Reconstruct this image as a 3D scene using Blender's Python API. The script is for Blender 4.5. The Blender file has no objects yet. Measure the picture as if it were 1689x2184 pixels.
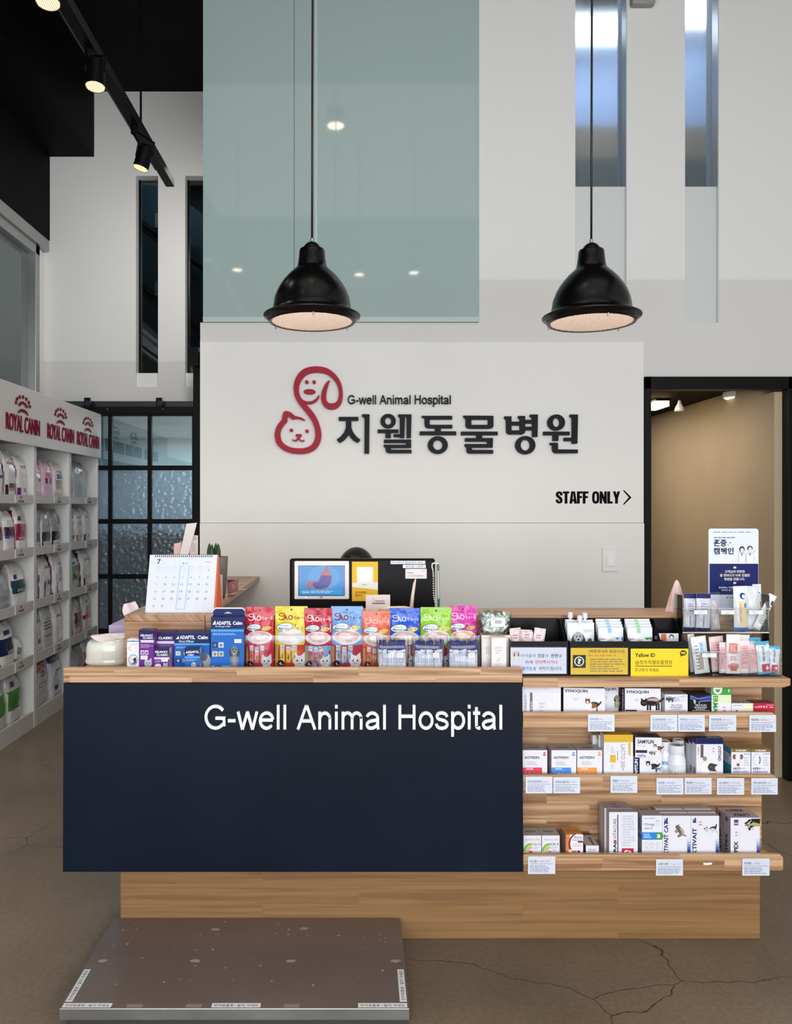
import bpy, bmesh, math, random
from mathutils import Vector, Matrix

# ---------------------------------------------------------------- camera, light, exposure
F, CX, CY, EYE = 1690.0, 765.0, 1080.0, 1.5
scene = bpy.context.scene
COL = scene.collection
PI = math.pi

cam_d = bpy.data.cameras.new('camera')
cam = bpy.data.objects.new('camera', cam_d)
COL.objects.link(cam)
cam.location = (0, 0, EYE)
cam.rotation_euler = (PI / 2, 0, 0)
cam_d.sensor_fit = 'VERTICAL'
cam_d.sensor_height = 24.0
cam_d.sensor_width = 24.0
cam_d.lens = 24.0 * F / 2184.0
cam_d.shift_x = (844.5 - CX) / 2184.0
cam_d.shift_y = -(1092.0 - CY) / 2184.0
cam_d.clip_start = 0.02
scene.camera = cam

scene.view_settings.view_transform = 'Standard'
scene.view_settings.look = 'None'
scene.view_settings.gamma = 1.0
scene.view_settings.use_curve_mapping = False
scene.view_settings.exposure = 0.11
try:
    scene.cycles.use_denoising = True
    scene.cycles.max_bounces = 10
    scene.cycles.transparent_max_bounces = 24
    scene.cycles.sample_clamp_indirect = 6.0
    scene.cycles.caustics_reflective = False
    scene.cycles.caustics_refractive = False
except Exception:
    pass

world = bpy.data.worlds.new('daylight')
scene.world = world
world.use_nodes = True
_bg = world.node_tree.nodes['Background']
_bg.inputs[0].default_value = (0.78, 0.88, 1.0, 1)
_bg.inputs[1].default_value = 1.0


def area_light(name, loc, rot, sx, sy, power, col):
    l = bpy.data.lights.new(name, 'AREA')
    l.shape = 'RECTANGLE'
    l.size, l.size_y, l.energy, l.color = sx, sy, power, col
    o = bpy.data.objects.new(name, l)
    COL.objects.link(o)
    o.location, o.rotation_euler = loc, rot
    return o


def point_light(name, loc, power, col, r=0.05):
    l = bpy.data.lights.new(name, 'POINT')
    l.energy, l.color, l.shadow_soft_size = power, col, r
    o = bpy.data.objects.new(name, l)
    COL.objects.link(o)
    o.location = loc
    return o


# daylight through the shop front behind the photographer
area_light('shopfront_daylight', (0.3, -2.35, 2.05), (-PI / 2, 0, PI), 5.4, 3.7, 265, (0.97, 0.985, 1.0))
# ceiling fittings over the waiting side of the room
area_light('waiting_room_ceiling_light', (0.4, 0.6, 5.0), (0, 0, 0), 4.2, 3.0, 26, (1.0, 0.97, 0.93))
# corridor beyond the staff door
area_light('corridor_light', (1.75, 5.4, 2.20), (0, 0, 0), 0.4, 1.6, 13.0, (1.0, 0.89, 0.76))
# room behind the narrow windows on the right
area_light('back_room_light', (1.9, 4.85, 5.02), (0, 0, 0), 1.9, 0.3, 16, (0.66, 0.82, 1.0))
# room behind the sliding door
area_light('treatment_room_light', (-1.9, 8.9, 2.34), (0, 0, 0), 1.6, 1.4, 75, (0.80, 0.90, 1.0))

# fill light added to brighten the left back wall, hidden behind the sign wall
area_light('passage_fill_light', (-1.02, 5.45, 3.9), (0.75, 0, 0.85), 0.3, 0.6, 17, (1.0, 0.98, 0.96))
# stairwell behind the narrow slots on the left
area_light('stairwell_light', (-1.7, 7.5, 4.95), (0, 0, 0), 0.8, 0.5, 32, (0.92, 0.96, 1.0))


# ---------------------------------------------------------------- materials
def lin(h):
    h = h.lstrip('#')
    out = []
    for i in (0, 2, 4):
        c = int(h[i:i + 2], 16) / 255.0
        out.append(c / 12.92 if c <= 0.04045 else ((c + 0.055) / 1.055) ** 2.4)
    return (out[0], out[1], out[2], 1.0)


_mats = {}


def mat(name, col='#808080', rough=0.5, metal=0.0, spec=0.5, coat=0.0, emit=None, estr=0.0, alpha=None):
    if name in _mats:
        return _mats[name]
    m = bpy.data.materials.new(name)
    m.use_nodes = True
    b = m.node_tree.nodes['Principled BSDF']
    b.inputs['Base Color'].default_value = lin(col)
    b.inputs['Roughness'].default_value = rough
    b.inputs['Metallic'].default_value = metal
    b.inputs['Specular IOR Level'].default_value = spec
    b.inputs['Coat Weight'].default_value = coat
    b.inputs['Coat Roughness'].default_value = 0.08
    if emit:
        b.inputs['Emission Color'].default_value = lin(emit)
        b.inputs['Emission Strength'].default_value = estr
    m.diffuse_color = lin(col)
    _mats[name] = m
    return m


def ink(h, rough=0.38):
    return mat('ink_%s_%d' % (h.lstrip('#'), int(rough * 100)), h, rough, spec=0.18)


def film(h):
    return mat('film_' + h.lstrip('#'), h, 0.24, spec=0.4, coat=0.2)


def nodes_of(m):
    nt = m.node_tree
    return nt, nt.nodes, nt.links, nt.nodes['Principled BSDF']


def noisy(name, ca, cb, scale=4.0, rough=(0.5, 0.6), bump=0.0, bscale=200.0, detail=5.0, metal=0.0, spec=0.35):
    """plain surface with a slow two-tone variation and a fine grain"""
    if name in _mats:
        return _mats[name]
    m = mat(name, ca, rough[0], metal, spec)
    nt, N, L, b = nodes_of(m)
    g = N.new('ShaderNodeNewGeometry')
    n = N.new('ShaderNodeTexNoise')
    n.inputs['Scale'].default_value = scale
    n.inputs['Detail'].default_value = detail
    L.new(g.outputs['Position'], n.inputs['Vector'])
    r = N.new('ShaderNodeValToRGB')
    r.color_ramp.elements[0].color, r.color_ramp.elements[1].color = lin(ca), lin(cb)
    r.color_ramp.elements[0].position, r.color_ramp.elements[1].position = 0.3, 0.7
    L.new(n.outputs['Fac'], r.inputs['Fac'])
    L.new(r.outputs['Color'], b.inputs['Base Color'])
    mr = N.new('ShaderNodeMapRange')
    mr.inputs['To Min'].default_value, mr.inputs['To Max'].default_value = rough
    L.new(n.outputs['Fac'], mr.inputs['Value'])
    L.new(mr.outputs['Result'], b.inputs['Roughness'])
    if bump:
        n2 = N.new('ShaderNodeTexNoise')
        n2.inputs['Scale'].default_value = bscale
        L.new(g.outputs['Position'], n2.inputs['Vector'])
        bp = N.new('ShaderNodeBump')
        bp.inputs['Strength'].default_value = bump
        bp.inputs['Distance'].default_value = 0.002
        L.new(n2.outputs['Fac'], bp.inputs['Height'])
        L.new(bp.outputs['Normal'], b.inputs['Normal'])
    return m


def wood(name, light, mid, dark, along='x', plank=(0.42, 0.045), contrast=1.0, rough=0.42):
    """finger-jointed laminated timber, grain running along one world axis"""
    m = mat(name, mid, rough)
    nt, N, L, b = nodes_of(m)
    g = N.new('ShaderNodeNewGeometry')
    s = N.new('ShaderNodeSeparateXYZ')
    L.new(g.outputs['Position'], s.inputs[0])
    add = N.new('ShaderNodeMath')
    add.operation = 'ADD'
    c = N.new('ShaderNodeCombineXYZ')
    if along == 'x':
        L.new(s.outputs[0], c.inputs[0]); L.new(s.outputs[1], add.inputs[0])
    else:
        L.new(s.outputs[1], c.inputs[0]); L.new(s.outputs[0], add.inputs[0])
    L.new(s.outputs[2], add.inputs[1])
    L.new(add.outputs[0], c.inputs[1])
    br = N.new('ShaderNodeTexBrick')
    br.offset = 0.37
    br.inputs['Scale'].default_value = 1.0
    br.inputs['Brick Width'].default_value = plank[0]
    br.inputs['Row Height'].default_value = plank[1]
    br.inputs['Mortar Size'].default_value = 0.0006
    br.inputs['Color1'].default_value = (0, 0, 0, 1)
    br.inputs['Color2'].default_value = (1, 1, 1, 1)
    br.inputs['Mortar'].default_value = (0.35, 0.35, 0.35, 1)
    L.new(c.outputs[0], br.inputs['Vector'])
    # grain: stretched noise bands, shifted per plank
    sc = N.new('ShaderNodeVectorMath')
    sc.operation = 'MULTIPLY'
    sc.inputs[1].default_value = (1.6, 62.0, 1.0)
    L.new(c.outputs[0], sc.inputs[0])
    sh = N.new('ShaderNodeVectorMath')
    sh.operation = 'MULTIPLY_ADD'
    sh.inputs[1].default_value = (17.0, 9.0, 31.0)
    L.new(br.outputs['Color'], sh.inputs[0])
    L.new(sc.outputs[0], sh.inputs[2])
    n = N.new('ShaderNodeTexNoise')
    n.inputs['Scale'].default_value = 1.0
    n.inputs['Detail'].default_value = 3.0
    n.inputs['Distortion'].default_value = 0.6
    L.new(sh.outputs[0], n.inputs['Vector'])
    r = N.new('ShaderNodeValToRGB')
    e = r.color_ramp.elements
    e[0].position, e[0].color = 0.36, lin(light)
    e[1].position, e[1].color = 0.66, lin(dark)
    k = e.new(0.5); k.color = lin(mid)
    L.new(n.outputs['Fac'], r.inputs['Fac'])
    hs = N.new('ShaderNodeHueSaturation')
    mr = N.new('ShaderNodeMapRange')
    mr.inputs['To Min'].default_value, mr.inputs['To Max'].default_value = 1.0 - 0.06 * contrast, 1.0 + 0.06 * contrast
    L.new(br.outputs['Color'], mr.inputs['Value'])
    L.new(mr.outputs['Result'], hs.inputs['Value'])
    L.new(r.outputs['Color'], hs.inputs['Color'])
    L.new(hs.outputs['Color'], b.inputs['Base Color'])
    return m


def clear(name, tint='#ffffff', gloss=0.10, rough=0.03, cover=0.0, covercol='#ffffff'):
    """thin clear plastic or glass: see-through with a fresnel sheen (cover = share of frosting)"""
    if name in _mats:
        return _mats[name]
    m = bpy.data.materials.new(name)
    m.use_nodes = True
    nt = m.node_tree
    N, L = nt.nodes, nt.links
    N.remove(N['Principled BSDF'])
    out = N['Material Output']
    t = N.new('ShaderNodeBsdfTransparent'); t.inputs[0].default_value = lin(tint)
    gl = N.new('ShaderNodeBsdfGlossy'); gl.inputs['Roughness'].default_value = rough
    lw = N.new('ShaderNodeFresnel'); lw.inputs['IOR'].default_value = 1.45
    mx = N.new('ShaderNodeMath'); mx.operation = 'ADD'; mx.inputs[1].default_value = gloss - 0.04; mx.use_clamp = True
    L.new(lw.outputs[0], mx.inputs[0])
    a = N.new('ShaderNodeMixShader')
    L.new(mx.outputs[0], a.inputs[0]); L.new(t.outputs[0], a.inputs[1]); L.new(gl.outputs[0], a.inputs[2])
    last = a
    if cover:
        d = N.new('ShaderNodeBsdfDiffuse'); d.inputs[0].default_value = lin(covercol)
        b2 = N.new('ShaderNodeMixShader'); b2.inputs[0].default_value = cover
        L.new(a.outputs[0], b2.inputs[1]); L.new(d.outputs[0], b2.inputs[2])
        last = b2
    L.new(last.outputs[0], out.inputs[0])
    _mats[name] = m
    return m


WHITE_WALL = noisy('white_wall_paint', '#dcdad6', '#e0deda', 1.5, (0.6, 0.7), 0.06, 120)
WALL_LOW = noisy('greyer_wall_paint', '#d0ceca', '#d4d2ce', 1.5, (0.6, 0.7), 0.06, 120)
WHITE_PAINT = mat('white_panel_paint', '#dddbd8', 0.45)
BLACK_PAINT = noisy('black_ceiling_paint', '#050506', '#080809', 2, (0.6, 0.75), spec=0.08)
BLACK_METAL = mat('black_metal', '#08080a', 0.42, 0.0, 0.12)
BLACK_SATIN = mat('black_satin_enamel', '#080707', 0.26, 0.0, 0.32)
PINE = wood('laminated_pine', '#c7a581', '#b38b65', '#8d6342', 'x', (0.40, 0.046))
PINE_BASE = wood('laminated_base_timber', '#967149', '#8d6941', '#7d5b39', 'x', (0.9, 0.07), 0.45)
PINE_TOP = wood('laminated_counter_timber', '#b48a64', '#a27852', '#7d5636', 'x', (0.8, 0.06), 0.5, 0.35)
PINE_SIDE = wood('laminated_return_timber', '#b48a64', '#a27852', '#80593a', 'y', (0.8, 0.06), 0.5, 0.35)
ACRYLIC = clear('clear_acrylic', '#fdfefe', 0.045)
CELLO = clear('clear_cellophane', '#ffffff', 0.07, 0.10, 0.03, '#ffffff')
GLASS = clear('window_glass', '#c4d2d0', 0.10, 0.02)
CARD_WHITE = ink('#e9e9ee', 0.5)


# ---------------------------------------------------------------- text outlines (built-in font)
_tcache = {}


def glyphs(s, bold=0.0, res=3, ext=0.0):
    key = (s, bold, res, ext)
    if key not in _tcache:
        cu = bpy.data.curves.new('t', 'FONT')
        cu.body = s
        cu.resolution_u = res
        cu.offset = bold
        cu.extrude = ext
        cu.fill_mode = 'BOTH'
        o = bpy.data.objects.new('t', cu)
        me = bpy.data.meshes.new_from_object(o)
        vs = [tuple(v.co) for v in me.vertices]
        fs = [tuple(p.vertices) for p in me.polygons]
        bpy.data.objects.remove(o); bpy.data.meshes.remove(me); bpy.data.curves.remove(cu)
        xs = [v[0] for v in vs] or [0, 1]
        ys = [v[1] for v in vs] or [0, 1]
        _tcache[key] = (vs, fs, (min(xs), max(xs), min(ys), max(ys)))
    return _tcache[key]


# ---------------------------------------------------------------- mesh builder
class MB:
    def __init__(self):
        self.v, self.f, self.mi, self.sm, self.mats = [], [], [], [], []
        self.T = None

    def _m(self, m):
        for i, k in enumerate(self.mats):
            if k is m:
                return i
        self.mats.append(m)
        return len(self.mats) - 1

    def add(self, vs, fs, m, smooth=False):
        n = len(self.v)
        if self.T is not None:
            vs = [tuple(self.T @ Vector(p)) for p in vs]
        self.v.extend(tuple(p) for p in vs)
        k = self._m(m) if not isinstance(m, list) else None
        for i, q in enumerate(fs):
            self.f.append(tuple(n + j for j in q))
            self.mi.append(k if k is not None else self._m(m[i]))
            self.sm.append(smooth)

    def box(self, x0, x1, y0, y1, z0, z1, m, front=None, back=None, left=None, right=None, top=None, bottom=None):
        vs = [(x0, y0, z0), (x1, y0, z0), (x1, y1, z0), (x0, y1, z0), (x0, y0, z1), (x1, y0, z1), (x1, y1, z1), (x0, y1, z1)]
        fs = [(0, 1, 5, 4), (2, 3, 7, 6), (3, 0, 4, 7), (1, 2, 6, 5), (4, 5, 6, 7), (3, 2, 1, 0)]
        self.add(vs, fs, [front or m, back or m, left or m, right or m, top or m, bottom or m])

    def sheet(self, x0, x1, y, z0, z1, m):
        self.add([(x0, y, z0), (x1, y, z0), (x1, y, z1), (x0, y, z1)], [(0, 1, 2, 3)], m)

    def prism(self, pts, y0, y1, m, smooth=False):
        """polygon in the x-z plane extruded along y"""
        n = len(pts)
        a = sum(pts[i][0] * pts[(i + 1) % n][1] - pts[(i + 1) % n][0] * pts[i][1] for i in range(n))
        if a < 0:
            pts = pts[::-1]
        vs = [(x, y0, z) for x, z in pts] + [(x, y1, z) for x, z in pts]
        fs = [tuple(range(n)), tuple(range(2 * n - 1, n - 1, -1))]
        fs += [(i, n + i, n + (i + 1) % n, (i + 1) % n) for i in range(n)]
        self.add(vs, fs, m, smooth)

    def ring(self, cx, cz, ro, ri, y0, y1, m, n=56):
        vs, fs = [], []
        for i in range(n):
            a = 2 * PI * i / n
            c, s = math.cos(a), math.sin(a)
            vs += [(cx + ro[0] * c, y0, cz + ro[1] * s), (cx + ri[0] * c, y0, cz + ri[1] * s),
                   (cx + ro[0] * c, y1, cz + ro[1] * s), (cx + ri[0] * c, y1, cz + ri[1] * s)]
        for i in range(n):
            a, b = 4 * i, 4 * ((i + 1) % n)
            fs += [(a, a + 1, b + 1, b), (a + 2, b + 2, b + 3, a + 3), (a, b, b + 2, a + 2), (a + 1, a + 3, b + 3, b + 1)]
        self.add(vs, fs, m)

    def lathe(self, prof, c, m, n=40, smooth=True, axis='z'):
        vs, fs = [], []
        k = len(prof)
        for i in range(n):
            a = 2 * PI * i / n
            for r, z in prof:
                p = (r * math.cos(a), r * math.sin(a), z)
                if axis == 'y':
                    p = (p[0], p[2], p[1])
                vs.append((c[0] + p[0], c[1] + p[1], c[2] + p[2]))
        for i in range(n):
            for j in range(k - 1):
                a, b = i * k + j, ((i + 1) % n) * k + j
                fs.append((a, b, b + 1, a + 1))
        self.add(vs, fs, m, smooth)

    def cyl(self, c0, c1, r, m, n=20, r1=None, caps=True):
        c0, c1 = Vector(c0), Vector(c1)
        d = (c1 - c0).normalized()
        u = d.orthogonal().normalized()
        w = d.cross(u)
        r1 = r if r1 is None else r1
        vs = []
        for c, rr in ((c0, r), (c1, r1)):
            for i in range(n):
                a = 2 * PI * i / n
                vs.append(tuple(c + (u * math.cos(a) + w * math.sin(a)) * rr))
        self.add(vs, [(i, (i + 1) % n, n + (i + 1) % n, n + i) for i in range(n)], m, True)
        if caps:
            self.add(vs, [tuple(range(n - 1, -1, -1)), tuple(range(n, 2 * n))], m)

    def tube(self, pts, r, m, n=8):
        pts = [Vector(p) for p in pts]
        vs, fs = [], []
        for i, p in enumerate(pts):
            d = (pts[min(i + 1, len(pts) - 1)] - pts[max(i - 1, 0)]).normalized()
            u = d.cross(Vector((0.13, 0.31, 0.94)) if abs(d.z) < 0.9 else Vector((1, 0.2, 0))).normalized()
            w = d.cross(u)
            rr = r[i] if isinstance(r, (list, tuple)) else r
            for k in range(n):
                a = 2 * PI * k / n
                vs.append(tuple(p + (u * math.cos(a) + w * math.sin(a)) * rr))
        for i in range(len(pts) - 1):
            for k in range(n):
                fs.append((i * n + k, i * n + (k + 1) % n, (i + 1) * n + (k + 1) % n, (i + 1) * n + k))
        fs += [tuple(range(n - 1, -1, -1)), tuple(range((len(pts) - 1) * n, len(pts) * n))]
        self.add(vs, fs, m, True)

    def ball(self, c, r, m, nu=20, nv=12):
        rx, ry, rz = r if isinstance(r, (tuple, list)) else (r, r, r)
        vs, fs = [], []
        for j in range(nv + 1):
            t = PI * j / nv
            for i in range(nu):
                a = 2 * PI * i / nu
                vs.append((c[0] + rx * math.sin(t) * math.cos(a), c[1] + ry * math.sin(t) * math.sin(a), c[2] + rz * math.cos(t)))
        for j in range(nv):
            for i in range(nu):
                fs.append((j * nu + i, (j + 1) * nu + i, (j + 1) * nu + (i + 1) % nu, j * nu + (i + 1) % nu))
        self.add(vs, fs, m, True)

    def surf(self, fn, nu, nv, m, smooth=True, closed=False, colour=None):
        vs, fs, ms = [], [], []
        cu = nu if closed else nu + 1
        for j in range(nv + 1):
            for i in range(cu):
                vs.append(fn(i / nu, j / nv))
        for j in range(nv):
            for i in range(nu):
                i2 = (i + 1) % cu
                fs.append((j * cu + i, j * cu + i2, (j + 1) * cu + i2, (j + 1) * cu + i))
                if colour:
                    ms.append(colour((i + 0.5) / nu, (j + 0.5) / nv))
        self.add(vs, fs, ms if colour else m, smooth)

    def ribbon(self, path, to, y0, y1, m, sub=6):
        """variable-width stroke in the x-z plane, raised from y1 to y0; path holds (x, y, width)"""
        pts = []
        n = len(path)
        for i in range(n - 1):
            p0, p1, p2, p3 = path[max(i - 1, 0)], path[i], path[i + 1], path[min(i + 2, n - 1)]
            for k in range(sub):
                t = k / sub
                pts.append(tuple(0.5 * (2 * p1[q] + (p2[q] - p0[q]) * t + (2 * p0[q] - 5 * p1[q] + 4 * p2[q] - p3[q]) * t * t
                                        + (3 * p1[q] - p0[q] - 3 * p2[q] + p3[q]) * t ** 3) for q in range(3)))
        pts.append(path[-1])
        vs = []
        for i, p in enumerate(pts):
            a, b = pts[max(i - 1, 0)], pts[min(i + 1, len(pts) - 1)]
            dx, dy = b[0] - a[0], b[1] - a[1]
            l = math.hypot(dx, dy) or 1
            nx, ny = -dy / l * p[2] / 2, dx / l * p[2] / 2
            for y in (y0, y1):
                for s in (1, -1):
                    x, z = to(p[0] + s * nx, p[1] + s * ny)
                    vs.append((x, y, z))
        fs = []
        for i in range(len(pts) - 1):
            a, b = 4 * i, 4 * i + 4
            fs += [(a, a + 1, b + 1, b), (a + 2, b + 2, b + 3, a + 3), (a, b, b + 2, a + 2), (a + 1, a + 3, b + 3, b + 1)]
        fs += [(0, 2, 3, 1), tuple(4 * (len(pts) - 1) + q for q in (0, 1, 3, 2))]
        self.add(vs, fs, m)

    def letters(self, s, x0, x1, z0, z1, y0, y1, m, bold=0.0, res=5):
        """raised lettering standing from y1 (wall) to y0 (front), fitted into a box"""
        vs, fs, (a, b, c, d) = glyphs(s, bold, res, 0.1)
        sx, sz = (x1 - x0) / (b - a), (z1 - z0) / (d - c)
        self.add([(x0 + (v[0] - a) * sx, y0 + (0.1 - v[2]) / 0.2 * (y1 - y0), z0 + (v[1] - c) * sz) for v in vs], fs, m)

    def grotesque(self, s, x0, x1, zb, zc, y0, y1, m, wt=88):
        """plain sans-serif raised lettering drawn as strokes: baseline zb, cap height zc"""
        def arc(cx, cy, rx, ry, a0, a1, n=16):
            return [(cx + rx * math.cos(math.radians(a0 + (a1 - a0) * k / n)), cy + ry * math.sin(math.radians(a0 + (a1 - a0) * k / n))) for k in range(n + 1)]
        h = wt / 2
        G = {
            'G': (778, [arc(402, 358, 318, 318, 38, 318) + [(688, 118)], [(688, 95), (688, 330)], [(400, 330), (688 + h, 330)]]),
            '-': (333, [[(40, 255), (295, 255)]]),
            'w': (722, [[(45, 519), (193, 0)], [(193, 0), (361, 519)], [(361, 519), (530, 0)], [(530, 0), (677, 519)]]),
            'e': (556, [arc(278, 259, 212, 222, 8, 322), [(75, 275), (490, 275)]]),
            'l': (222, [[(111, 0), (111, 716)]]),
            'i': (222, [[(111, 0), (111, 519)], [(111, 616), (111, 716)]]),
            'A': (667, [[(48, 0), (325, 700)], [(342, 700), (620, 0)], [(140, 250), (528, 250)]]),
            'n': (556, [[(110, 0), (110, 519)], arc(284, 300, 166, 178, 175, 0) + [(450, 0)]]),
            'm': (833, [[(110, 0), (110, 519)], arc(264, 320, 152, 160, 175, 0) + [(416, 0)], arc(568, 320, 152, 160, 175, 0) + [(720, 0)]]),
            'a': (556, [arc(258, 330, 180, 148, 165, 20) + [(440, 330), (440, 120), (462, 0)], [(440, 285), (330, 262), (190, 240), (100, 190), (85, 120), (130, 55), (220, 38), (320, 60), (400, 115), (440, 190)]]),
            'H': (722, [[(125, 0), (125, 716)], [(600, 0), (600, 716)], [(125, 385), (600, 385)]]),
            'o': (556, [arc(278, 259, 204, 222, 0, 360, 28)]),
            's': (500, [[(425, 370), (385, 440), (300, 478), (205, 480), (115, 445), (90, 375), (130, 315), (240, 280), (350, 250), (420, 195), (425, 125), (370, 60), (260, 36), (150, 50), (85, 110), (68, 165)]]),
            'p': (556, [[(110, -210), (110, 519)], arc(294, 259, 188, 222, 0, 360, 28)]),
            't': (278, [[(130, 650), (130, 130), (145, 70), (195, 42), (258, 46)], [(18, 478), (255, 478)]]),
            ' ': (278, []),
        }
        tot = sum(G[c][0] for c in s) - 90
        sx, sz = (x1 - x0) / tot, (zc - zb) / 716.0
        pen = -45
        k = 0
        for c in s:
            for st in G[c][1]:
                off = 0.00012 * (k % 5)
                k += 1
                self.ribbon([(p[0] + pen, p[1], wt) for p in st], lambda x, y: (x0 + x * sx, zb + y * sz), y0 - off, y1, m, 3 if len(st) > 2 else 1)
            pen += G[c][0]

    def heavy(self, s, x0, x1, zb, zc, y0, y1, m):
        """heavy condensed capitals"""
        def se(cx, cy, rx, ry, n=32):
            out = []
            for k in range(n + 1):
                t = 2 * PI * k / n
                out.append((cx + rx * math.copysign(abs(math.cos(t)) ** 0.6, math.cos(t)), cy + ry * math.copysign(abs(math.sin(t)) ** 0.8, math.sin(t)), 150))
            return out
        R = lambda a, b, c, d: [(a, b), (c, b), (c, d), (a, d)]
        G = {
            'S': (455, [], [[(352, 530, 165), (350, 630, 160), (300, 705, 140), (215, 720, 135), (130, 680, 150), (100, 600, 165), (130, 500, 170), (235, 400, 175), (330, 300, 170), (355, 195, 165), (320, 105, 150), (235, 72, 135), (150, 95, 150), (105, 160, 165), (102, 260, 165)]]),
            'T': (400, [R(0, 650, 390, 790), R(112, 0, 278, 660)], []),
            'A': (470, [[(5, 0), (115, 790), (240, 790), (172, 0)], [(298, 0), (230, 790), (350, 790), (465, 0)], R(150, 140, 320, 275)], []),
            'F': (360, [R(0, 0, 168, 790), R(0, 650, 345, 790), R(0, 355, 310, 490)], []),
            'O': (470, [], [se(225, 395, 145, 322)]),
            'N': (470, [R(0, 0, 150, 790), R(285, 0, 435, 790), [(0, 790), (150, 790), (435, 0), (285, 0)]], []),
            'L': (345, [R(0, 0, 168, 790), R(0, 0, 330, 140)], []),
            'Y': (440, [[(0, 790), (170, 790), (220, 560), (272, 790), (440, 790), (305, 330), (305, 0), (135, 0), (135, 330)]], []),
        }
        tot = sum(G[c][0] for c in s) - 20
        sx, sz = (x1 - x0) / tot, (zc - zb) / 790.0
        pen, k = 0, 0
        for c in s:
            to = lambda x, y: (x0 + (x + pen) * sx, zb + y * sz)
            for p in G[c][1]:
                k += 1
                self.prism([to(*q) for q in p], y0 - 0.0001 * (k % 4), y1, m)
            for p in G[c][2]:
                self.ribbon(p, to, y0, y1, m, 3)
            pen += G[c][0]

    def build(self, name, parent=None, loc=None, bevel=0.0, origin=None):
        """link as one mesh object; vertices are world positions, loc becomes the object's origin"""
        o0 = Vector(loc) if loc is not None else Vector((0, 0, 0))
        me = bpy.data.meshes.new(name)
        base = Vector((0, 0, 0))
        if parent is not None and loc is None:
            base = WORLD.get(parent.name, Vector((0, 0, 0)))
            o0 = base
        me.from_pydata([tuple(Vector(p) - o0) for p in self.v], [], self.f)
        for k in self.mats:
            me.materials.append(k)
        me.polygons.foreach_set('material_index', self.mi)
        me.polygons.foreach_set('use_smooth', self.sm)
        me.update()
        o = bpy.data.objects.new(name, me)
        COL.objects.link(o)
        if parent is not None:
            o.parent = parent
            WORLD[o.name] = WORLD.get(parent.name, Vector((0, 0, 0)))
        else:
            if loc is None and name.split('_')[0] not in ('wall', 'floor', 'ceiling', 'trim', 'door'):
                xs_, ys_, zs_ = ([p[i] for p in self.v] for i in range(3))
                o0 = Vector(((min(xs_) + max(xs_)) / 2, (min(ys_) + max(ys_)) / 2, min(zs_)))
                for v in me.vertices:
                    v.co -= o0
            o.location = o0
            WORLD[o.name] = o0
        if bevel:
            md = o.modifiers.new('bevel', 'BEVEL')
            md.width, md.segments, md.limit_method = bevel, 2, 'ANGLE'
        return o


WORLD = {}


def tag(o, label, cat, group=None, kind=None):
    o['label'] = label
    if cat:
        o['category'] = cat
    if group:
        o['group'] = group
    if kind:
        o['kind'] = kind
    return o


def empty(name, loc, label, cat, group=None):
    o = bpy.data.objects.new(name, None)
    o.empty_display_size = 0.05
    COL.objects.link(o)
    o.location = loc
    WORLD[o.name] = Vector(loc)
    return tag(o, label, cat, group)


def structure(mb, name, label=None, cat=None, parent=None, bevel=0.0):
    o = mb.build(name, parent, bevel=bevel)
    if parent is None:
        o['kind'] = 'structure'
        o['label'] = label or name.replace('_', ' ')
        o['category'] = cat or name.split('_')[0]
    return o


def wx(px, d):
    return (px - CX) * d / F


def wz(py, d):
    return EYE - (py - CY) * d / F


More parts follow.
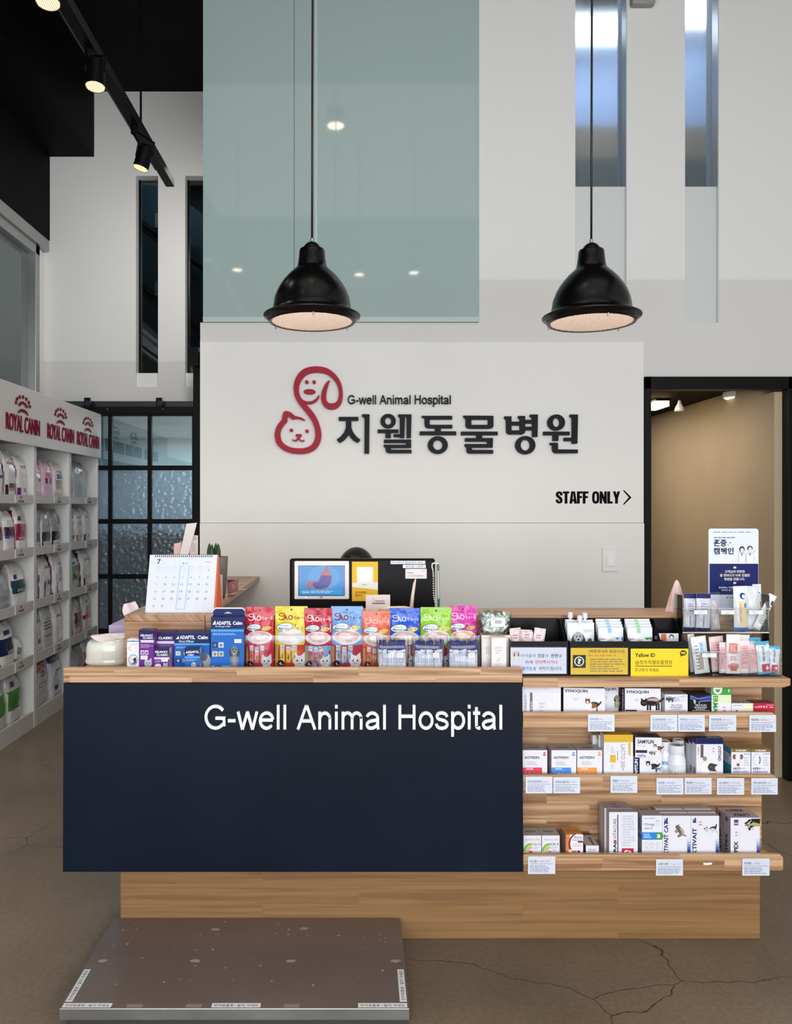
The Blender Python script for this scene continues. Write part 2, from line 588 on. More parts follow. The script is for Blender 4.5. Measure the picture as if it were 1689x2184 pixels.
# ---------------------------------------------------------------- printing on faces
class Face:
    """prints flat ink shapes on a face; coordinates are the picture-plane units of the box (x right, y down)"""

    def __init__(self, mb, fn, layer=None, aff=None, fine=0, base=0.0003):
        self.mb, self.fn, self.fine = mb, fn, fine
        self.layer = layer if layer is not None else [base]
        self.aff = aff or (1, 0, 0, 0, 1, 0)

    def at(self, cx, cy, s=1.0, rot=0.0, flip=1):
        c, q = math.cos(math.radians(rot)) * s, math.sin(math.radians(rot)) * s
        a, b, e, d, g, h = self.aff
        m = (c * flip, -q, cx, q * flip, c, cy)
        new = (a * m[0] + b * m[3], a * m[1] + b * m[4], a * m[2] + b * m[5] + e,
               d * m[0] + g * m[3], d * m[1] + g * m[4], d * m[2] + g * m[5] + h)
        return Face(self.mb, self.fn, self.layer, new, self.fine)

    def p(self, x, y):
        a, b, c, d, e, f = self.aff
        return self.fn(a * x + b * y + c, d * x + e * y + f, self.layer[0])

    def up(self):
        self.layer[0] += 0.0001 if self.fine else 0.00007

    def rect(self, x0, y0, x1, y1, col):
        self.up()
        n = self.fine or 1
        vs = [self.p(x0 + (x1 - x0) * i / n, y0 + (y1 - y0) * j / n) for j in range(n + 1) for i in range(n + 1)]
        fs = [(j * (n + 1) + i, j * (n + 1) + i + 1, (j + 1) * (n + 1) + i + 1, (j + 1) * (n + 1) + i) for j in range(n) for i in range(n)]
        self.mb.add(vs, fs, col if not isinstance(col, str) else ink(col), bool(self.fine))
        return self

    def ell(self, cx, cy, rx, ry, col, rot=0.0, n=18):
        self.up()
        c, s = math.cos(math.radians(rot)), math.sin(math.radians(rot))
        k = 7 if self.fine else 1
        n = 28 if self.fine and rx * ry > 20 else n
        vs = [self.p(cx, cy)]
        for q in range(1, k + 1):
            for i in range(n):
                a = 2 * PI * i / n
                x, y = rx * math.cos(a) * q / k, ry * math.sin(a) * q / k
                vs.append(self.p(cx + x * c - y * s, cy + x * s + y * c))
        fs = [(0, 1 + i, 1 + (i + 1) % n) for i in range(n)]
        for q in range(1, k):
            o = 1 + (q - 1) * n
            fs += [(o + i, o + n + i, o + n + (i + 1) % n, o + (i + 1) % n) for i in range(n)]
        self.mb.add(vs, fs, col if not isinstance(col, str) else ink(col), bool(self.fine))
        return self

    def pg(self, pts, col):
        self.up()
        self.mb.add([self.p(*q) for q in pts], [tuple(range(len(pts)))], col if not isinstance(col, str) else ink(col))
        return self

    def line(self, pts, w, col):
        for (x0, y0), (x1, y1) in zip(pts[:-1], pts[1:]):
            l = math.hypot(x1 - x0, y1 - y0) or 1
            nx, ny = -(y1 - y0) / l * w / 2, (x1 - x0) / l * w / 2
            self.pg([(x0 + nx, y0 + ny), (x1 + nx, y1 + ny), (x1 - nx, y1 - ny), (x0 - nx, y0 - ny)], col)
        return self

    def tx(self, s, x0, y0, x1, y1, col, bold=0.0, turn=0, res=2):
        """text fitted to the ink box; turn = 90 reads upward, -90 reads downward"""
        self.up()
        vs, fs, (a, b, c, d) = glyphs(s, bold, res)
        out = []
        for v in vs:
            u, w = (v[0] - a) / (b - a), (v[1] - c) / max(d - c, 1e-6)
            if turn == 90:
                x, y = x0 + w_inv(w) * (x1 - x0), y1 - u * (y1 - y0)
            elif turn == -90:
                x, y = x1 - w_inv(w) * (x1 - x0), y0 + u * (y1 - y0)
            elif turn == 180:
                x, y = x1 - u * (x1 - x0), y0 + w * (y1 - y0)
            else:
                x, y = x0 + u * (x1 - x0), y1 - w * (y1 - y0)
            out.append(self.p(x, y))
        self.mb.add(out, fs, col if not isinstance(col, str) else ink(col))
        return self

    def small(self, x0, y0, x1, y1, rows, col, seed=0):
        """rows of fine print too small to read: short word-length strokes"""
        rnd = random.Random(seed)
        self.up()
        vs, fs = [], []
        h = (y1 - y0) / rows
        for r in range(rows):
            x = x0
            end = x0 + (x1 - x0) * rnd.uniform(0.6, 1.0)
            while x < end:
                w = (x1 - x0) * rnd.uniform(0.06, 0.2)
                e = min(x + w, x1)
                n = len(vs)
                ya, yb = y0 + r * h + h * 0.22, y0 + r * h + h * 0.70
                vs += [self.p(x, ya), self.p(e, ya), self.p(e, yb), self.p(x, yb)]
                fs.append((n, n + 1, n + 2, n + 3))
                x = e + (x1 - x0) * 0.03
        self.mb.add(vs, fs, col if not isinstance(col, str) else ink(col))
        return self


def w_inv(w):
    return 1.0 - w

# ================================================================ THE ROOM
YB = 4.35          # front of the wall that carries the sign
YL = 6.80          # back wall on the left
XL, XR, YF, ZC = -2.70, 3.40, -2.50, 5.06


def two_tone(name, up, low, z):
    m = noisy(name, up, up, 1.2, (0.6, 0.7), 0.05, 120)
    nt, N, L, b = nodes_of(m)
    g = N.new('ShaderNodeNewGeometry')
    s = N.new('ShaderNodeSeparateXYZ')
    L.new(g.outputs['Position'], s.inputs[0])
    gt = N.new('ShaderNodeMath'); gt.operation = 'GREATER_THAN'; gt.inputs[1].default_value = z
    L.new(s.outputs[2], gt.inputs[0])
    mx = N.new('ShaderNodeMix'); mx.data_type = 'RGBA'
    mx.inputs['A'].default_value, mx.inputs['B'].default_value = lin(low), lin(up)
    L.new(gt.outputs[0], mx.inputs['Factor'])
    L.new(mx.outputs['Result'], b.inputs['Base Color'])
    return m


WALL2 = two_tone('two_tone_wall_paint', '#d9d8d5', '#cdcbc7', 2.745)


def concrete():
    m = noisy('polished_concrete', '#695c4c', '#847563', 1.3, (0.24, 0.42), 0.0)
    nt, N, L, b = nodes_of(m)
    base = b.inputs['Base Color'].links[0].from_socket
    g = N.new('ShaderNodeNewGeometry')
    n = N.new('ShaderNodeTexNoise'); n.inputs['Scale'].default_value = 3.0; n.inputs['Detail'].default_value = 6.0
    L.new(g.outputs['Position'], n.inputs['Vector'])
    sc = N.new('ShaderNodeVectorMath'); sc.operation = 'SCALE'; sc.inputs['Scale'].default_value = 0.22
    L.new(n.outputs['Color'], sc.inputs[0])
    ad = N.new('ShaderNodeVectorMath'); ad.operation = 'ADD'
    L.new(g.outputs['Position'], ad.inputs[0]); L.new(sc.outputs[0], ad.inputs[1])
    v = N.new('ShaderNodeTexVoronoi'); v.feature = 'DISTANCE_TO_EDGE'; v.inputs['Scale'].default_value = 1.05
    L.new(ad.outputs[0], v.inputs['Vector'])
    lt = N.new('ShaderNodeMath'); lt.operation = 'LESS_THAN'; lt.inputs[1].default_value = 0.0017
    L.new(v.outputs['Distance'], lt.inputs[0])
    sp = N.new('ShaderNodeTexNoise'); sp.inputs['Scale'].default_value = 60.0; sp.inputs['Detail'].default_value = 4.0
    L.new(g.outputs['Position'], sp.inputs['Vector'])
    mr = N.new('ShaderNodeMapRange'); mr.inputs['From Min'].default_value = 0.35; mr.inputs['From Max'].default_value = 0.7
    mr.inputs['To Min'].default_value = 0.86; mr.inputs['To Max'].default_value = 1.08
    L.new(sp.outputs['Fac'], mr.inputs['Value'])
    hv = N.new('ShaderNodeHueSaturation')
    L.new(base, hv.inputs['Color']); L.new(mr.outputs['Result'], hv.inputs['Value'])
    mx = N.new('ShaderNodeMix'); mx.data_type = 'RGBA'
    mx.inputs['B'].default_value = lin('#3a3026')
    L.new(lt.outputs[0], mx.inputs['Factor']); L.new(hv.outputs['Color'], mx.inputs['A'])
    L.new(mx.outputs['Result'], b.inputs['Base Color'])
    return m


FLOOR = concrete()
BEIGE = noisy('beige_corridor_plaster', '#ad9a80', '#b6a388', 2.0, (0.7, 0.8), 0.15, 90)
BACKROOM = mat('pale_blue_room_paint', '#a8bcdc', 0.6)
GREYROOM = mat('grey_room_paint', '#aab4ba', 0.6)
DARKROOM = mat('dark_stairwell_paint', '#141a1c', 0.5)
ALU = mat('brushed_aluminium', '#a7a8a8', 0.35, 0.9)
TEAL_GLASS = mat('back_painted_glass', '#9cafac', 0.04, 0.0, 0.5, 0.0)
FILM_GLASS = mat('grey_filmed_glass', '#525e5c', 0.06, 0.0, 0.55)
DARK_GLASS = clear('dark_stair_glass', '#8fa0a4', 0.10, 0.02)
FROST = None


def ripple_glass():
    m = bpy.data.materials.new('hammered_glass')
    m.use_nodes = True
    nt = m.node_tree; N, L = nt.nodes, nt.links
    b = N['Principled BSDF']
    b.inputs['Base Color'].default_value = lin('#9fb0b8')
    b.inputs['Roughness'].default_value = 0.08
    b.inputs['Transmission Weight'].default_value = 0.75
    b.inputs['IOR'].default_value = 1.45
    g = N.new('ShaderNodeNewGeometry')
    v = N.new('ShaderNodeTexVoronoi'); v.feature = 'SMOOTH_F1'; v.inputs['Scale'].default_value = 30.0
    L.new(g.outputs['Position'], v.inputs['Vector'])
    bp = N.new('ShaderNodeBump'); bp.inputs['Strength'].default_value = 0.8; bp.inputs['Distance'].default_value = 0.008
    L.new(v.outputs['Distance'], bp.inputs['Height']); L.new(bp.outputs['Normal'], b.inputs['Normal'])
    return m


RIPPLE = ripple_glass()


def frosted():
    m = bpy.data.materials.new('frosted_slot_glass')
    m.use_nodes = True
    b = m.node_tree.nodes['Principled BSDF']
    b.inputs['Base Color'].default_value = lin('#dfe8ee')
    b.inputs['Roughness'].default_value = 0.22
    b.inputs['Transmission Weight'].default_value = 0.9
    b.inputs['IOR'].default_value = 1.2
    return m


FROST = frosted()

m = MB(); m.box(-4.2, 3.6, YF - 0.2, 10.2, -0.06, 0, FLOOR)
structure(m, 'floor', 'brown polished concrete floor with fine cracks', 'floor')
m = MB(); m.box(XL - 0.2, XR + 0.2, YF - 0.2, 7.0, ZC, ZC + 0.1, BLACK_PAINT)
structure(m, 'ceiling', 'black painted high ceiling', 'ceiling')

# left wall: plain below and behind the shelves, glazed band above, black above that
m = MB(); m.box(XL - 0.15, XL, YF, 7.0, 0, 2.20, WHITE_WALL)
m.box(XL - 0.15, XL, YF, 7.0, 3.70, ZC, BLACK_PAINT)
structure(m, 'wall_left', 'left side wall behind the white shelves', 'wall')
m = MB(); m.box(XL - 0.15, XL + 0.05, YF, YL, 3.78, ZC, BLACK_PAINT)
m.box(XL + 0.05, -2.27, YF, YL, 4.50, ZC, BLACK_PAINT)
structure(m, 'trim_1', 'black stepped soffit along the upper left wall', 'soffit')
win = empty('window_1', (XL - 0.05, 4.5, 2.2), 'grey interior glass band with metal rail above the white shelves', 'window')
win['kind'] = 'structure'
m = MB(); m.box(XL - 0.06, XL - 0.045, YF, 6.62, 2.20, 3.70, FILM_GLASS); m.build('pane', win)
m = MB(); m.box(XL - 0.08, XL + 0.045, YF, YL, 3.68, 3.78, ALU); m.box(XL - 0.06, XL + 0.02, YF, 6.66, 3.60, 3.68, ALU)
m.build('top_rail', win, bevel=0.004)
m = MB(); m.box(XL - 0.06, XL + 0.02, 6.58, 6.66, 2.20, 3.68, ALU); m.box(XL - 0.06, XL, 6.66, YL, 2.20, 3.68, WHITE_PAINT)
m.build('post', win, bevel=0.004)

# back wall on the left, with two slots and the doorway
SL = [(wx(290, YL), wx(337, YL)), (wx(395, YL), wx(444, YL))]
z0, z1, zs = wz(825, YL), wz(375, YL), wz(795, YL)
m = MB()
DX0, DX1, DZ = -2.50, -1.36, 2.30
edges = [XL - 0.15, SL[0][0], SL[0][1], SL[1][0], SL[1][1], -0.60]
m.box(edges[0], edges[-1], YL, YL + 0.15, z1, ZC, WALL2)
m.box(edges[0], edges[-1], YL, YL + 0.15, DZ, z0, WALL2)
for a, b in ((0, 1), (2, 3), (4, 5)):
    m.box(edges[a], edges[b], YL, YL + 0.15, z0, z1, WALL2)
m.box(edges[0], DX0, YL, YL + 0.15, 0, DZ, WALL2)
m.box(DX1, edges[-1], YL, YL + 0.15, 0, DZ, WALL2)
structure(m, 'wall_back', 'white back wall on the left with two narrow slots', 'wall')
for i, (a, b) in enumerate(SL):
    w = empty('window_%d' % (2 + i), ((a + b) / 2, YL + 0.1, z0), ['narrow dark interior window slot nearer the shelves', 'narrow dark interior window slot beside the green glass'][i], 'window')
    w['kind'] = 'structure'
    m = MB(); m.box(a, b, YL + 0.10, YL + 0.108, zs, z1, DARK_GLASS); m.build('pane', w)
    m = MB(); m.box(a, b, YL + 0.02, YL + 0.14, z0, zs, WHITE_PAINT); m.build('sill_panel', w)
    m = MB()
    m.box(a, a + 0.012, YL + 0.085, YL + 0.12, zs, z1, BLACK_METAL); m.box(b - 0.012, b, YL + 0.085, YL + 0.12, zs, z1, BLACK_METAL)
    m.build('window_frame', w)

# stairwell seen through the two slots
m = MB()
m.box(XL - 0.6, -0.5, 8.6, 8.7, 2.45, ZC, DARKROOM)
m.box(XL - 0.6, XL - 0.5, YL + 0.15, 8.6, 2.45, ZC, DARKROOM)
m.box(-0.6, -0.5, YL + 0.15, 8.6, 2.45, ZC, DARKROOM)
m.box(XL - 0.6, -0.5, YL + 0.15, 8.7, 2.40, 2.45, DARKROOM)
m.box(XL - 0.6, -0.5, YL + 0.15, 8.7, ZC, ZC + 0.05, BLACK_PAINT)
structure(m, 'wall_stairwell', 'dark stairwell behind the narrow slots', 'wall')
STAIRGLASS = mat('stair_glass_panel', '#33444a', 0.08, 0.0, 0.6)
m = MB()
for k in range(3):
    zc = 4.35 - 0.62 * k
    m.add([(-2.7, 7.8, zc + 0.40), (-0.9, 7.8, zc - 0.95), (-0.9, 7.8, zc - 0.45), (-2.7, 7.8, zc + 0.90)], [(0, 1, 2, 3)], STAIRGLASS)
o = m.build('stair_balustrade')
tag(o, 'dark glass stair balustrade seen through the narrow slots', 'balustrade')
m = MB()
for k in range(3):
    zc = 4.30 - 0.62 * k
    m.tube([(-2.7, 7.74, zc + 0.40), (-0.9, 7.74, zc - 0.95)], 0.022, BLACK_METAL if k < 2 else WHITE_PAINT, 8)
m.build('handrail', o)
for k, (x, z) in enumerate(((-1.98, 4.28), (-1.98, 3.62), (-1.86, 2.98))):
    m = MB(); m.box(x, x + 0.04, 7.70, 7.77, z - 0.07, z + 0.07, ALU)
    m.build('glass_clamp', o)

# the wall with the sign: lower partition, upper wall with two tall slots, doorway at the right
PX0, PX1, PZ = wx(427, YB), wx(1370, YB), wz(688, YB)
GX0, GX1 = wx(434, YB), wx(1021, YB)
DRX0, DRX1, DRZ = wx(1371, YB), 2.44, wz(805, YB)
SR = [(wx(1227, YB), wx(1337, YB)), (wx(1461, YB), wx(1533, YB))]
sz0, szs = PZ, wz(395, YB)
m = MB()
T = 0.16
m.box(PX0, DRX0, YB, YB + T, 0, PZ, WALL2)
m.box(DRX0, XR, YB, YB + T, DRZ, sz0, WALL2)
m.box(GX1, SR[0][0], YB, YB + T, min(PZ, sz0), ZC, WALL2)
m.box(SR[0][1], SR[1][0], YB, YB + T, sz0, ZC, WALL2)
m.box(SR[1][1], XR, YB, YB + T, sz0, ZC, WALL2)
m.box(DRX1, XR, YB, YB + T, 0, DRZ, WALL2)
structure(m, 'wall_front_partition', 'white wall behind the counter carrying the sign', 'wall')
m = MB(); m.box(PX0 + 0.003, PX1, YB - 0.022, YB, wz(1115, YB), wz(730, YB), WHITE_WALL)
structure(m, 'trim_2', 'white sign board fixed on the wall behind the counter', 'wall panel', bevel=0.002)
m = MB(); m.box(PX0 + 0.003, PX1, YB - 0.030, YB, 0.0, wz(1115.6, YB), WHITE_WALL)
structure(m, 'trim_3', 'white wainscot board under the sign board', 'wall panel', bevel=0.002)
m = MB(); m.box(-0.80, -0.62, YB + T, YL, 0, ZC, WALL2)
structure(m, 'wall_return', 'side wall between sign wall and back wall', 'wall')

# tall green-grey glass above the partition
g = empty('window_4', ((GX0 + GX1) / 2, YB, PZ), 'tall green-grey back-painted glass panels above the sign', 'window')
g['kind'] = 'structure'
xa, xb = wx(628, YB), wx(672, YB)
for k, (a, b) in enumerate(((GX0, xa - 0.0012), (xa + 0.0012, xb), (xb + 0.012, GX1))):
    m = MB(); m.box(a, b, YB - 0.012, YB + 0.02, PZ + 0.004, ZC, TEAL_GLASS)
    m.build('glass_panel', g)
m = MB(); m.box(xb, xb + 0.012, YB - 0.014, YB + 0.02, PZ + 0.004, ZC, mat('silicone_joint', '#b9c0ba', 0.4)); m.build('silicone_joint', g)
m = MB(); m.box(GX0, GX1, YB + 0.02, YB + T, PZ, ZC, BLACK_PAINT); m.build('backing', g)
m = MB(); m.box(GX0, GX1, YB - 0.016, YB - 0.010, PZ, PZ + 0.028, mat('glass_edge_strip', '#a9b8b4', 0.2)); m.build('bottom_channel', g)

for i, (a, b) in enumerate(SR):
    w = empty('window_%d' % (5 + i), ((a + b) / 2, YB + 0.05, sz0), ['wider frosted slot window behind the right pendant lamp', 'narrower frosted slot window at the far right'][i], 'window')
    w['kind'] = 'structure'
    m = MB(); m.box(a, b, YB + 0.075, YB + 0.083, szs, ZC, FROST); m.build('pane', w)
    m = MB(); m.box(a, b, YB + 0.02, YB + 0.06, sz0, szs, mat('slot_panel_paint', '#c6c9c7', 0.55)); m.build('infill_panel', w)
    m = MB(); m.box(b - 0.004, b, YB + 0.002, YB + 0.075, sz0, ZC, mat('pale_aluminium', '#cfd6dc', 0.3, 0.3)); m.build('side_trim', w)
# room behind the slots
m = MB()
m.box(0.7, XR, 5.9, 6.0, 2.3, ZC, BACKROOM)
m.box(0.6, 0.7, YB + T, 6.0, 2.3, ZC, BACKROOM)
m.box(XR, XR + 0.1, YB + T, 6.0, 2.3, ZC, BACKROOM)
m.box(0.6, XR, YB + T, 6.0, 2.28, 2.32, mat('tan_floor_paint', '#a08e70', 0.6))
m.box(0.6, XR, YB + T, 6.0, ZC, ZC + 0.05, BACKROOM)
structure(m, 'wall_back_room', 'pale blue room behind the frosted slots', 'wall')
m = MB(); m.box(0.72, XR - 0.02, 5.83, 5.89, 4.05, 4.30, mat('tan_cabinet_front', '#8f7d60', 0.6)); m.box(0.72, XR - 0.02, 5.80, 5.89, 2.33, 4.05, mat('dark_cabinet_front', '#3b403e', 0.5))
o = m.build('cabinet'); tag(o, 'blurred tan and dark cabinet behind the frosted slot windows', 'cabinet')
TUBE = mat('fluorescent_tube_glow', '#ffffff', 0.4, emit='#eef4ff', estr=7.0)
for k, (x0, x1, y, z) in enumerate(((1.1, 1.95, 5.55, 4.86), (2.05, 2.7, 5.55, 4.98))):
    r = empty('tube_light', ((x0 + x1) / 2, y, z), ['glowing tube light seen blurred through the wider slot window', 'glowing tube light seen blurred through the narrower slot window'][k], 'light')
    m = MB(); m.box(x0, x1, y - 0.10, y + 0.10, z - 0.05, z, TUBE); m.build('diffuser', r)
    m = MB(); m.box(x0 - 0.02, x1 + 0.02, y - 0.12, y + 0.12, z, z + 0.05, WHITE_PAINT); m.box((x0 + x1) / 2 - 0.03, (x0 + x1) / 2 + 0.03, y - 0.03, y + 0.03, z + 0.05, ZC, WHITE_PAINT); m.build('housing', r)

# doorway to the corridor
m = MB()
w1 = wx(1385, YB) - DRX0
m.box(DRX0, DRX0 + w1, YB - 0.03, YB + T + 0.02, 0, DRZ, BLACK_METAL)
m.box(DRX0, DRX1, YB - 0.03, YB + 0.05, DRZ - 0.068, DRZ, BLACK_METAL)
m.box(wx(1675, YB), DRX1, YB - 0.03, YB + 0.035, 0, DRZ, BLACK_METAL)
structure(m, 'door_1', 'black steel frame of the staff doorway at right', 'door frame', bevel=0.003)
m = MB()
m.box(2.30, 2.43, YB + 0.036, 8.0, 0, 2.135, BEIGE); m.box(2.30, 2.43, YB + T + 0.02, 8.0, 2.135, 2.205, BEIGE)
m.box(1.0, 2.40, 8.0, 8.1, 0, 2.3, BEIGE)
m.box(1.0, 1.1, YB + T + 0.02, 8.0, 0, 2.3, BEIGE)
structure(m, 'wall_corridor', 'beige plaster corridor wall beyond the staff doorway', 'wall')
m = MB(); m.box(1.0, 2.40, YB + T + 0.02, 8.1, 2.205, 2.28, BLACK_PAINT)
structure(m, 'ceiling_corridor', 'black corridor ceiling beyond the staff doorway', 'ceiling')

GLOW_WARM = mat('warm_lamp_glow', '#fff2dc', 0.4, emit='#ffe9c8', estr=5.0)
GLOW_HOT = mat('hot_lamp_glow', '#fff2dc', 0.4, emit='#ffdc9c', estr=1.9)
GLOW_STRONG = mat('strong_lamp_glow', '#fff2dc', 0.4, emit='#ffe6c4', estr=26.0)
GLOW_COOL = mat('cool_lamp_glow', '#ffffff', 0.4, emit='#eef3ff', estr=24.0)


def at(px, py, d):
    return (wx(px, d), d, wz(py, d))


r = empty('corridor_tube_light', at(1398, 841, 5.3), 'yellowish tube light on the black corridor ceiling', 'light')
c = at(1398, 841, 5.3)
m = MB(); m.box(c[0] - 0.045, c[0] + 0.045, c[1] - 0.12, c[1] + 0.12, 2.155, 2.19, mat('yellow_tube_glow', '#fff0b0', 0.4, emit='#ffe690', estr=3.5)); m.build('diffuser', r)
m = MB(); m.box(c[0] - 0.05, c[0] + 0.05, c[1] - 0.13, c[1] + 0.13, 2.19, 2.205, BLACK_METAL); m.build('housing', r)
c = at(1449, 866, 5.0)
r = empty('small_pendant_lamp', c, 'small clear glass pendant hanging inside the staff corridor', 'pendant lamp')
m = MB(); m.cyl((c[0], c[1], 2.205), (c[0], c[1], c[2] + 0.03), 0.004, BLACK_METAL, 8); m.build('cord', r)
m = MB(); m.lathe([(0.008, 0.035), (0.012, 0.015), (0.026, -0.01), (0.030, -0.03), (0.027, -0.035)], c, mat('ribbed_glass_shade', '#b9b3a6', 0.15, 0.0, 0.6), 20); m.build('lamp_shade', r)
c = at(1567, 838, 4.9)
r = empty('round_ceiling_light', c, 'round white surface light on the corridor ceiling', 'light')
m = MB(); m.lathe([(0, 2.165), (0.055, 2.165), (0.062, 2.175), (0.062, 2.205)], (c[0], c[1], 0), mat('opal_glow', '#fff6e8', 0.4, emit='#fff3e0', estr=1.6), 24); m.build('diffuser', r)
m = MB(); m.lathe([(0.064, 2.172), (0.070, 2.18), (0.070, 2.205)], (c[0], c[1], 0), WHITE_PAINT, 24); m.build('trim_ring', r)

# right wall and the glazed shop front behind the camera
m = MB(); m.box(XR, XR + 0.15, YF, YB + T, 0, ZC, WHITE_WALL)
structure(m, 'wall_right', 'plain white right side wall', 'wall')
m = MB()
m.box(XL, XR, YF - 0.15, YF, 4.1, ZC, WHITE_WALL)
m.box(XL, -2.45, YF - 0.15, YF, 0, 4.1, WHITE_WALL)
m.box(3.1, XR, YF - 0.15, YF, 0, 4.1, WHITE_WALL)
m.box(-2.45, 3.1, YF - 0.12, YF, 0, 0.12, BLACK_METAL)
for x in (-2.45, -0.6, 1.2, 3.02):
    m.box(x, x + 0.08, YF - 0.12, YF - 0.02, 0.12, 4.1, BLACK_METAL)
structure(m, 'wall_shopfront', 'glazed shop front behind the viewer', 'wall')

# sliding door
d = YL - 0.06
r = empty('door_2', (-1.9, d, 0.0), 'black steel sliding door with hammered glass panes', 'door')
r['kind'] = 'structure'
xs = [wx(v, d) for v in (152, 236, 320, 412)]
ys = [wz(v, d) for v in (886, 998, 1112, 1229, 1345)] + [0.03]
m = MB()
hw = 0.016
for x in xs[1:3]:
    m.box(x - hw, x + hw, d - 0.02, d + 0.02, ys[-1], ys[0], BLACK_METAL)
m.box(xs[0] - 0.05, xs[0] + hw, d - 0.02, d + 0.02, 0.02, ys[0] + 0.04, BLACK_METAL)
m.box(xs[3] - 0.006, xs[3] + 0.06, d - 0.02, d + 0.02, 0.02, ys[0] + 0.04, BLACK_METAL)
for z in ys[1:5]:
    m.box(xs[0], xs[3], d - 0.019, d + 0.019, z - 0.020, z + 0.020, BLACK_METAL)
m.box(xs[0], xs[3], d - 0.02, d + 0.02, ys[0] - 0.006, ys[0] + 0.04, BLACK_METAL)
m.box(xs[0], xs[3], d - 0.02, d + 0.02, 0.02, 0.09, BLACK_METAL)
m.build('door_frame', r)
for i in range(3):
    for j in range(5):
        m = MB(); m.box(xs[i] + hw, xs[i + 1] - (hw if i < 2 else 0.006), d - 0.003, d + 0.003, ys[j + 1] + 0.02, ys[j] - 0.006 if j == 0 else ys[j] - 0.02, GLASS if j == 0 else RIPPLE)
        m.build('pane', r)
r = empty('sliding_door_track', (-1.9, d - 0.03, 2.36), 'black flat track with hanger above the sliding door', 'door track')
m = MB(); m.box(-2.62, -1.30, d + 0.02, YL, wz(880, d), wz(855, d), mat('dark_blue_steel', '#14181f', 0.3, 0.2))
m.box(-2.62, -1.30, d - 0.03, d + 0.02, wz(882, d), wz(868, d), BLACK_METAL); m.build('rail', r, bevel=0.002)
for px in (342, 190):
    m = MB(); m.box(wx(px - 6, d), wx(px + 6, d), d - 0.055, d - 0.03, wz(884, d), wz(850, d), BLACK_METAL)
    m.cyl((wx(px + 2, d), d - 0.062, wz(862, d)), (wx(px + 2, d), d - 0.03, wz(862, d)), 0.024, BLACK_SATIN, 20); m.build('hanger', r)
for px in (232, 349):
    m = MB(); m.ball((wx(px, d), d - 0.032, wz(874, d)), 0.007, ALU, 10, 6)
    m.build('bolt', r)
m = MB(); m.box(wx(414, 6.62), wx(428, 6.62) + 0.04, 6.58, 6.66, 0, wz(752, 6.62), BLACK_METAL)
m.box(wx(412, 6.62), wx(428, 6.62), 6.52, 6.60, wz(785, 6.62), wz(745, 6.62), BLACK_METAL)
structure(m, 'trim_4', 'black steel post beside the sliding door', 'post')
# room beyond the sliding door
m = MB()
m.box(-3.6, -0.6, 10.0, 10.1, 0, 2.4, GREYROOM); m.box(-3.7, -3.6, YL + 0.15, 10.1, 0, 2.4, GREYROOM)
m.box(-0.6, -0.5, YL + 0.15, 10.1, 0, 2.4, GREYROOM); m.box(-3.7, -0.5, YL + 0.15, 10.1, 2.36, 2.40, mat('pale_ceiling', '#b8bcb8', 0.7))
structure(m, 'wall_treatment_room', 'grey room beyond the sliding door', 'wall')
m = MB(); m.box(-3.3, -1.5, 9.2, 9.8, 0, 1.15, mat('dark_treatment_cabinet', '#1c2430', 0.4)); m.box(-3.32, -1.48, 9.18, 9.82, 1.15, 1.2, mat('treatment_worktop', '#5f6468', 0.4))
tag(m.build('treatment_cabinet'), 'dark blue cabinet behind the hammered glass of the sliding door', 'cabinet')

# small detector box high on the wall, light switch
c = (wx(1367, YB), YB, wz(8, YB))
r = empty('alarm_detector', c, 'small grey detector box high on the wall between the slots', 'detector')
m = MB(); m.box(c[0] - 0.064, c[0] + 0.064, YB - 0.05, YB, c[2] - 0.028, c[2] + 0.10, mat('grey_plastic', '#8c8c8a', 0.5)); m.build('housing', r, bevel=0.012)
m = MB(); m.ring(c[0] + 0.035, c[2] + 0.01, (0.032, 0.032), (0.022, 0.022), YB - 0.058, YB - 0.05, mat('grey_plastic_rim', '#a3a3a0', 0.5), 24); m.ball((c[0] + 0.035, YB - 0.05, c[2] + 0.01), 0.018, mat('grey_plastic_rim', '#a3a3a0', 0.5), 14, 8); m.build('lens', r)
YS = YB - 0.03
r = empty('light_switch', at(1299, 1195, YS), 'white light switch on the wall right of the counter', 'light switch')
m = MB(); m.box(wx(1284, YS), wx(1316, YS), YS - 0.010, YS, wz(1219, YS), wz(1170, YS), mat('switch_white', '#dcdcdb', 0.35)); m.build('plate', r, bevel=0.003)
m = MB(); m.box(wx(1292, YS), wx(1310, YS), YS - 0.015, YS - 0.009, wz(1208, YS), wz(1181, YS), mat('switch_rocker', '#e3e3e2', 0.3)); m.build('rocker', r, bevel=0.002)

# ---------------------------------------------------------------- wall sign
YW = YB - 0.022
RED = mat('sign_red', '#9c2233', 0.5, spec=0.15)
INKY = mat('sign_charcoal', '#14181b', 0.5, spec=0.12)
S1 = 9.383


def lg(x, y):
    return wx(570 + x / S1, YW), wz(770 + y / S1, YW)


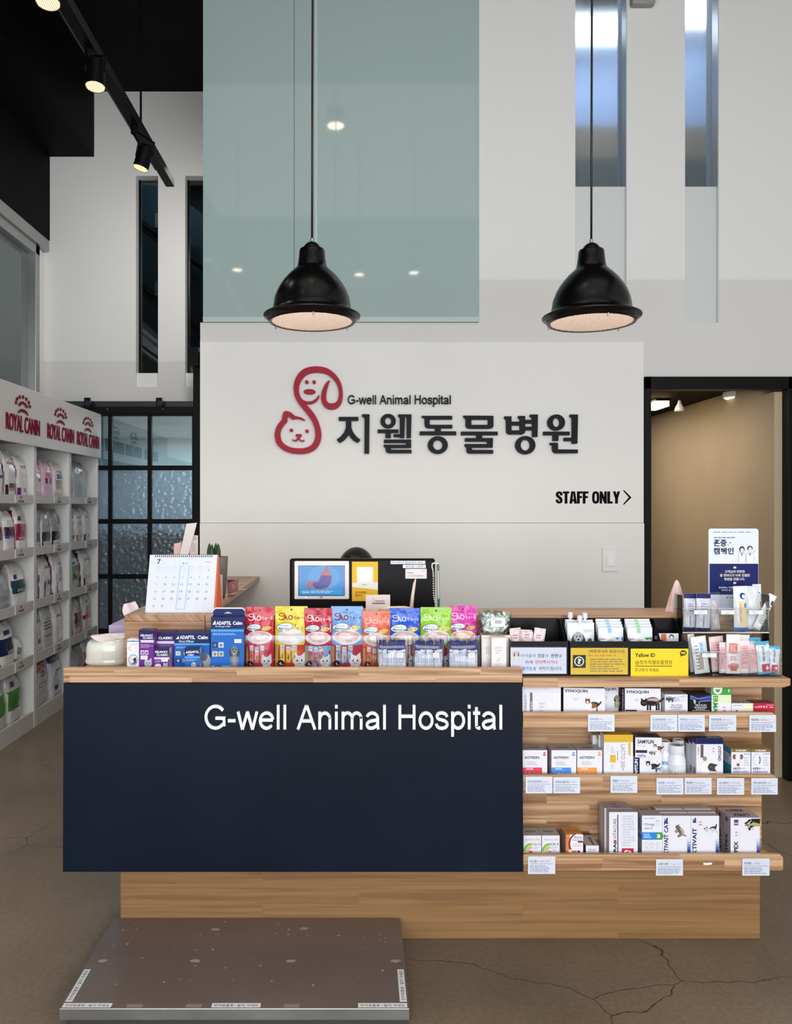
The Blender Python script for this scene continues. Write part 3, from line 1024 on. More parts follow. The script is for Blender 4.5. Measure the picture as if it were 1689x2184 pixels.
yf = YW - 0.026
r = empty('logo_sign', at(660, 876, YW), 'red raised logo of a dog and a cat left of the black lettering', 'logo')
m = MB()
k = 1.0
m.ribbon([(1247, 400, 12), (1205, 460, 52), (1165, 550, 78), (1135, 660, 92), (1132, 770, 98), (1165, 860, 108), (1225, 908, 116), (1300, 919, 120), (1375, 900, 110), (1435, 840, 92), (1466, 750, 80), (1472, 650, 76), (1458, 540, 80), (1418, 430, 86), (1350, 335, 94), (1265, 258, 102), (1170, 208, 110), (1060, 185, 117), (945, 182, 118), (835, 200, 120), (740, 245, 122), (660, 325, 118), (608, 425, 108), (585, 530, 104), (588, 630, 98), (612, 720, 100), (665, 815, 108), (735, 905, 108), (810, 990, 116), (885, 1085, 118), (952, 1195, 114), (1000, 1320, 112), (1023, 1450, 118), (1015, 1570, 119), (965, 1685, 118), (875, 1765, 114), (750, 1803, 112), (615, 1808, 112), (470, 1788, 110), (335, 1725, 112), (245, 1630, 114), (212, 1505, 108), (225, 1390, 106), (275, 1290, 104), (350, 1205, 96)], lambda x, y: lg(x, y), yf, YW, RED, 5)
m.prism([lg(*q) for q in ((300, 1195), (308, 1110), (330, 1045), (358, 1012), (400, 1010), (450, 1025), (500, 1055), (545, 1095), (570, 1112), (640, 1125), (700, 1145), (745, 1175), (762, 1192), (750, 1202), (700, 1185), (640, 1170), (570, 1165), (510, 1180), (470, 1150), (408, 1105), (402, 1150), (405, 1215), (370, 1250), (310, 1230))], yf - 0.0004, YW, RED)
m.build('cat_outline', r)
m = MB(); m.ribbon([(700, 800, 40), (770, 838, 50), (850, 845, 52), (920, 830, 50), (980, 790, 44), (1020, 738, 28), (1034, 690, 14)], lambda x, y: lg(x, y), yf + 0.0004, YW, RED, 5)
for cx, cy, rx, ry in ((795, 432, 33, 35), (940, 432, 32, 34), (850, 625, 117, 51)):
    x, z = lg(cx, cy); m.ring(x, z, (rx / S1 * YW / F, ry / S1 * YW / F), (0.00001, 0.00001), yf, YW, RED, 30)
m.build('dog_face', r)
m = MB()
for cx, cy in ((487, 1392), (800, 1410)):
    x, z = lg(cx, cy); m.ring(x, z, (32 / S1 * YW / F, 33 / S1 * YW / F), (0.00001, 0.00001), yf, YW, RED, 24)
m.prism([lg(*q) for q in ((590, 1470), (680, 1470), (695, 1485), (690, 1505), (645, 1555), (660, 1570), (600, 1570), (618, 1552), (575, 1505), (574, 1485))], yf, YW, RED)
m.ribbon([(508, 1575, 20), (540, 1600, 22), (582, 1596, 24), (618, 1558, 26)], lambda x, y: lg(x, y), yf + 0.0003, YW, RED, 5)
m.ribbon([(640, 1558, 26), (668, 1597, 24), (708, 1610, 22), (745, 1585, 20)], lambda x, y: lg(x, y), yf + 0.0003, YW, RED, 5)
m.build('cat_face', r)

m = MB(); m.grotesque('G-well Animal Hospital', wx(742, YW), wx(961, YW), wz(862.6, YW), wz(843.5, YW), YW - 0.02, YW, INKY, 92)
tag(m.build('wall_lettering', loc=at(851, 866, YW)), 'small dark raised English lettering beside the red logo on the wall', 'lettering')

r = empty('hangul_sign', at(975, 925, YW), 'large black raised Korean lettering on the white wall', 'lettering')


def glyph(ox, polys, rings=()):
    m = MB()
    f = lambda x, y: (wx(ox + x / 6.032, YW), wz(860 + y / 6.032, YW))
    for k, p in enumerate(polys):
        if len(p) == 4 and not isinstance(p[0], tuple):
            p = [(p[0], p[1]), (p[2], p[1]), (p[2], p[3]), (p[0], p[3])]
        m.prism([f(*q) for q in p], yf - 0.0003 * k, YW, INKY)
    for cx, cy, ro, ri in rings:
        x, z = f(cx, cy); s = YW / F / 6.032
        m.ring(x, z, (ro[0] * s, ro[1] * s), (ri[0] * s, ri[1] * s), yf, YW, INKY, 48)
    m.build('letter', r)


glyph(700, [(137, 182, 388, 230), [(230, 228), (297, 228), (298, 320), (322, 380), (365, 435), (415, 475), (380, 515), (325, 485), (285, 442), (262, 405), (240, 442), (200, 485), (148, 515), (110, 472), (160, 435), (205, 380), (228, 320)],
            [(435, 148), (530, 148), (525, 650), (465, 650), (468, 205), (456, 182), (435, 178)]])
glyph(700, [(637, 342, 900, 386), (735, 384, 803, 451), [(840, 403), (925, 403), (925, 441), (840, 439)], [(897, 150), (985, 150), (975, 451), (920, 451), (920, 195), (905, 177), (897, 174)],
            [(717, 472), (1062, 472), (1062, 578), (803, 580), (803, 602), (1067, 602), (1067, 646), (775, 646), (745, 630), (737, 600), (735, 575), (712, 562), (712, 538), (1000, 538), (1000, 515), (717, 515)],
            [(983, 150), (1067, 150), (1060, 451), (1007, 451), (1007, 195), (995, 172), (983, 170)]], [(769, 235, (98, 92), (41, 48))])
glyph(700, [[(1200, 168), (1588, 168), (1588, 214), (1300, 214), (1298, 270), (1310, 283), (1590, 283), (1590, 327), (1443, 327), (1443, 367), (1640, 367), (1640, 414), (1175, 414), (1175, 367), (1370, 367), (1370, 327), (1285, 327), (1250, 315), (1238, 285), (1236, 205), (1222, 192), (1200, 190)]], [(1405, 542, (127, 113), (62, 63))])
glyph(970, [[(105, 165), (487, 168), (487, 216), (204, 216), (204, 300), (134, 300), (134, 215), (122, 192), (105, 190)], (420, 190, 487, 300), [(134, 284), (487, 284), (485, 305), (470, 325), (430, 332), (185, 332), (150, 322), (136, 300)], (75, 370, 542, 415), (272, 410, 342, 458),
            [(127, 453), (480, 453), (477, 574), (210, 575), (210, 603), (483, 605), (483, 650), (180, 650), (152, 638), (145, 600), (144, 575), (122, 552), (122, 529), (410, 529), (410, 497), (127, 497)]])
glyph(970, [[(630, 175), (718, 175), (718, 405), (685, 405), (655, 380), (652, 225), (640, 205), (630, 203)], (715, 243, 832, 290), (700, 355, 860, 405), [(805, 170), (893, 170), (893, 370), (880, 395), (850, 405), (828, 405), (828, 215), (818, 200), (805, 195)], (890, 220, 992, 265), (890, 308, 992, 352),
            [(957, 152), (1055, 152), (1050, 437), (988, 437), (988, 205), (975, 185), (957, 180)]], [(897, 543, (127, 117), (62, 70))])
glyph(970, [(1130, 370, 1462, 415), (1250, 412, 1320, 488), (1392, 448, 1502, 490), [(1470, 152), (1568, 152), (1560, 523), (1497, 523), (1497, 205), (1485, 182), (1470, 180)],
            [(1213, 513), (1312, 513), (1312, 598), (1566, 600), (1566, 645), (1280, 647), (1255, 630), (1245, 600), (1243, 550), (1230, 540), (1213, 537)]], [(1293, 253, (110, 103), (46, 58))])

r = empty('staff_only_sign', at(1265, 1061, YW), 'black STAFF ONLY lettering with arrow on the white wall', 'sign')
BLK = mat('vinyl_black', '#050506', 0.6, spec=0.06)
m = MB()
m.heavy('STAFF', wx(1184.5, YW), wx(1254.5, YW), wz(1074, YW), wz(1048, YW), YW - 0.002, YW, BLK)
m.build('lettering', r)
m = MB()
m.heavy('ONLY', wx(1262.5, YW), wx(1321.5, YW), wz(1074, YW), wz(1048, YW), YW - 0.002, YW, BLK)
m.build('lettering', r)
m = MB(); m.prism([(wx(a, YW), wz(b, YW)) for a, b in ((1328, 1045.5), (1331, 1045.5), (1346.5, 1061), (1331, 1076), (1328, 1076), (1341, 1061))], YW - 0.002, YW, BLK); m.build('arrow', r)

# ---------------------------------------------------------------- pendants, track, spots
GRID = mat('grill_wire', '#a58a70', 0.4, 0.6)
REFLECT = mat('lamp_reflector', '#e8dccb', 0.35, 0.0)


def pendant(px, py, label, tilt):
    d = 2.90
    s = d / F
    cx, cz = wx(px, d), wz(py, d)
    r = empty('pendant_lamp', (cx, d, cz), label, 'pendant lamp', 'black pendant lamps over the counter')
    prof = [(86, 0), (91, -1), (94, 3), (96, 8), (102, 10), (103.5, 12), (103, 14), (97, 17), (88, 20), (84, 24), (83, 32), (80, 50), (74, 66), (66, 80), (57, 92), (47, 103), (38, 111), (32, 117), (30, 125), (28, 140), (27, 152), (25.5, 155), (19, 156)]
    m = MB(); m.lathe([(a * s, b * s) for a, b in prof], (cx, d, cz), BLACK_SATIN, 64); sh = m.build('lamp_shade', r)
    m = MB(); m.lathe([(a * s, b * s) for a, b in ((19, 155), (18.5, 158), (16, 163), (11, 168), (5, 171), (0, 172))], (cx, d, cz), BLACK_SATIN, 32); m.build('cap', r)
    m = MB(); m.lathe([(a * s, b * s) for a, b in ((85.5, 0.5), (82, 26), (77, 48), (66, 74), (48, 98), (26, 112), (0, 115))], (cx, d, cz), REFLECT, 48); m.build('reflector', r)
    m = MB(); m.ball((cx, d, cz + 66 * s), (27 * s, 27 * s, 34 * s), mat('bulb_glow', '#ffffff', 0.4, emit='#ffd9b0', estr=20.0), 20, 12); m.build('bulb', r)
    m = MB(); m.lathe([(0, cz + 0.010), (40 * s, cz + 0.008), (85 * s, cz + 0.003)], (cx, d, 0), mat('prismatic_lens_glow', '#3a322c', 0.4, emit='#ffe8da', estr=2.1), 40); m.build('lens', r)
    m = MB()
    R = 86 * s
    n = 20
    for i in range(-n, n + 1):
        for a in (0.55, 0.55 + PI / 2):
            o = i / (n + 0.5) * R
            h = math.sqrt(max(R * R - o * o, 0))
            c_, s_ = math.cos(a), math.sin(a)
            m.tube([(cx + o * c_ - h * s_, d + o * s_ + h * c_, cz + 0.001), (cx + o * c_ + h * s_, d + o * s_ - h * c_, cz + 0.001)], 0.0007, GRID, 4)
    m.build('grill', r)
    m = MB()
    for a in (0.6, 2.7, 4.8):
        m.cyl((cx + 90 * s * math.cos(a), d + 90 * s * math.sin(a), cz - 6 * s), (cx + 90 * s * math.cos(a), d + 90 * s * math.sin(a), cz + 3 * s), 0.0035, ALU, 10)
    m.build('screw', r)
    m = MB(); m.cyl((cx, d, cz + 171 * s), (cx, d, cz + 178 * s), 0.006, ALU, 12); m.build('cord_grip', r)
    m = MB(); m.tube([(cx, d, cz + 177 * s), (cx + 0.001, d, cz + 0.8), (cx + 0.004, d, cz + 1.7), (cx + 0.006, d, ZC)], 0.0042, mat('black_cord', '#0b0b0d', 0.5), 8); m.build('cord', r)
    l = area_light('pendant_bulb_light', (cx, d, cz - 0.012), (0, 0, 0), 0.26, 0.26, 4.0, (1.0, 0.84, 0.66))
    l.data.shape = 'DISK'


pendant(665.5, 687, 'black dome pendant lamp hanging left, before the green glass', 0)
pendant(1261, 689, 'black dome pendant lamp hanging right, before the slot window', 0)

ZT = 3.5
r = empty('track_rail', (-1.17, 3.2, ZT), 'long black lighting track hung below the black ceiling', 'lighting track')
dE = 3380 / 688.0
xT = wx(363, dE)
m = MB(); m.box(xT - 0.026, xT + 0.026, 0.6, dE, ZT - 0.02, ZT + 0.03, BLACK_METAL); m.build('rail', r, bevel=0.003)
m = MB(); m.box(xT - 0.030, xT - 0.022, 0.6, dE - 0.25, ZT - 0.022, ZT - 0.016, mat('track_slot_edge', '#3c3c3e', 0.35)); m.build('contact_slot', r)
m = MB()
for y in (3.0, 4.25):
    m.cyl((xT, y, ZT + 0.02), (xT, y, ZC), 0.006, BLACK_METAL, 8)
m.build('suspension_rod', r)


def spot(px, py, d, dia, lean, label, on=GLOW_HOT):
    """can spotlight hanging from the track; px, py is the centre of its glowing mouth"""
    c = Vector(at(px, py, d))
    ax = Vector((lean[0], lean[1], 1)).normalized()
    top = c + ax * dia * 1.42
    r = empty('track_spotlight', tuple(c), label, 'spotlight', 'black can spotlights on the lighting track')
    m = MB(); m.cyl(c + ax * 0.004, top, dia / 2, BLACK_METAL, 28, dia / 2 * 0.96, caps=False)
    m.cyl(top, top + ax * 0.012, dia / 2 * 0.96, BLACK_METAL, 28, dia / 2 * 0.80); m.build('can', r)
    u = ax.orthogonal().normalized(); w = ax.cross(u)
    m = MB(); m.cyl(c + ax * 0.006, c + ax * 0.012, dia / 2 * 0.95, on, 28); m.build('lens', r)
    m = MB()
    for k in range(-5, 6):
        o = k / 5.6 * dia / 2
        h = math.sqrt(max((dia / 2 * 0.95) ** 2 - o * o, 0))
        X = Vector((1, 0, 0)); X = (X - ax * X.dot(ax)).normalized(); Y = ax.cross(X)
        m.cyl(c + ax * 0.004 + X * o - Y * h, c + ax * 0.004 + X * o + Y * h, 0.0011, mat('louvre_gold', '#a8916a', 0.4, 0.6), 5)
    m.build('louvre', r)
    m = MB(); m.tube([top - ax * dia * 0.5 + Vector((dia * 0.52, 0, 0)), top + Vector((dia * 0.5, 0, 0.03)), (xT + 0.01, top.y, ZT - 0.05)], 0.006, BLACK_METAL, 8)
    m.tube([top - ax * dia * 0.5 - Vector((dia * 0.52, 0, 0)), top + Vector((-dia * 0.5, 0, 0.03)), (xT - 0.01, top.y, ZT - 0.05)], 0.006, BLACK_METAL, 8)
    m.cyl((xT, top.y, ZT - 0.06), (xT, top.y, ZT - 0.0205), 0.018, BLACK_METAL, 14); m.build('bracket', r)
    l = bpy.data.lights.new('spotlight_beam', 'SPOT')
    l.energy, l.color, l.spot_size, l.spot_blend, l.shadow_soft_size = 22, (1.0, 0.90, 0.76), 1.6, 1.0, 0.04
    o = bpy.data.objects.new('spotlight_beam', l); COL.objects.link(o)
    o.location = c - ax * 0.01
    o.rotation_euler = (-ax).to_track_quat('-Z', 'Y').to_euler()


spot(102, 9, 2.85, 0.086, (-0.02, 0.10), 'topmost spotlight on the black track, cut by the picture edge')
spot(203, 188, 3.42, 0.083, (0.0, 0.12), 'middle spotlight on the black track, against the black ceiling')
spot(299, 361, 4.12, 0.080, (0.28, 0.06), 'lowest spotlight on the black track, against the white back wall')
# lamps over the waiting side, whose reflections show in the green glass
for k, (px, py, L_, lab) in enumerate(((507, 578, 7.6, 'ceiling can lamp reflected at the left of the green glass'), (766, 588, 7.6, 'ceiling can lamp reflected right of the left pendant'), (882, 584, 7.6, 'cool white can lamp reflected at the right of the green glass'), (716, 272, 7.0, 'larger can lamp reflected high in the green glass'))):
    rad = 0.072 if k == 3 else 0.046
    x, z = wx(px, L_), wz(py, L_)
    y = 2 * YB - L_
    r = empty('can_lamp', (x, y, z), lab, 'spotlight', 'can lamps over the waiting side')
    m = MB(); m.cyl((x, y, z + 0.004), (x, y, z + 0.02), rad, GLOW_COOL if k == 2 else GLOW_STRONG, 24); m.build('lens', r)
    m = MB(); m.cyl((x, y, z), (x, y, min(z + 0.16, ZC - 0.01)), rad + 0.004, BLACK_METAL, 24, caps=False); m.cyl((x, y, z + 0.16), (x, y, ZC), 0.008, BLACK_METAL, 10); m.build('can', r)

# ================================================================ RECEPTION COUNTER
DF, DB, DR = 2.60, 2.75, 2.775      # shelf fronts, counter front, raised counter front
NAVY = noisy('navy_sheet_metal', '#0c1320', '#111a2a', 2.0, (0.28, 0.40), 0.0, spec=0.10)
r = empty('reception_counter', (0.2, 2.75, 0), 'pine reception counter with navy front panel and open product shelves', 'counter')
bx0, bx1 = wx(257, DB), wx(1621, DB)
m = MB(); m.box(bx0, bx1, DB, DB + 0.03, 0, 0.312, PINE_BASE)
m.box(bx0, bx0 + 0.03, DB + 0.03, 3.20, 0, 0.914, PINE_SIDE); m.box(bx1 - 0.03, bx1, DB + 0.03, 2.96, 0, 0.905, PINE_SIDE)
m.build('base', r, bevel=0.0015)
nx0, nx1 = wx(135, DF), wx(1114, DF)
m = MB(); m.box(bx0, bx1 + 0.006, DB, DB + 0.03, 0.313, 0.914, PINE); m.build('back_panel', r, bevel=0.0015)
m = MB()
zt_, zb_ = wz(1457, DF), wz(1860, DF - 0.016)
m.prism([(0, 0), (1, 0), (1, 1), (0, 1)], 0, 1, NAVY)
pts = [(nx0, DF, zt_), (nx1, DF, zt_), (nx1, DF - 0.016, zb_), (nx0 + 0.004, DF - 0.016, zb_)]
m.v = [(nx0 + 0.004, DF - 0.016, zb_), (nx1, DF - 0.016, zb_), (nx1, DF, zt_), (nx0, DF, zt_),
       (nx0 + 0.004, DF + 0.014, zb_), (nx1, DF + 0.014, zb_), (nx1, DF + 0.03, zt_), (nx0, DF + 0.03, zt_)]
np_ = m.build('front_panel', r, bevel=0.0015)
m = MB(); m.grotesque('G-well Animal Hospital', wx(438, DF), wx(1071, DF), wz(1554, DF), wz(1502, DF), DF - 0.011, DF + 0.002, mat('panel_letter_white', '#e8eaec', 0.4), 92)
m.build('lettering', np_)
m = MB(); m.box(bx0 + 0.06, nx1 - 0.02, DF + 0.03, DB, 0.36, 0.90, PINE_SIDE); m.build('panel_support', r)
m = MB(); m.box(wx(136, DF), wx(1113.5, DF), DF - 0.004, DF + 0.018, wz(1455.5, DF), wz(1424, DF), PINE); m.build('ledge_lip', r, bevel=0.002)
m = MB(); m.box(wx(136, DF), nx1, DF + 0.018, DR, 0.915, 0.935, PINE_TOP); m.box(wx(136, DF), bx0 + 0.01, DR, 3.30, 0.915, 0.935, PINE_SIDE); m.build('ledge_top', r, bevel=0.0015)
m = MB()
zt_, zb_ = wz(1447, DF), wz(1466, DF)
e1 = wx(1686, DF)
m.add([(nx1 + 0.002, DF, zb_), (e1 - 0.02, DF, zb_), (e1, DF, zb_ + 0.006), (e1, DF, zt_), (nx1 + 0.002, DF, zt_),
       (nx1 + 0.002, DR, zb_), (e1 - 0.02, DR, zb_), (e1, DR, zb_ + 0.006), (e1, DR, zt_), (nx1 + 0.002, DR, zt_)],
      [(0, 1, 2, 3, 4), (9, 8, 7, 6, 5), (0, 5, 6, 1), (1, 6, 7, 2), (2, 7, 8, 3), (3, 8, 9, 4), (4, 9, 5, 0)], PINE)
m.build('shelf', r, bevel=0.0015)
SH = []
for ya, yb, xe in ((1519.5, 1552, 1654), (1652.5, 1686, 1656), (1822.5, 1857, 1670.5)):
    lt, lb = wz(ya, DF), wz(yb, DF)
    x1 = wx(xe, DF)
    m = MB(); m.box(nx1 + 0.002, x1 - 0.004, DF + 0.016, DB, lt - 0.044, lt - 0.032, PINE); sh = m.build('shelf', r)
    m = MB(); m.prism([(nx1 + 0.002, lb), (x1 - 0.004, lb), (x1, lb + 0.004), (x1, lt - 0.010), (x1 - 0.010, lt), (nx1 + 0.002, lt)], DF, DF + 0.016, PINE); m.build('lip', sh, bevel=0.0015)
    SH.append(lt - 0.032)
ZU = wz(1312, DR)     # raised counter height
rx0, rx1 = wx(265, DR), wx(553, 4.3)
m = MB(); m.box(rx1, bx1, DR + 0.012, DR + 0.032, 0.935, ZU - 0.022, PINE_TOP); m.box(bx1 - 0.02, bx1, DR + 0.03, 2.96, 0.905, ZU - 0.022, PINE_TOP); m.build('riser', r)
m = MB(); m.box(rx1 + 0.001, bx1, DR, 2.975, ZU - 0.022, ZU, PINE_TOP); m.build('raised_top', r, bevel=0.002)
m = MB(); m.box(rx0, rx1, DR + 0.001, DR + 0.025, 0.936, ZU - 0.022, PINE_TOP); m.box(rx0, rx0 + 0.02, DR + 0.025, 4.28, 0.60, ZU - 0.022, PINE_SIDE)
m.box(rx0 + 0.02, rx1 - 0.06, 3.35, 3.37, 0.0, ZU - 0.022, PINE_SIDE); m.build('return_body', r, bevel=0.0015)
m = MB(); m.box(rx0, rx1, DR, YB - 0.035, ZU - 0.022, ZU, PINE_SIDE); m.build('return_top', r, bevel=0.002)
r = empty('work_desk', (0.35, 3.2, 0), 'low inner desk behind the counter that carries the black monitor', 'desk')
m = MB(); m.box(rx1 + 0.02, 1.25, 2.98, 3.42, 0.72, 0.745, PINE_TOP); m.build('desktop', r)
for x in (rx1 + 0.03, 1.20):
    m = MB(); m.box(x, x + 0.03, 3.0, 3.4, 0, 0.72, PINE_TOP); m.build('leg_panel', r)


# ================================================================ PRODUCT BUILDERS
PINKTXT = ink('#dd98a2')
GREY = ink('#9a9aa2')
DGREY = ink('#55565c')
NAV = ink('#14163c')
STICKER = ink('#f1eef0', 0.5)


def sticker(parent, fn, x0, y0, x1, y1, T=None):
    m = MB(); m.T = T
    f = Face(m, fn, base=0.0012)
    f.rect(x0, y0, x1, y1, STICKER)
    w = x1 - x0; h = y1 - y0
    f.small(x0 + w * 0.12, y0 + h * 0.15, x1 - w * 0.1, y1 - h * 0.15, 2, PINKTXT, int(x0))
    m.build('price_sticker', parent)


def carton(name, label, cat, x0, x1, ytop, zb, d, depth, body, draw=None, rot=0.0, group=None, faces=None, side=None, topdraw=None, price=None, right=None):
    """printed cardboard carton standing on zb; x0..x1 and ytop bound its front face as seen at distance d"""
    X0, X1, zt = wx(x0, d), wx(x1, d), wz(ytop, d)
    c = Vector(((X0 + X1) / 2, d + depth / 2, zb))
    m = MB()
    T = Matrix.Translation(c) @ Matrix.Rotation(math.radians(rot), 4, 'Z') @ Matrix.Translation(-c)
    m.T = T
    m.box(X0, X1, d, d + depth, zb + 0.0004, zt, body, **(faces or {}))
    fn = lambda px, py, l: (wx(px, d), d - l, wz(py, d))
    if draw:
        draw(Face(m, fn))
    if side:
        side(Face(m, lambda u, v, l: (X0 - l, d + depth * (1 - u), zt - v * (zt - zb))))
    if right:
        right(Face(m, lambda u, v, l: (X1 + l, d + depth * u, zt - v * (zt - zb))))
    if topdraw:
        topdraw(Face(m, lambda u, v, l: (X0 + u * (X1 - X0), d + depth * (1 - v), zt + l)))
    o = m.build(name, loc=tuple(c))
    tag(o, label, cat, group)
    if price:
        sticker(o, fn, *price, T=T)
    return o


from mathutils import noise as mnoise


def pouch(name, label, cat, x0, x1, ytop, zb, d, thick, body, draw=None, seed=0, wr=0.004, group=None, rot=0.0, backmat=None, taper=0.0, tilt=0.0, price=None, mouth=0.10, nu=26, nv=34):
    """sealed film pouch: flat crimped top, bulging body, creased front"""
    zb += 0.0007
    X0, X1, zt = wx(x0, d), wx(x1, d), wz(ytop, d)
    ybot = CY + (EYE - zb) * F / d
    c = Vector(((X0 + X1) / 2, d, zb))
    T = Matrix.Translation(c) @ Matrix.Rotation(math.radians(tilt), 4, 'Y') @ Matrix.Rotation(math.radians(rot), 4, 'Z') @ Matrix.Translation(-c)

    def depth_at(u, v):
        s = 2 * u - 1
        e = max(0.0, 1 - abs(s) ** 3.2)
        t = 1.0
        if v < mouth:
            t = 0.04
        elif v < mouth + 0.25:
            q = (v - mouth) / 0.25
            t = 0.04 + 0.96 * q * q * (3 - 2 * q)
        if v > 0.93:
            t *= max(0.25, 1 - ((v - 0.93) / 0.07) ** 2 * 0.75)
        n = mnoise.noise(Vector((u * 3.1 + seed * 7.3, v * 5.0 + seed, seed * 3.7))) + 0.5 * mnoise.noise(Vector((u * 7.0, v * 11.0 + seed * 2, seed)))
        return thick * e * t + wr * n * min(1.0, e * 2) * (1.0 if v > mouth else 0.3)

    def fn(px, py, l):
        u, v = (px - x0) / (x1 - x0), (py - ytop) / (ybot - ytop)
        sh = taper * (0.5 - u) * max(0.0, 0.35 - v) / 0.35
        return (wx(px, d) + sh * (X1 - X0), d - depth_at(u, v) - l, wz(py, d))
    m = MB(); m.T = T
    m.surf(lambda u, v: fn(x0 + u * (x1 - x0), ytop + v * (ybot - ytop), 0), nu, nv, body)
    m.surf(lambda u, v: (lambda p: (p[0], d + 0.002 + 0.35 * max(0.0, d - p[1]), p[2]))(fn(x0 + u * (x1 - x0), ytop + v * (ybot - ytop), 0)), 10, 12, backmat or body)
    if draw:
        draw(Face(m, fn, fine=9, base=0.0008))
    o = m.build(name, loc=tuple(c))
    tag(o, label, cat, group)
    if price:
        sticker(o, lambda px, py, l: fn(px, py, l + 0.003), *price, T=T)
    return o


# small printed animals ------------------------------------------------------
def pup_head(f, fur='#8d8d92', dark='#3a3a40', light='#c9c9cc'):
    f.ell(-4, 4, 3.2, 6.5, dark, 12).ell(4.2, 4, 3.2, 6.5, dark, -12).ell(0, 1.5, 5, 6, fur).ell(0, 5.5, 3, 3.2, light)
    f.ell(0, 4, 1.3, 1.0, '#141416').ell(-2, 0.5, 0.8, 0.9, '#141416').ell(2, 0.5, 0.8, 0.9, '#141416')


def pup_sit(f, fur='#8d8d92', dark='#3a3a40', light='#c9c9cc'):
    f.ell(0, 14, 6.5, 9, fur).ell(0, 17, 3.8, 7, light).rect(-5, 17, -2, 24, fur).rect(2, 17, 5, 24, fur)
    pup_head(f, fur, dark, light)


def dog_stand(f, fur='#7b4a2c', dark='#241814', light='#eceaea'):
    f.ell(7, 4, 9.5, 5.4, dark).ell(4, 6, 8, 5, fur).ell(-2, 6, 4.6, 7, light)
    for x, c in ((-4, light), (-0.5, light), (11, fur), (14, light)):
        f.rect(x, 7, x + 2.4, 17, c)
    f.pg([(15, 2), (20, -3), (21, -1), (17, 5)], dark)
    f.ell(-5, -2, 4.6, 5.0, fur).ell(-5.5, 0.5, 2.2, 3.6, light).ell(-5.8, 2, 1.1, 0.9, '#111111').ell(-7.4, -2, 0.7, 0.7, '#111111').ell(-3.6, -2, 0.7, 0.7, '#111111')
    f.pg([(-9.5, -3), (-9, -8), (-6.5, -6)], dark).pg([(-0.8, -3), (-1.6, -8), (-4, -6)], dark)


def cat_walk(f, fur='#5a4a48', dark='#161416', light='#b3a09c'):
    f.ell(6, 0, 10, 6.2, fur).ell(7, -2.5, 8, 2.2, light).ell(4, 2, 7, 3, dark)
    for x in (-2, 1.5, 10, 13):
        f.rect(x, 3, x + 2.3, 12, dark)
    f.pg([(15, -2), (21, -6), (22, -4.5), (16, 1)], dark)
    f.ell(-6, 2, 4.6, 4.4, dark).pg([(-10, 1), (-9.6, -5), (-6.5, -2)], dark).pg([(-2.2, 1), (-2.4, -5), (-5.5, -2)], dark)
    f.ell(-7.5, 2, 0.7, 0.5, '#9aa84c').ell(-4.6, 2, 0.7, 0.5, '#9aa84c')


def cat_face(f, fur='#ececee', line='#77777c', pink='#e8b8b8'):
    f.pg([(-5, -2), (-4.6, -8), (-0.6, -4.5)], fur).pg([(5, -2), (4.6, -8), (0.6, -4.5)], fur).ell(0, 0, 5.4, 5, fur)
    f.ell(-2, -0.6, 0.7, 0.9, '#2a2a2c').ell(2, -0.6, 0.7, 0.9, '#2a2a2c').ell(0, 1.3, 0.7, 0.5, pink)
    f.line([(-1.6, 2.2), (0, 1.9), (1.6, 2.2)], 0.4, line)


# ================================================================ ON THE LEDGE
ZL, DL = 0.935, 2.655
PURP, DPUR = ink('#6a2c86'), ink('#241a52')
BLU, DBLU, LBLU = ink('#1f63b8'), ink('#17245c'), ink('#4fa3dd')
W = ink('#eff0f4')


def draw_drop(f):
    f.rect(271, 1366, 296, 1369, '#4aa0cf').pg([(281, 1366), (288, 1366), (284.5, 1370)], '#c0325a')
    f.tx('Pulmotil'[:0] or 'plus', 279, 1372, 294, 1377, '#4a8fc4').small(273, 1378, 282, 1388, 4, GREY, 3).small(286, 1380, 294, 1384, 2, PINKTXT, 4)
    f.ell(284, 1407, 11, 12, '#59aede').ell(284, 1407, 9, 9.6, '#e3d6cc').ell(279, 1407, 3.4, 7, '#e8c4ae').pg([(280, 1414), (286, 1403), (291, 1405), (291.5, 1412), (287, 1416)], '#4a4244').ell(288, 1405, 2.4, 2.6, '#2f2a2c').ell(283, 1411, 3, 2.2, '#f0ece8').small(276, 1424, 292, 1430, 2, GREY, 5)


carton('medicine_carton', 'slim white carton with blue round picture, first at the left of the ledge', 'box', 271, 296, 1364, ZL, DL, 0.035, W, draw_drop, price=(283, 1388, 295, 1393))


def draw_fc1(f):
    f.rect(296, 1344, 328, 1364, DPUR).tx('FELIWAY', 300, 1353, 326.5, 1357.5, W, 0.03).tx('CLASSIC', 304.5, 1358.5, 326.5, 1362.5, W, 0.03)
    f.rect(300, 1365, 328, 1370.5, '#d9cdea').small(300, 1374, 326, 1382, 3, '#c9a9d6', 8)
    for x in (300, 309):
        f.rect(x, 1387, x + 7.5, 1396, '#d5ccd4').ell(x + 4, 1392, 2.4, 2.6, '#6c6070')
    g = f.at(316, 1415, 1.5); cat_face(g, '#b9bac0', '#55565c'); f.ell(314, 1428, 8, 10, '#a6a7ae')


def draw_fc2(f):
    f.rect(328, 1349, 372, 1368, DPUR).tx('CLASSIC', 337.5, 1358, 368, 1363.5, W, 0.035).ell(331.5, 1362, 2.6, 3, '#7b73ae').rect(328, 1367, 372, 1373, '#cfc4e6').small(332, 1376, 368, 1384, 3, '#b997c8', 9)


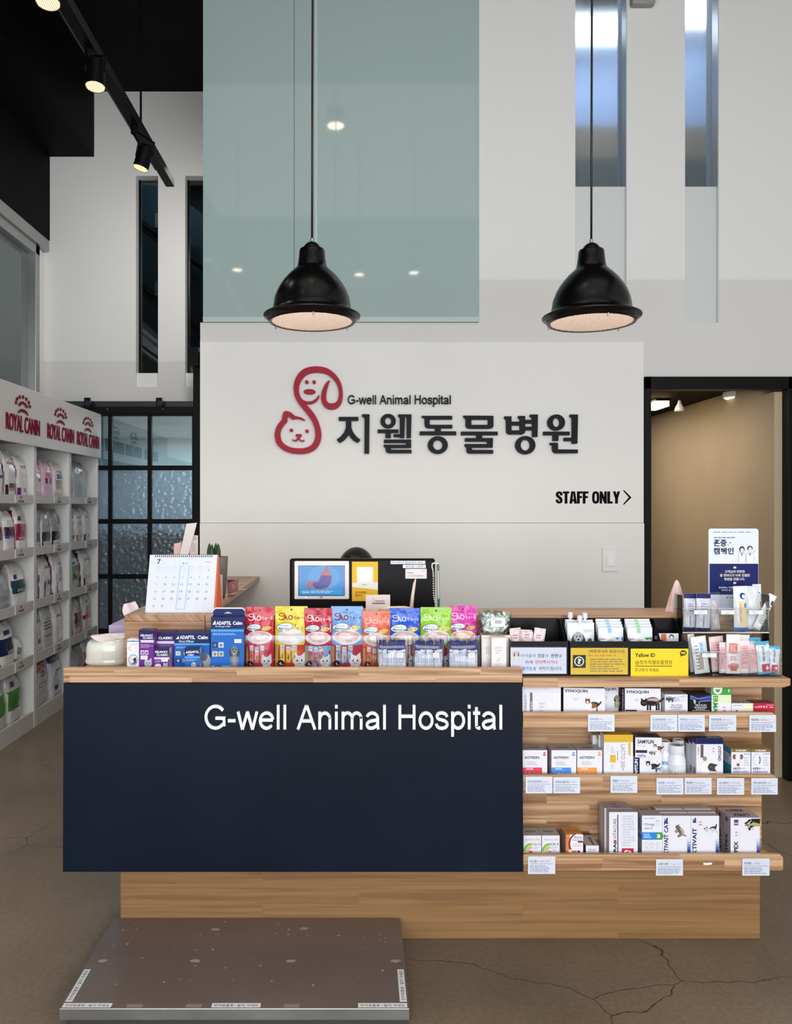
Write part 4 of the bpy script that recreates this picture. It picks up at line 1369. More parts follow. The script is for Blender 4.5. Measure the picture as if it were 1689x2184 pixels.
def draw_fc3(f):
    f.rect(328, 1383, 361, 1400, DPUR).tx('FELIWAY', 331, 1388, 358, 1393, W, 0.03).tx('CLASSIC', 334, 1394.5, 358.5, 1399, W, 0.03).rect(329, 1402, 361, 1406, '#d9cdea')
    g = f.at(353, 1420, 0.95); cat_face(g, '#b9bac0', '#55565c'); f.ell(337, 1420, 7, 4.5, '#e6e3ec').small(331, 1408, 345, 1413, 2, '#c9a9d6', 7)


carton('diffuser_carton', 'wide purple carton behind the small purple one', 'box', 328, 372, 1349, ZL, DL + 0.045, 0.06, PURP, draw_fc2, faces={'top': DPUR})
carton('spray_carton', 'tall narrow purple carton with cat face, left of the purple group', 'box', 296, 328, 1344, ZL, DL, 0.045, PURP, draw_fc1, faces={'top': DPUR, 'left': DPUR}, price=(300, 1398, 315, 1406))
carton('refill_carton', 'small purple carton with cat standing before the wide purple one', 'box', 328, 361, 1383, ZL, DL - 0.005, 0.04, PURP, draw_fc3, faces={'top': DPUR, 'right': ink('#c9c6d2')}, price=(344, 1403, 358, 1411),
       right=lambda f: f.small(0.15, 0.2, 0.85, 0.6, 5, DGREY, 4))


def draw_ad1(f):
    f.rect(372, 1350, 447, 1372, DBLU).tx('ADAPTIL', 383.5, 1355.5, 415.5, 1363, W, 0.03).tx('Calm', 421.5, 1355.5, 443.5, 1363, W, 0.03).pg([(375, 1363), (381, 1356), (382, 1363)], W).tx('Home Diffuser', 382, 1365, 414, 1370.5, W, 0.0)
    f.rect(372, 1372, 447, 1376, LBLU).small(376, 1379, 400, 1383, 2, '#9cc4ea', 2)
    for x, y, c in ((375, 1389, '#d7d9dc'), (389, 1389, '#5a6472'), (375, 1404, '#22306a'), (389, 1404, '#7d8ea4')):
        f.rect(x, y, x + 10, y + 9, c).ell(x + 5, y + 5, 3, 3, '#aab2bc')
    f.ell(441, 1411, 9, 16, '#a9aeb6').ell(436, 1400, 7, 9, '#5f656e')


def draw_ad2(f):
    f.rect(394, 1382, 426, 1398, DBLU).tx('ADAPTIL', 400, 1388, 424.5, 1393, W, 0.03).tx('Calm', 400, 1394, 413, 1398.5, W, 0.02).pg([(396, 1393), (399, 1388), (400, 1393)], W).rect(394, 1400, 426, 1404, LBLU).small(396, 1406, 420, 1410, 2, '#9cc4ea', 5)
    pup_head(f.at(413, 1417, 1.1), '#b3b7be', '#4c5058', '#dcdee2')


def draw_ad3(f):
    f.rect(450, 1316, 520, 1341, DBLU).tx('ADAPTIL', 461.5, 1325, 493, 1332.5, W, 0.03).tx('Calm', 496.5, 1325, 516.5, 1332.5, W, 0.03).pg([(453, 1332), (459, 1323), (461, 1332)], W).tx('On-the-go Collar', 459, 1334, 492, 1338.5, W)
    f.rect(450, 1343, 520, 1347, LBLU).small(454, 1350, 505, 1355, 2, '#9cc4ea', 6)
    for x, y, c in ((453, 1370, '#22306a'), (466, 1370, '#cfd3d8'), (453, 1389, '#d8c6a4'), (466, 1389, '#b9bcc0')):
        f.rect(x, y, x + 11, y + 11, c).ell(x + 5.5, y + 6, 3.2, 3.5, '#77808c')
    pup_sit(f.at(500, 1384, 1.55), '#6f757e', '#3f444c', '#8d939b')
    f.rect(450, 1419, 492, 1430, '#58b7c8').ell(466, 1423, 10, 4, '#17245c').ell(466, 1423, 7, 2.4, '#58b7c8')


carton('diffuser_carton', 'wide blue carton with grey dog, behind the small blue one', 'box', 372, 447, 1350, ZL, DL + 0.035, 0.06, BLU, draw_ad1, faces={'top': DBLU})
carton('refill_carton', 'small blue carton with dog head standing before the wide blue one', 'box', 394, 426, 1382, ZL, DL - 0.008, 0.035, BLU, draw_ad2, faces={'top': DBLU, 'right': ink('#b8c2d4')}, right=lambda f: f.small(0.15, 0.2, 0.85, 0.6, 5, DGREY, 4))
o = carton('collar_carton', 'tall blue dog collar carton with rounded hang tab', 'box', 450, 520, 1316, ZL, DL, 0.035, BLU, draw_ad3, faces={'top': DBLU, 'right': DBLU}, price=(500, 1363, 515, 1371))
m = MB()
x0, x1 = wx(451, DL), wx(519, DL)
q = [(x0, wz(1316, DL)), (x1, wz(1316, DL)), (x1, wz(1306, DL)), (wx(514, DL), wz(1301, DL)), (wx(456, DL), wz(1301, DL)), (x0, wz(1306, DL))]
m.prism(q, DL + 0.030, DL + 0.032, DBLU)
f = Face(m, lambda px, py, l: (wx(px, DL), DL + 0.030 - l, wz(py, DL)))
f.pg([(474, 1311), (478, 1309), (483, 1307), (488, 1309), (492, 1311)], ink('#c9b9a0'))
m.prism([(a, b + 0.004) for a, b in q], DL + 0.0322, DL + 0.0335, W)
m.build('hang_tab', o)


# lickable treat pouches
def treat(i, x0, x1, ytop, label, top, low, lid, band, sauce, tint, d):
    TOP, LOW = film(top), film(low)

    def draw(f):
        w = x1 - x0
        X = lambda u: x0 + u * w
        Y0, Y1 = ytop, CY + (EYE - ZL - 0.0042) * F / d
        Yv = lambda v: Y0 + v * (Y1 - Y0)
        f.rect(X(0.02), Yv(0.60), X(0.98), Yv(0.995), LOW)
        f.rect(X(0.03), Yv(0.34), X(0.97), Yv(0.47), TOP)
        f.ell(X(0.5), Yv(0.018 + 0.035), w * 0.028, w * 0.028, '#4a2a2a')
        # brand lettering
        f.tx('CI', X(0.10), Yv(0.105), X(0.30), Yv(0.165), lid, 0.03).tx('AO', X(0.24), Yv(0.135), X(0.56), Yv(0.215), lid, 0.03)
        f.line([(X(0.10), Yv(0.19)), (X(0.16), Yv(0.215)), (X(0.25), Yv(0.20))], w * 0.025, lid)
        f.tx('ちゅ～る', X(0.58), Yv(0.15), X(0.95), Yv(0.205), lid, 0.02)
        f.pg([(X(0.60), Yv(0.28)), (X(0.97), Yv(0.24)), (X(0.97), Yv(0.38)), (X(0.62), Yv(0.41))], film(band))
        f.ell(X(0.76), Yv(0.335), w * 0.16, w * 0.07, film('#d8c667'), -8).tx('まぐろ', X(0.66), Yv(0.315), X(0.86), Yv(0.35), '#3a3020')
        # plate
        f.ell(X(0.5), Yv(0.475), w * 0.45, w * 0.235, film('#d8d6d8')).ell(X(0.5), Yv(0.465), w * 0.38, w * 0.175, film(sauce))
        f.ell(X(0.45), Yv(0.455), w * 0.20, w * 0.10, film('#ead2cc'), 10)
        # speech bubble
        f.ell(X(0.30), Yv(0.318), w * 0.265, w * 0.125, '#22242a', -8).ell(X(0.30), Yv(0.318), w * 0.25, w * 0.112, '#dfe6ec', -8)
        f.pg([(X(0.24), Yv(0.365)), (X(0.34), Yv(0.355)), (X(0.30), Yv(0.405))], '#dfe6ec')
        f.tx('今までにない', X(0.13), Yv(0.285), X(0.46), Yv(0.312), '#1c1e24', 0.01).tx('液状のおやつ', X(0.11), Yv(0.325), X(0.50), Yv(0.36), '#1c1e24', 0.02)
        # sticks
        for k in range(3):
            xs_ = 0.16 + 0.19 * k
            y_ = 0.60 + 0.02 * (k % 2)
            f.rect(X(xs_), Yv(y_), X(xs_ + 0.14), Yv(0.87), film(tint))
            f.rect(X(xs_), Yv(y_), X(xs_ + 0.14), Yv(y_ + 0.08), film('#d7d3d6'))
            f.ell(X(xs_ + 0.045), Yv(y_ + 0.04), w * 0.012, w * 0.014, '#333333').ell(X(xs_ + 0.095), Yv(y_ + 0.04), w * 0.012, w * 0.014, '#333333')
            f.ell(X(xs_ + 0.07), Yv(y_ + 0.17), w * 0.035, w * 0.10, film('#cfae58')).ell(X(xs_ + 0.07), Yv(y_ + 0.17), w * 0.02, w * 0.08, film('#6e5230'))
        f.rect(X(0.03), Yv(0.62), X(0.10), Yv(0.88), film('#b7a24e'))
        cat_face(f.at(X(0.76), Yv(0.85), w * 0.034), '#e6dfe2', '#77777c')
        f.ell(X(0.76), Yv(0.94), w * 0.17, w * 0.085, '#e6dfe2')
        f.rect(X(0.58), Yv(0.935), X(0.92), Yv(0.965), film('#b9ac4a'))
        f.ell(X(0.19), Yv(0.89), w * 0.105, w * 0.105, '#141416').tx('4', X(0.13), Yv(0.865), X(0.20), Yv(0.915), W, 0.04).tx('本', X(0.21), Yv(0.89), X(0.26), Yv(0.915), W)
    pouch('cat_treat_pouch', label, 'treat pouch', x0, x1, ytop, ZL + 0.0032, d, 0.0142, TOP, draw, seed=i * 1.7 + 0.3, wr=0.0058, group='cat treat pouches on the ledge',
          price=(x0 + (x1 - x0) * 0.5, 1353, x0 + (x1 - x0) * 0.73, 1360) if i % 2 == 0 or i > 4 else None, nu=46, nv=64)


DT = 2.715
for i, a in enumerate((
    (524, 584, 1294, 'red cat treat pouch, leftmost of the treat pouches', '#c21f3c', '#c8324a', '#f0dcdc', '#d2303c', '#d7a6a4', '#d9828c'),
    (587, 656, 1293, 'yellow cat treat pouch with red lettering', '#dccb2e', '#cf3a34', '#b23a30', '#b9243e', '#d4d0cc', '#dcc83a'),
    (649, 708, 1297, 'red and blue cat treat pouch between the yellow and the light blue', '#b81f38', '#7fa6d2', '#ead6d8', '#6f9cbe', '#d3a09c', '#c94a62'),
    (706, 774, 1293, 'light blue cat treat pouch with dark red lettering', '#6e9fd8', '#b8394c', '#8c2a44', '#a0284a', '#cf9c98', '#7fa8d6'),
    (773, 832, 1303, 'orange red cat treat pouch, partly behind a blue-topped stick pack', '#dd6a52', '#c9503e', '#f0c9b8', '#a83a24', '#c9a88c', '#cf6a50'),
    (830, 896, 1297, 'deep blue cat treat pouch', '#2a58c8', '#b8394c', '#c2cdf0', '#b02848', '#dcb4a4', '#e0c8c0'),
    (897, 963, 1295, 'lime green cat treat pouch', '#8ec42a', '#b8394c', '#dbe8c0', '#a52c26', '#d9a9a4', '#e0d0b8'),
    (957, 1017, 1292, 'magenta cat treat pouch, rightmost of the treat pouches', '#cf3ea2', '#a83a6a', '#efc6e2', '#b0306a', '#d99c5c', '#c96a9a'))):
    treat(i, a[0], a[1], a[2], *a[3:], DT + 0.006 * (i % 2))

# clear acrylic troughs that hold the pouches
for k, (xa, xb) in enumerate(((517, 1023.5),)):
    d = 2.672
    m = MB()
    zt = wz(1355, d)
    m.box(wx(xa, d), wx(xb, d), d, d + 0.002, ZL + 0.001, zt, ACRYLIC)
    m.box(wx(xa, d), wx(xb, d), d + 0.002, d + 0.075, ZL + 0.001, ZL + 0.003, ACRYLIC)
    m.box(wx(xa, d), wx(xa, d) + 0.002, d + 0.002, d + 0.075, ZL + 0.003, zt, ACRYLIC)
    m.box(wx(xb, d) - 0.002, wx(xb, d), d + 0.002, d + 0.075, ZL + 0.003, zt, ACRYLIC)
    m.box(wx(xa, d), wx(xb, d), d - 0.0004, d + 0.0024, zt - 0.0012, zt, clear('acrylic_cut_edge', '#d9d4d4', 0.06))
    tag(m.build('acrylic_trough'), 'long clear acrylic trough that holds the cat treat pouches', 'display tray')

# stick packs in clear bags
for k, (xa, xb, lab) in enumerate(((806, 868, 'clear bag of blue-topped sticks before the orange pouch'), (882, 944, 'clear bag of blue-topped sticks before the green pouch'), (957, 1020, 'clear bag of blue-topped sticks before the magenta pouch'))):
    d = 2.655
    r = empty('stick_pack', ((wx(xa, d) + wx(xb, d)) / 2, d, ZL), lab, 'stick pack', 'bags of supplement sticks on the ledge')
    rnd = random.Random(k + 4)
    n = 10
    for i in range(n):
        u = (i + 0.5) / n
        px = xa + 2 + u * (xb - xa - 4)
        zt = wz(1366 + rnd.uniform(-2, 2), d)
        hw = (xb - xa) / n * d / F * 0.52
        x = wx(px, d); yy = d + rnd.uniform(-0.003, 0.003); ln = rnd.uniform(-0.004, 0.006)
        zm = wz(1386 + rnd.uniform(-2, 1.5), d)
        m = MB()
        P = lambda s, t: (x + s * hw + ln * t, yy - 0.004 * (1 - s * s), ZL + t * (zt - ZL))
        tm = (zm - ZL) / (zt - ZL)
        WH, NB = ink('#dfe5f2', 0.3), ink('#101a70', 0.3)
        for ta, tb, mm in ((0.004, tm, WH), (tm, 1.0, NB)):
            m.surf(lambda a, b: P(a * 2 - 1, ta + b * (tb - ta)), 4, 2, mm)
            m.surf(lambda a, b: (P(1 - a * 2, ta + b * (tb - ta))[0], yy + 0.003, P(0, ta + b * (tb - ta))[2]), 1, 1, mm)
        f = Face(m, lambda q, py, l: (wx(q, d) + ln * 0.4, yy - 0.0045 - l, wz(py, d)))
        f.tx('LACTO ENZYME', px - 1.6, 1391 + rnd.uniform(-1, 4), px + 1.2, 1413, '#3a4a9a', 0.0, -90)
        if i % 3 == 0:
            f.rect(px - 1.8, 1390, px + 1.8, 1392, '#3a55b0')
        m.build('stick', r)
    m = MB()

    def bagfn(u, v, s=1):
        a = u * 2 * PI
        w2 = (wx(xb + 3, d) - wx(xa - 3, d)) / 2
        cx = (wx(xa, d) + wx(xb, d)) / 2
        t = 0.017 if v < 0.75 else 0.017 * (1 - (v - 0.75) / 0.25) + 0.002
        z = ZL + 0.0006 + v * (wz(1358, d) - ZL)
        n = 0.003 * mnoise.noise(Vector((u * 14 + k * 9, v * 5, k)))
        return (cx + w2 * math.copysign(abs(math.cos(a)) ** 0.5, math.cos(a)), d - 0.001 + (t + n) * math.copysign(abs(math.sin(a)) ** 0.7, math.sin(a)), z + (0.004 * mnoise.noise(Vector((u * 9, k, 1))) if v > 0.9 else 0))
    m.surf(bagfn, 44, 16, CELLO, True, True)
    bg = m.build('clear_bag', r)
    sticker(bg, lambda px, py, l: (wx(px, d), d - 0.021 - l, wz(py, d)), xa + 40, 1390, xa + 53, 1400)


def draw_lacto(x):
    def g(f):
        f.rect(x + 1, 1359.5, x + 29, 1361, '#cdb06a').tx('LACTO', x + 6, 1379, x + 22, 1384, GREY).tx('ENZYME', x + 8, 1386, x + 20, 1389, GREY).small(x + 8, 1391, x + 20, 1394, 1, GREY, 1).small(x + 7, 1414, x + 22, 1421, 2, '#c4c4ca', 2)
        f.ell(x + 13, 1409, 3, 4, '#d0d0d4').ell(x + 17, 1405, 1.5, 3, '#d0d0d4')
    return g


IVORY = ink('#e6e1df')
carton('supplement_carton', 'tall white carton with gold line, left behind of the three pale cartons', 'box', 1027, 1060, 1355, ZL, DL + 0.028, 0.045, IVORY, draw_lacto(1029), faces={'top': ink('#d9c2bb')})
carton('supplement_carton', 'tall white carton with gold line, front of the three pale cartons', 'box', 1048.5, 1080, 1359, ZL, DL - 0.008, 0.03, IVORY, draw_lacto(1049), faces={'top': ink('#d9c2bb')})
carton('supplement_carton', 'tall white carton with gold line, right behind of the three pale cartons', 'box', 1062, 1089, 1355, ZL, DL + 0.028, 0.045, IVORY, draw_lacto(1061), faces={'top': ink('#d9c2bb')})

# clear bag of green and white pieces on the pale cartons
d = DL + 0.05
zc = wz(1355, DL + 0.028) + 0.001
c = ((wx(1023, d) + wx(1088, d)) / 2, d, zc)
r = empty('sundries_bag', c, 'clear bag of green and white wrapped pieces on the pale cartons', 'bag')
rnd = random.Random(11)
m = MB()
m2 = MB()
for i in range(48):
    x = c[0] + rnd.uniform(-0.036, 0.036); z = zc + 0.012 + rnd.random() * 0.05; y = d + rnd.uniform(-0.014, 0.014)
    a = rnd.uniform(0, PI)
    dx, dz = 0.014 * math.cos(a), 0.014 * math.sin(a)
    (m if i % 3 else m2).tube([(x - dx, y, max(z - dz, zc + 0.008)), (x + dx * 0.2, y - 0.004, z + 0.004), (x + dx, y + 0.002, z + dz)], 0.0055, ink('#eceeec', 0.3) if i % 3 else ink('#9fc4b0', 0.3), 6)
m.build('white_piece', r); m2.build('green_piece', r)
m = MB()
m.surf(lambda u, v: (c[0] + (0.050 - 0.008 * (v < 0.1) + 0.006 * v) * math.cos(u * 2 * PI), d + (0.026 * (1 - 0.75 * max(0, v - 0.7) / 0.3)) * math.sin(u * 2 * PI), zc + 0.0006 + v * (wz(1303, d) - zc) + (0.008 * mnoise.noise(Vector((u * 8, 3, 1))) if v > 0.85 else 0)), 40, 14, CELLO, True, True)
bg = m.build('clear_bag', r)
m = MB(); f = Face(m, lambda px, py, l: (wx(px, d), d - 0.028 - l, wz(py, d))); f.rect(1044, 1315, 1074, 1334, W).rect(1053, 1321, 1066, 1327, '#6d726f').rect(1054, 1322, 1065, 1326, '#b5bab7').small(1046, 1316, 1060, 1319, 1, GREY, 3); m.build('paper_label', bg)

# ---------------------------------------------------------------- black organisers with notices
OB = mat('black_tray_plastic', '#0b0b0e', 0.35, spec=0.15)


def organiser(label, xa, xb, parts):
    d0, d1 = 2.640, 2.765
    X0, X1 = wx(xa, d0), wx(xb, d0)
    zf, zbk = wz(1368, d0), wz(1318, d1)
    r = empty('pamphlet_organiser', ((X0 + X1) / 2, 2.7, ZL), label, 'organiser')
    m = MB(); m.box(X0, X1, d0, d0 + 0.003, ZL + 0.001, zf, OB); m.build('front_panel', r)
    m = MB(); m.box(X0, X1, d1 - 0.003, d1, ZL + 0.001, zbk, OB); m.box(X0, X1, d0 + 0.003, d1 - 0.003, ZL + 0.001, ZL + 0.004, OB); m.build('back_panel', r)
    prof = [(d0 + 0.003, ZL + 0.004), (d1 - 0.003, ZL + 0.004), (d1 - 0.003, zbk), (d1 - 0.022, zbk)]
    for k in range(9):
        t = k / 8 * PI / 2
        prof.append((d1 - 0.022 - (0.07) * math.sin(t) * 0.9, zf + (zbk - zf) * (1 - math.sin(t)) * 0.9 + (zbk - zf) * 0.1 * math.cos(t)))
    prof.append((d0 + 0.003, zf))
    for x in [X0, X1 - 0.003] + [wx(p, d0) for p in parts]:
        m = MB()
        n = len(prof)
        vs = [(x, y, z) for y, z in prof] + [(x + 0.003, y, z) for y, z in prof]
        m.add(vs, [tuple(range(n)), tuple(range(2 * n - 1, n - 1, -1))] + [(i, n + i, n + (i + 1) % n, (i + 1) % n) for i in range(n)], OB)
        m.build('side_panel' if x in (X0, X1 - 0.003) else 'divider', r)
    return r


organiser('black plastic tray behind the white notice', 1090, 1212, ())
organiser('long black plastic tray behind the two yellow notices', 1215, 1467.5, (1281, 1346, 1416))
SLEEVE = clear('clear_sleeve', '#ffffff', 0.045, 0.06)


def notice(label, x0, y0, x1, y1, d, body, draw, sleeve=True):
    r = empty('notice_card', (wx((x0 + x1) / 2, d), d, wz(y1, d)), label, 'notice')
    m = MB(); m.box(wx(x0, d), wx(x1, d), d, d + 0.001, wz(y1, d), wz(y0, d), body)
    draw(Face(m, lambda px, py, l: (wx(px, d), d - l, wz(py, d))))
    m.build('card', r)
    if sleeve:
        m = MB(); m.sheet(wx(x0 - 1.5, d), wx(x1 + 1.5, d), d - 0.0028, wz(y1 + 1, d), wz(y0 - 3, d), SLEEVE); m.build('clear_sleeve', r)
    return r


def n1(f):
    T = '#4a5064'
    f.tx('아이들의', 1110, 1395, 1142, 1402, T).tx('건강', 1146.5, 1394.5, 1161, 1402.5, '#2c3040', 0.02).tx('과', 1163, 1395, 1169, 1402, T).tx('안전', 1175, 1394.5, 1190, 1402.5, '#2c3040', 0.02).tx('을', 1192, 1395, 1198, 1402, T)
    f.tx('위해', 1120, 1408.5, 1136, 1416, T).tx('안아주시거나', 1141, 1408, 1189, 1416, '#d9536a', 0.012)
    f.tx('줄착용', 1113.5, 1421.5, 1135, 1430, '#7b8ce0', 0.012).tx('을', 1137, 1422, 1143, 1429.5, T).tx('부탁드립니다', 1149, 1421.5, 1197, 1430, T)
    pup_sit(f.at(1101, 1391, 0.85), '#e4d9cf', '#9a6a4a', '#f0ece8')


def n2(f):
    f.tx('[제증명서류 발급안내]', 1256, 1385.5, 1331.5, 1393.5, '#6a5638', 0.01).small(1253, 1396, 1336, 1400.5, 1, '#e08a3c', 3)
    f.rect(1221.5, 1397, 1249, 1424.5, '#34332e').ell(1235, 1410.5, 10.4, 10.4, '#f2efe4', n=32).ell(1235, 1410.5, 8.2, 8.2, '#34332e', n=32).tx('?', 1231, 1404.5, 1239.5, 1416.5, '#f2efe4', 0.04)
    f.small(1258, 1404, 1333, 1434, 6, '#a8925a', 17)


def n3(f):
    B = '#3a3024'
    f.tx('Yellow ID', 1354, 1393, 1397, 1401.5, '#2c241c', 0.025).tx('@청주지웰동물병원', 1354.5, 1408, 1433, 1418.5, B).rect(1354, 1420, 1433, 1421.4, B).tx('친구추가 하세요.', 1354.5, 1425, 1406, 1433, B)
    f.ell(1457, 1392.5, 7.2, 5.6, '#2c2018', n=28).pg([(1451, 1395), (1456, 1397), (1451.5, 1400.5)], '#2c2018').tx('TALK', 1451.5, 1390, 1462.5, 1395, '#f0d84a', 0.06)


notice('white notice card in a clear sleeve, with small dog picture', 1089, 1381, 1208, 1437, 2.634, ink('#dfe3f3', 0.45), n1)
notice('yellow notice card with a dark question mark square', 1217, 1382, 1339, 1438.5, 2.634, ink('#e9c544', 0.45), n2)
notice('plain bright yellow card with a black speech bubble', 1345, 1383.5, 1468, 1442, 2.637, ink('#efcf2f', 0.45), n3, False)

# things standing in the organisers
for k in range(4):
    x = (1095, 1106, 1117, 1128)[k]
    pouch('sample_sachet', ('pale pink sachet in the left tray, leftmost', 'pale pink sachet in the left tray, second from left', 'pale pink sachet in the left tray, second from right', 'pale pink sachet in the left tray, rightmost')[k],
          'sachet', x, x + 24, 1339 + 4 * (k % 3), ZL + 0.012, 2.70 - 0.008 * k, 0.010, film('#dcc6c8'), lambda f, x=x: f.small(x + 4, 1352, x + 20, 1362, 2, '#b98890', 3), seed=k + 20, wr=0.003, group='pale pink sachets', tilt=(-6, 3, -3, 8)[k], nu=12, nv=16)
WPOUCH = film('#dfe4ea')
for k, (x0, x1, yt, d, lab) in enumerate(((1205, 1224, 1321, 2.735, 'white spouted pouch behind the front one, at left'), (1208, 1264, 1322, 2.722, 'white spouted pouch behind the front one, at right'), (1210, 1267, 1328, 2.695, 'white spouted pouch with grey puppy, front of the spouted pouches'))):
    def dr(f, k=k):
        if k == 2:
            pup_head(f.at(1231, 1355, 1.9), '#a3a6aa', '#3f4246', '#c6c8ca'); f.small(1244, 1342, 1262, 1348, 2, '#b3b7bd', 5); f.ell(1256, 1366, 5, 6, '#55585c')
    o = pouch('spout_pouch', lab, 'pouch', x0, x1, yt, ZL + 0.006, d, 0.014, WPOUCH, dr, seed=k + 31, wr=0.003, group='white spouted pouches', mouth=0.05)
    cx = (1222, 1238, 1233)[k] if k else 1222
    cx = (1216, 1247, 1236)[k]
    m = MB(); X, zt = wx(cx, d), wz(yt + 1, d)
    m.cyl((X, d - 0.001, zt - 0.004), (X, d - 0.001, zt + 0.008), 0.0055, WPOUCH, 14); m.build('spout', o)
    m = MB(); m.cyl((X, d - 0.001, zt + 0.008), (X, d - 0.001, zt + 0.026), 0.0095, ink('#e3dfe2'), 18, 0.0082); m.build('cap', o)
for gi, (xa, col, nm) in enumerate(((1270, '#2f6cc4', 'blue'), (1334, '#3f9a3c', 'green'))):
    for k in range(4):
        x0 = xa + (0, 2, 4, 6)[k] - (0 if gi == 0 else 2)
        yt = 1320 + k * 6
        d = 2.745 - 0.014 * k

        def dr(f, x0=x0, yt=yt, col=col, k=k):
            f.rect(x0 + 20, yt + 1, x0 + 28, yt + 12, '#9cc0e4' if col[1] == '2' else '#9ccf9a')
            if k == 3:
                f.pg([(x0 + 35, yt + 22), (x0 + 52, yt + 21), (x0 + 52, yt + 36)], col).small(x0 + 1, yt + 23, x0 + 14, yt + 27, 1, '#d8557a', 2).tx('LAMED', x0 + 19, yt + 25, x0 + 31, yt + 29, '#b9a06a').small(x0 + 18, yt + 38, x0 + 36, yt + 43, 2, DGREY, 9)
        pouch('powder_sachet', 'white sachet with %s corner in the black tray, %s' % (nm, ('rearmost of its row', 'second from the back', 'second from the front', 'foremost of its row')[k]), 'sachet', x0, x0 + 53, yt, ZL + 0.006, d, 0.006, film('#dde2e8'), dr, seed=k + 5 * gi + 50, wr=0.0025, group='white sachets with %s corner' % nm, nu=14, nv=16)


def dcard(f):
    f.rect(1410, 1352, 1421, 1368, '#c8693f').ell(1432, 1358, 5, 5, '#26282e').ell(1432, 1359.5, 3.4, 3.4, '#efe6e2').small(1396, 1356, 1408, 1364, 2, GREY, 4)


r = empty('leaflet', (wx(1420, 2.70), 2.70, ZL + 0.004), 'white leaflet with orange band and small face, right end of the tray', 'leaflet')
m = MB(); m.box(wx(1404, 2.7), wx(1447, 2.7), 2.700, 2.703, ZL + 0.005, wz(1351, 2.7), ink('#d3d3d8')); dcard(Face(m, lambda px, py, l: (wx(px, 2.7), 2.70 - l, wz(py, 2.7)))); m.build('card', r)

# ---------------------------------------------------------------- two-tier acrylic stand with toothbrush and chew packs
r = empty('acrylic_stand', (wx(1560, 2.7), 2.7, ZL), 'clear two-tier acrylic stand at the right end of the ledge', 'display stand')
AE = mat('acrylic_edge', '#c9c4c4', 0.2)
dA, dA2 = 2.625, 2.698
zs_ = wz(1350, dA2)
m = MB()
m.box(wx(1476, dA), wx(1666, dA), dA, dA + 0.0025, ZL + 0.001, wz(1391, dA), ACRYLIC); m.box(wx(1476, dA), wx(1666, dA), dA - 0.0003, dA + 0.0028, wz(1391, dA), wz(1391, dA) + 0.0016, AE); m.build('lower_front', r)
m = MB(); m.box(wx(1476, dA), wx(1666, dA), dA + 0.003, dA2 + 0.07, ZL + 0.0008, ZL + 0.003, ACRYLIC); m.build('lower_floor', r)
m = MB(); m.box(wx(1456, dA2), wx(1640, dA2), dA2, dA2 + 0.0025, zs_ + 0.003, wz(1298, dA2), ACRYLIC); m.box(wx(1456, dA2), wx(1640, dA2), dA2 - 0.0003, dA2 + 0.0028, wz(1298, dA2), wz(1298, dA2) + 0.0014, AE); m.build('upper_front', r)
m = MB(); m.box(wx(1456, dA2), wx(1640, dA2), dA2, dA2 + 0.070, zs_, zs_ + 0.003, ACRYLIC); m.box(wx(1456, dA2), wx(1640, dA2), dA2 - 0.001, dA2 + 0.001, zs_ - 0.0005, zs_ + 0.0034, AE); m.build('upper_floor', r)
m = MB(); m.box(wx(1456, dA2), wx(1640, dA2), dA2 + 0.0705, dA2 + 0.0725, zs_ - 0.10, wz(1262, dA2 + 0.08), ACRYLIC); m.build('upper_back', r)
for x in (wx(1456, dA2) - 0.003, wx(1640, dA2)):
    m = MB(); m.box(x, x + 0.0025, dA2 + 0.003, dA2 + 0.070, ZL + 0.004, wz(1270, dA2), ACRYLIC); m.build('side_panel', r)
for k, (xa, ya, xb, yb, d) in enumerate(((1480, 1301.5, 1508, 1310, dA2), (1537.5, 1301.5, 1566, 1310, dA2), (1597, 1301.5, 1627, 1310, dA2), (1497, 1393, 1528, 1402, dA))):
    m = MB(); f = Face(m, lambda px, py, l: (wx(px, d), d - 0.0004 - l, wz(py, d))); f.rect(xa, ya, xb, yb, '#e6e9f4'); f.tx('미니 이지 칫솔' if k < 2 else '덴탈케어 츄', xa + 6, ya + 1.4, xb - 6, ya + 4.4, '#7078a8').small(xa + 10, ya + 5.2, xb - 10, yb - 0.8, 1, '#8088b0', 4)
    m.build('price_label', r)


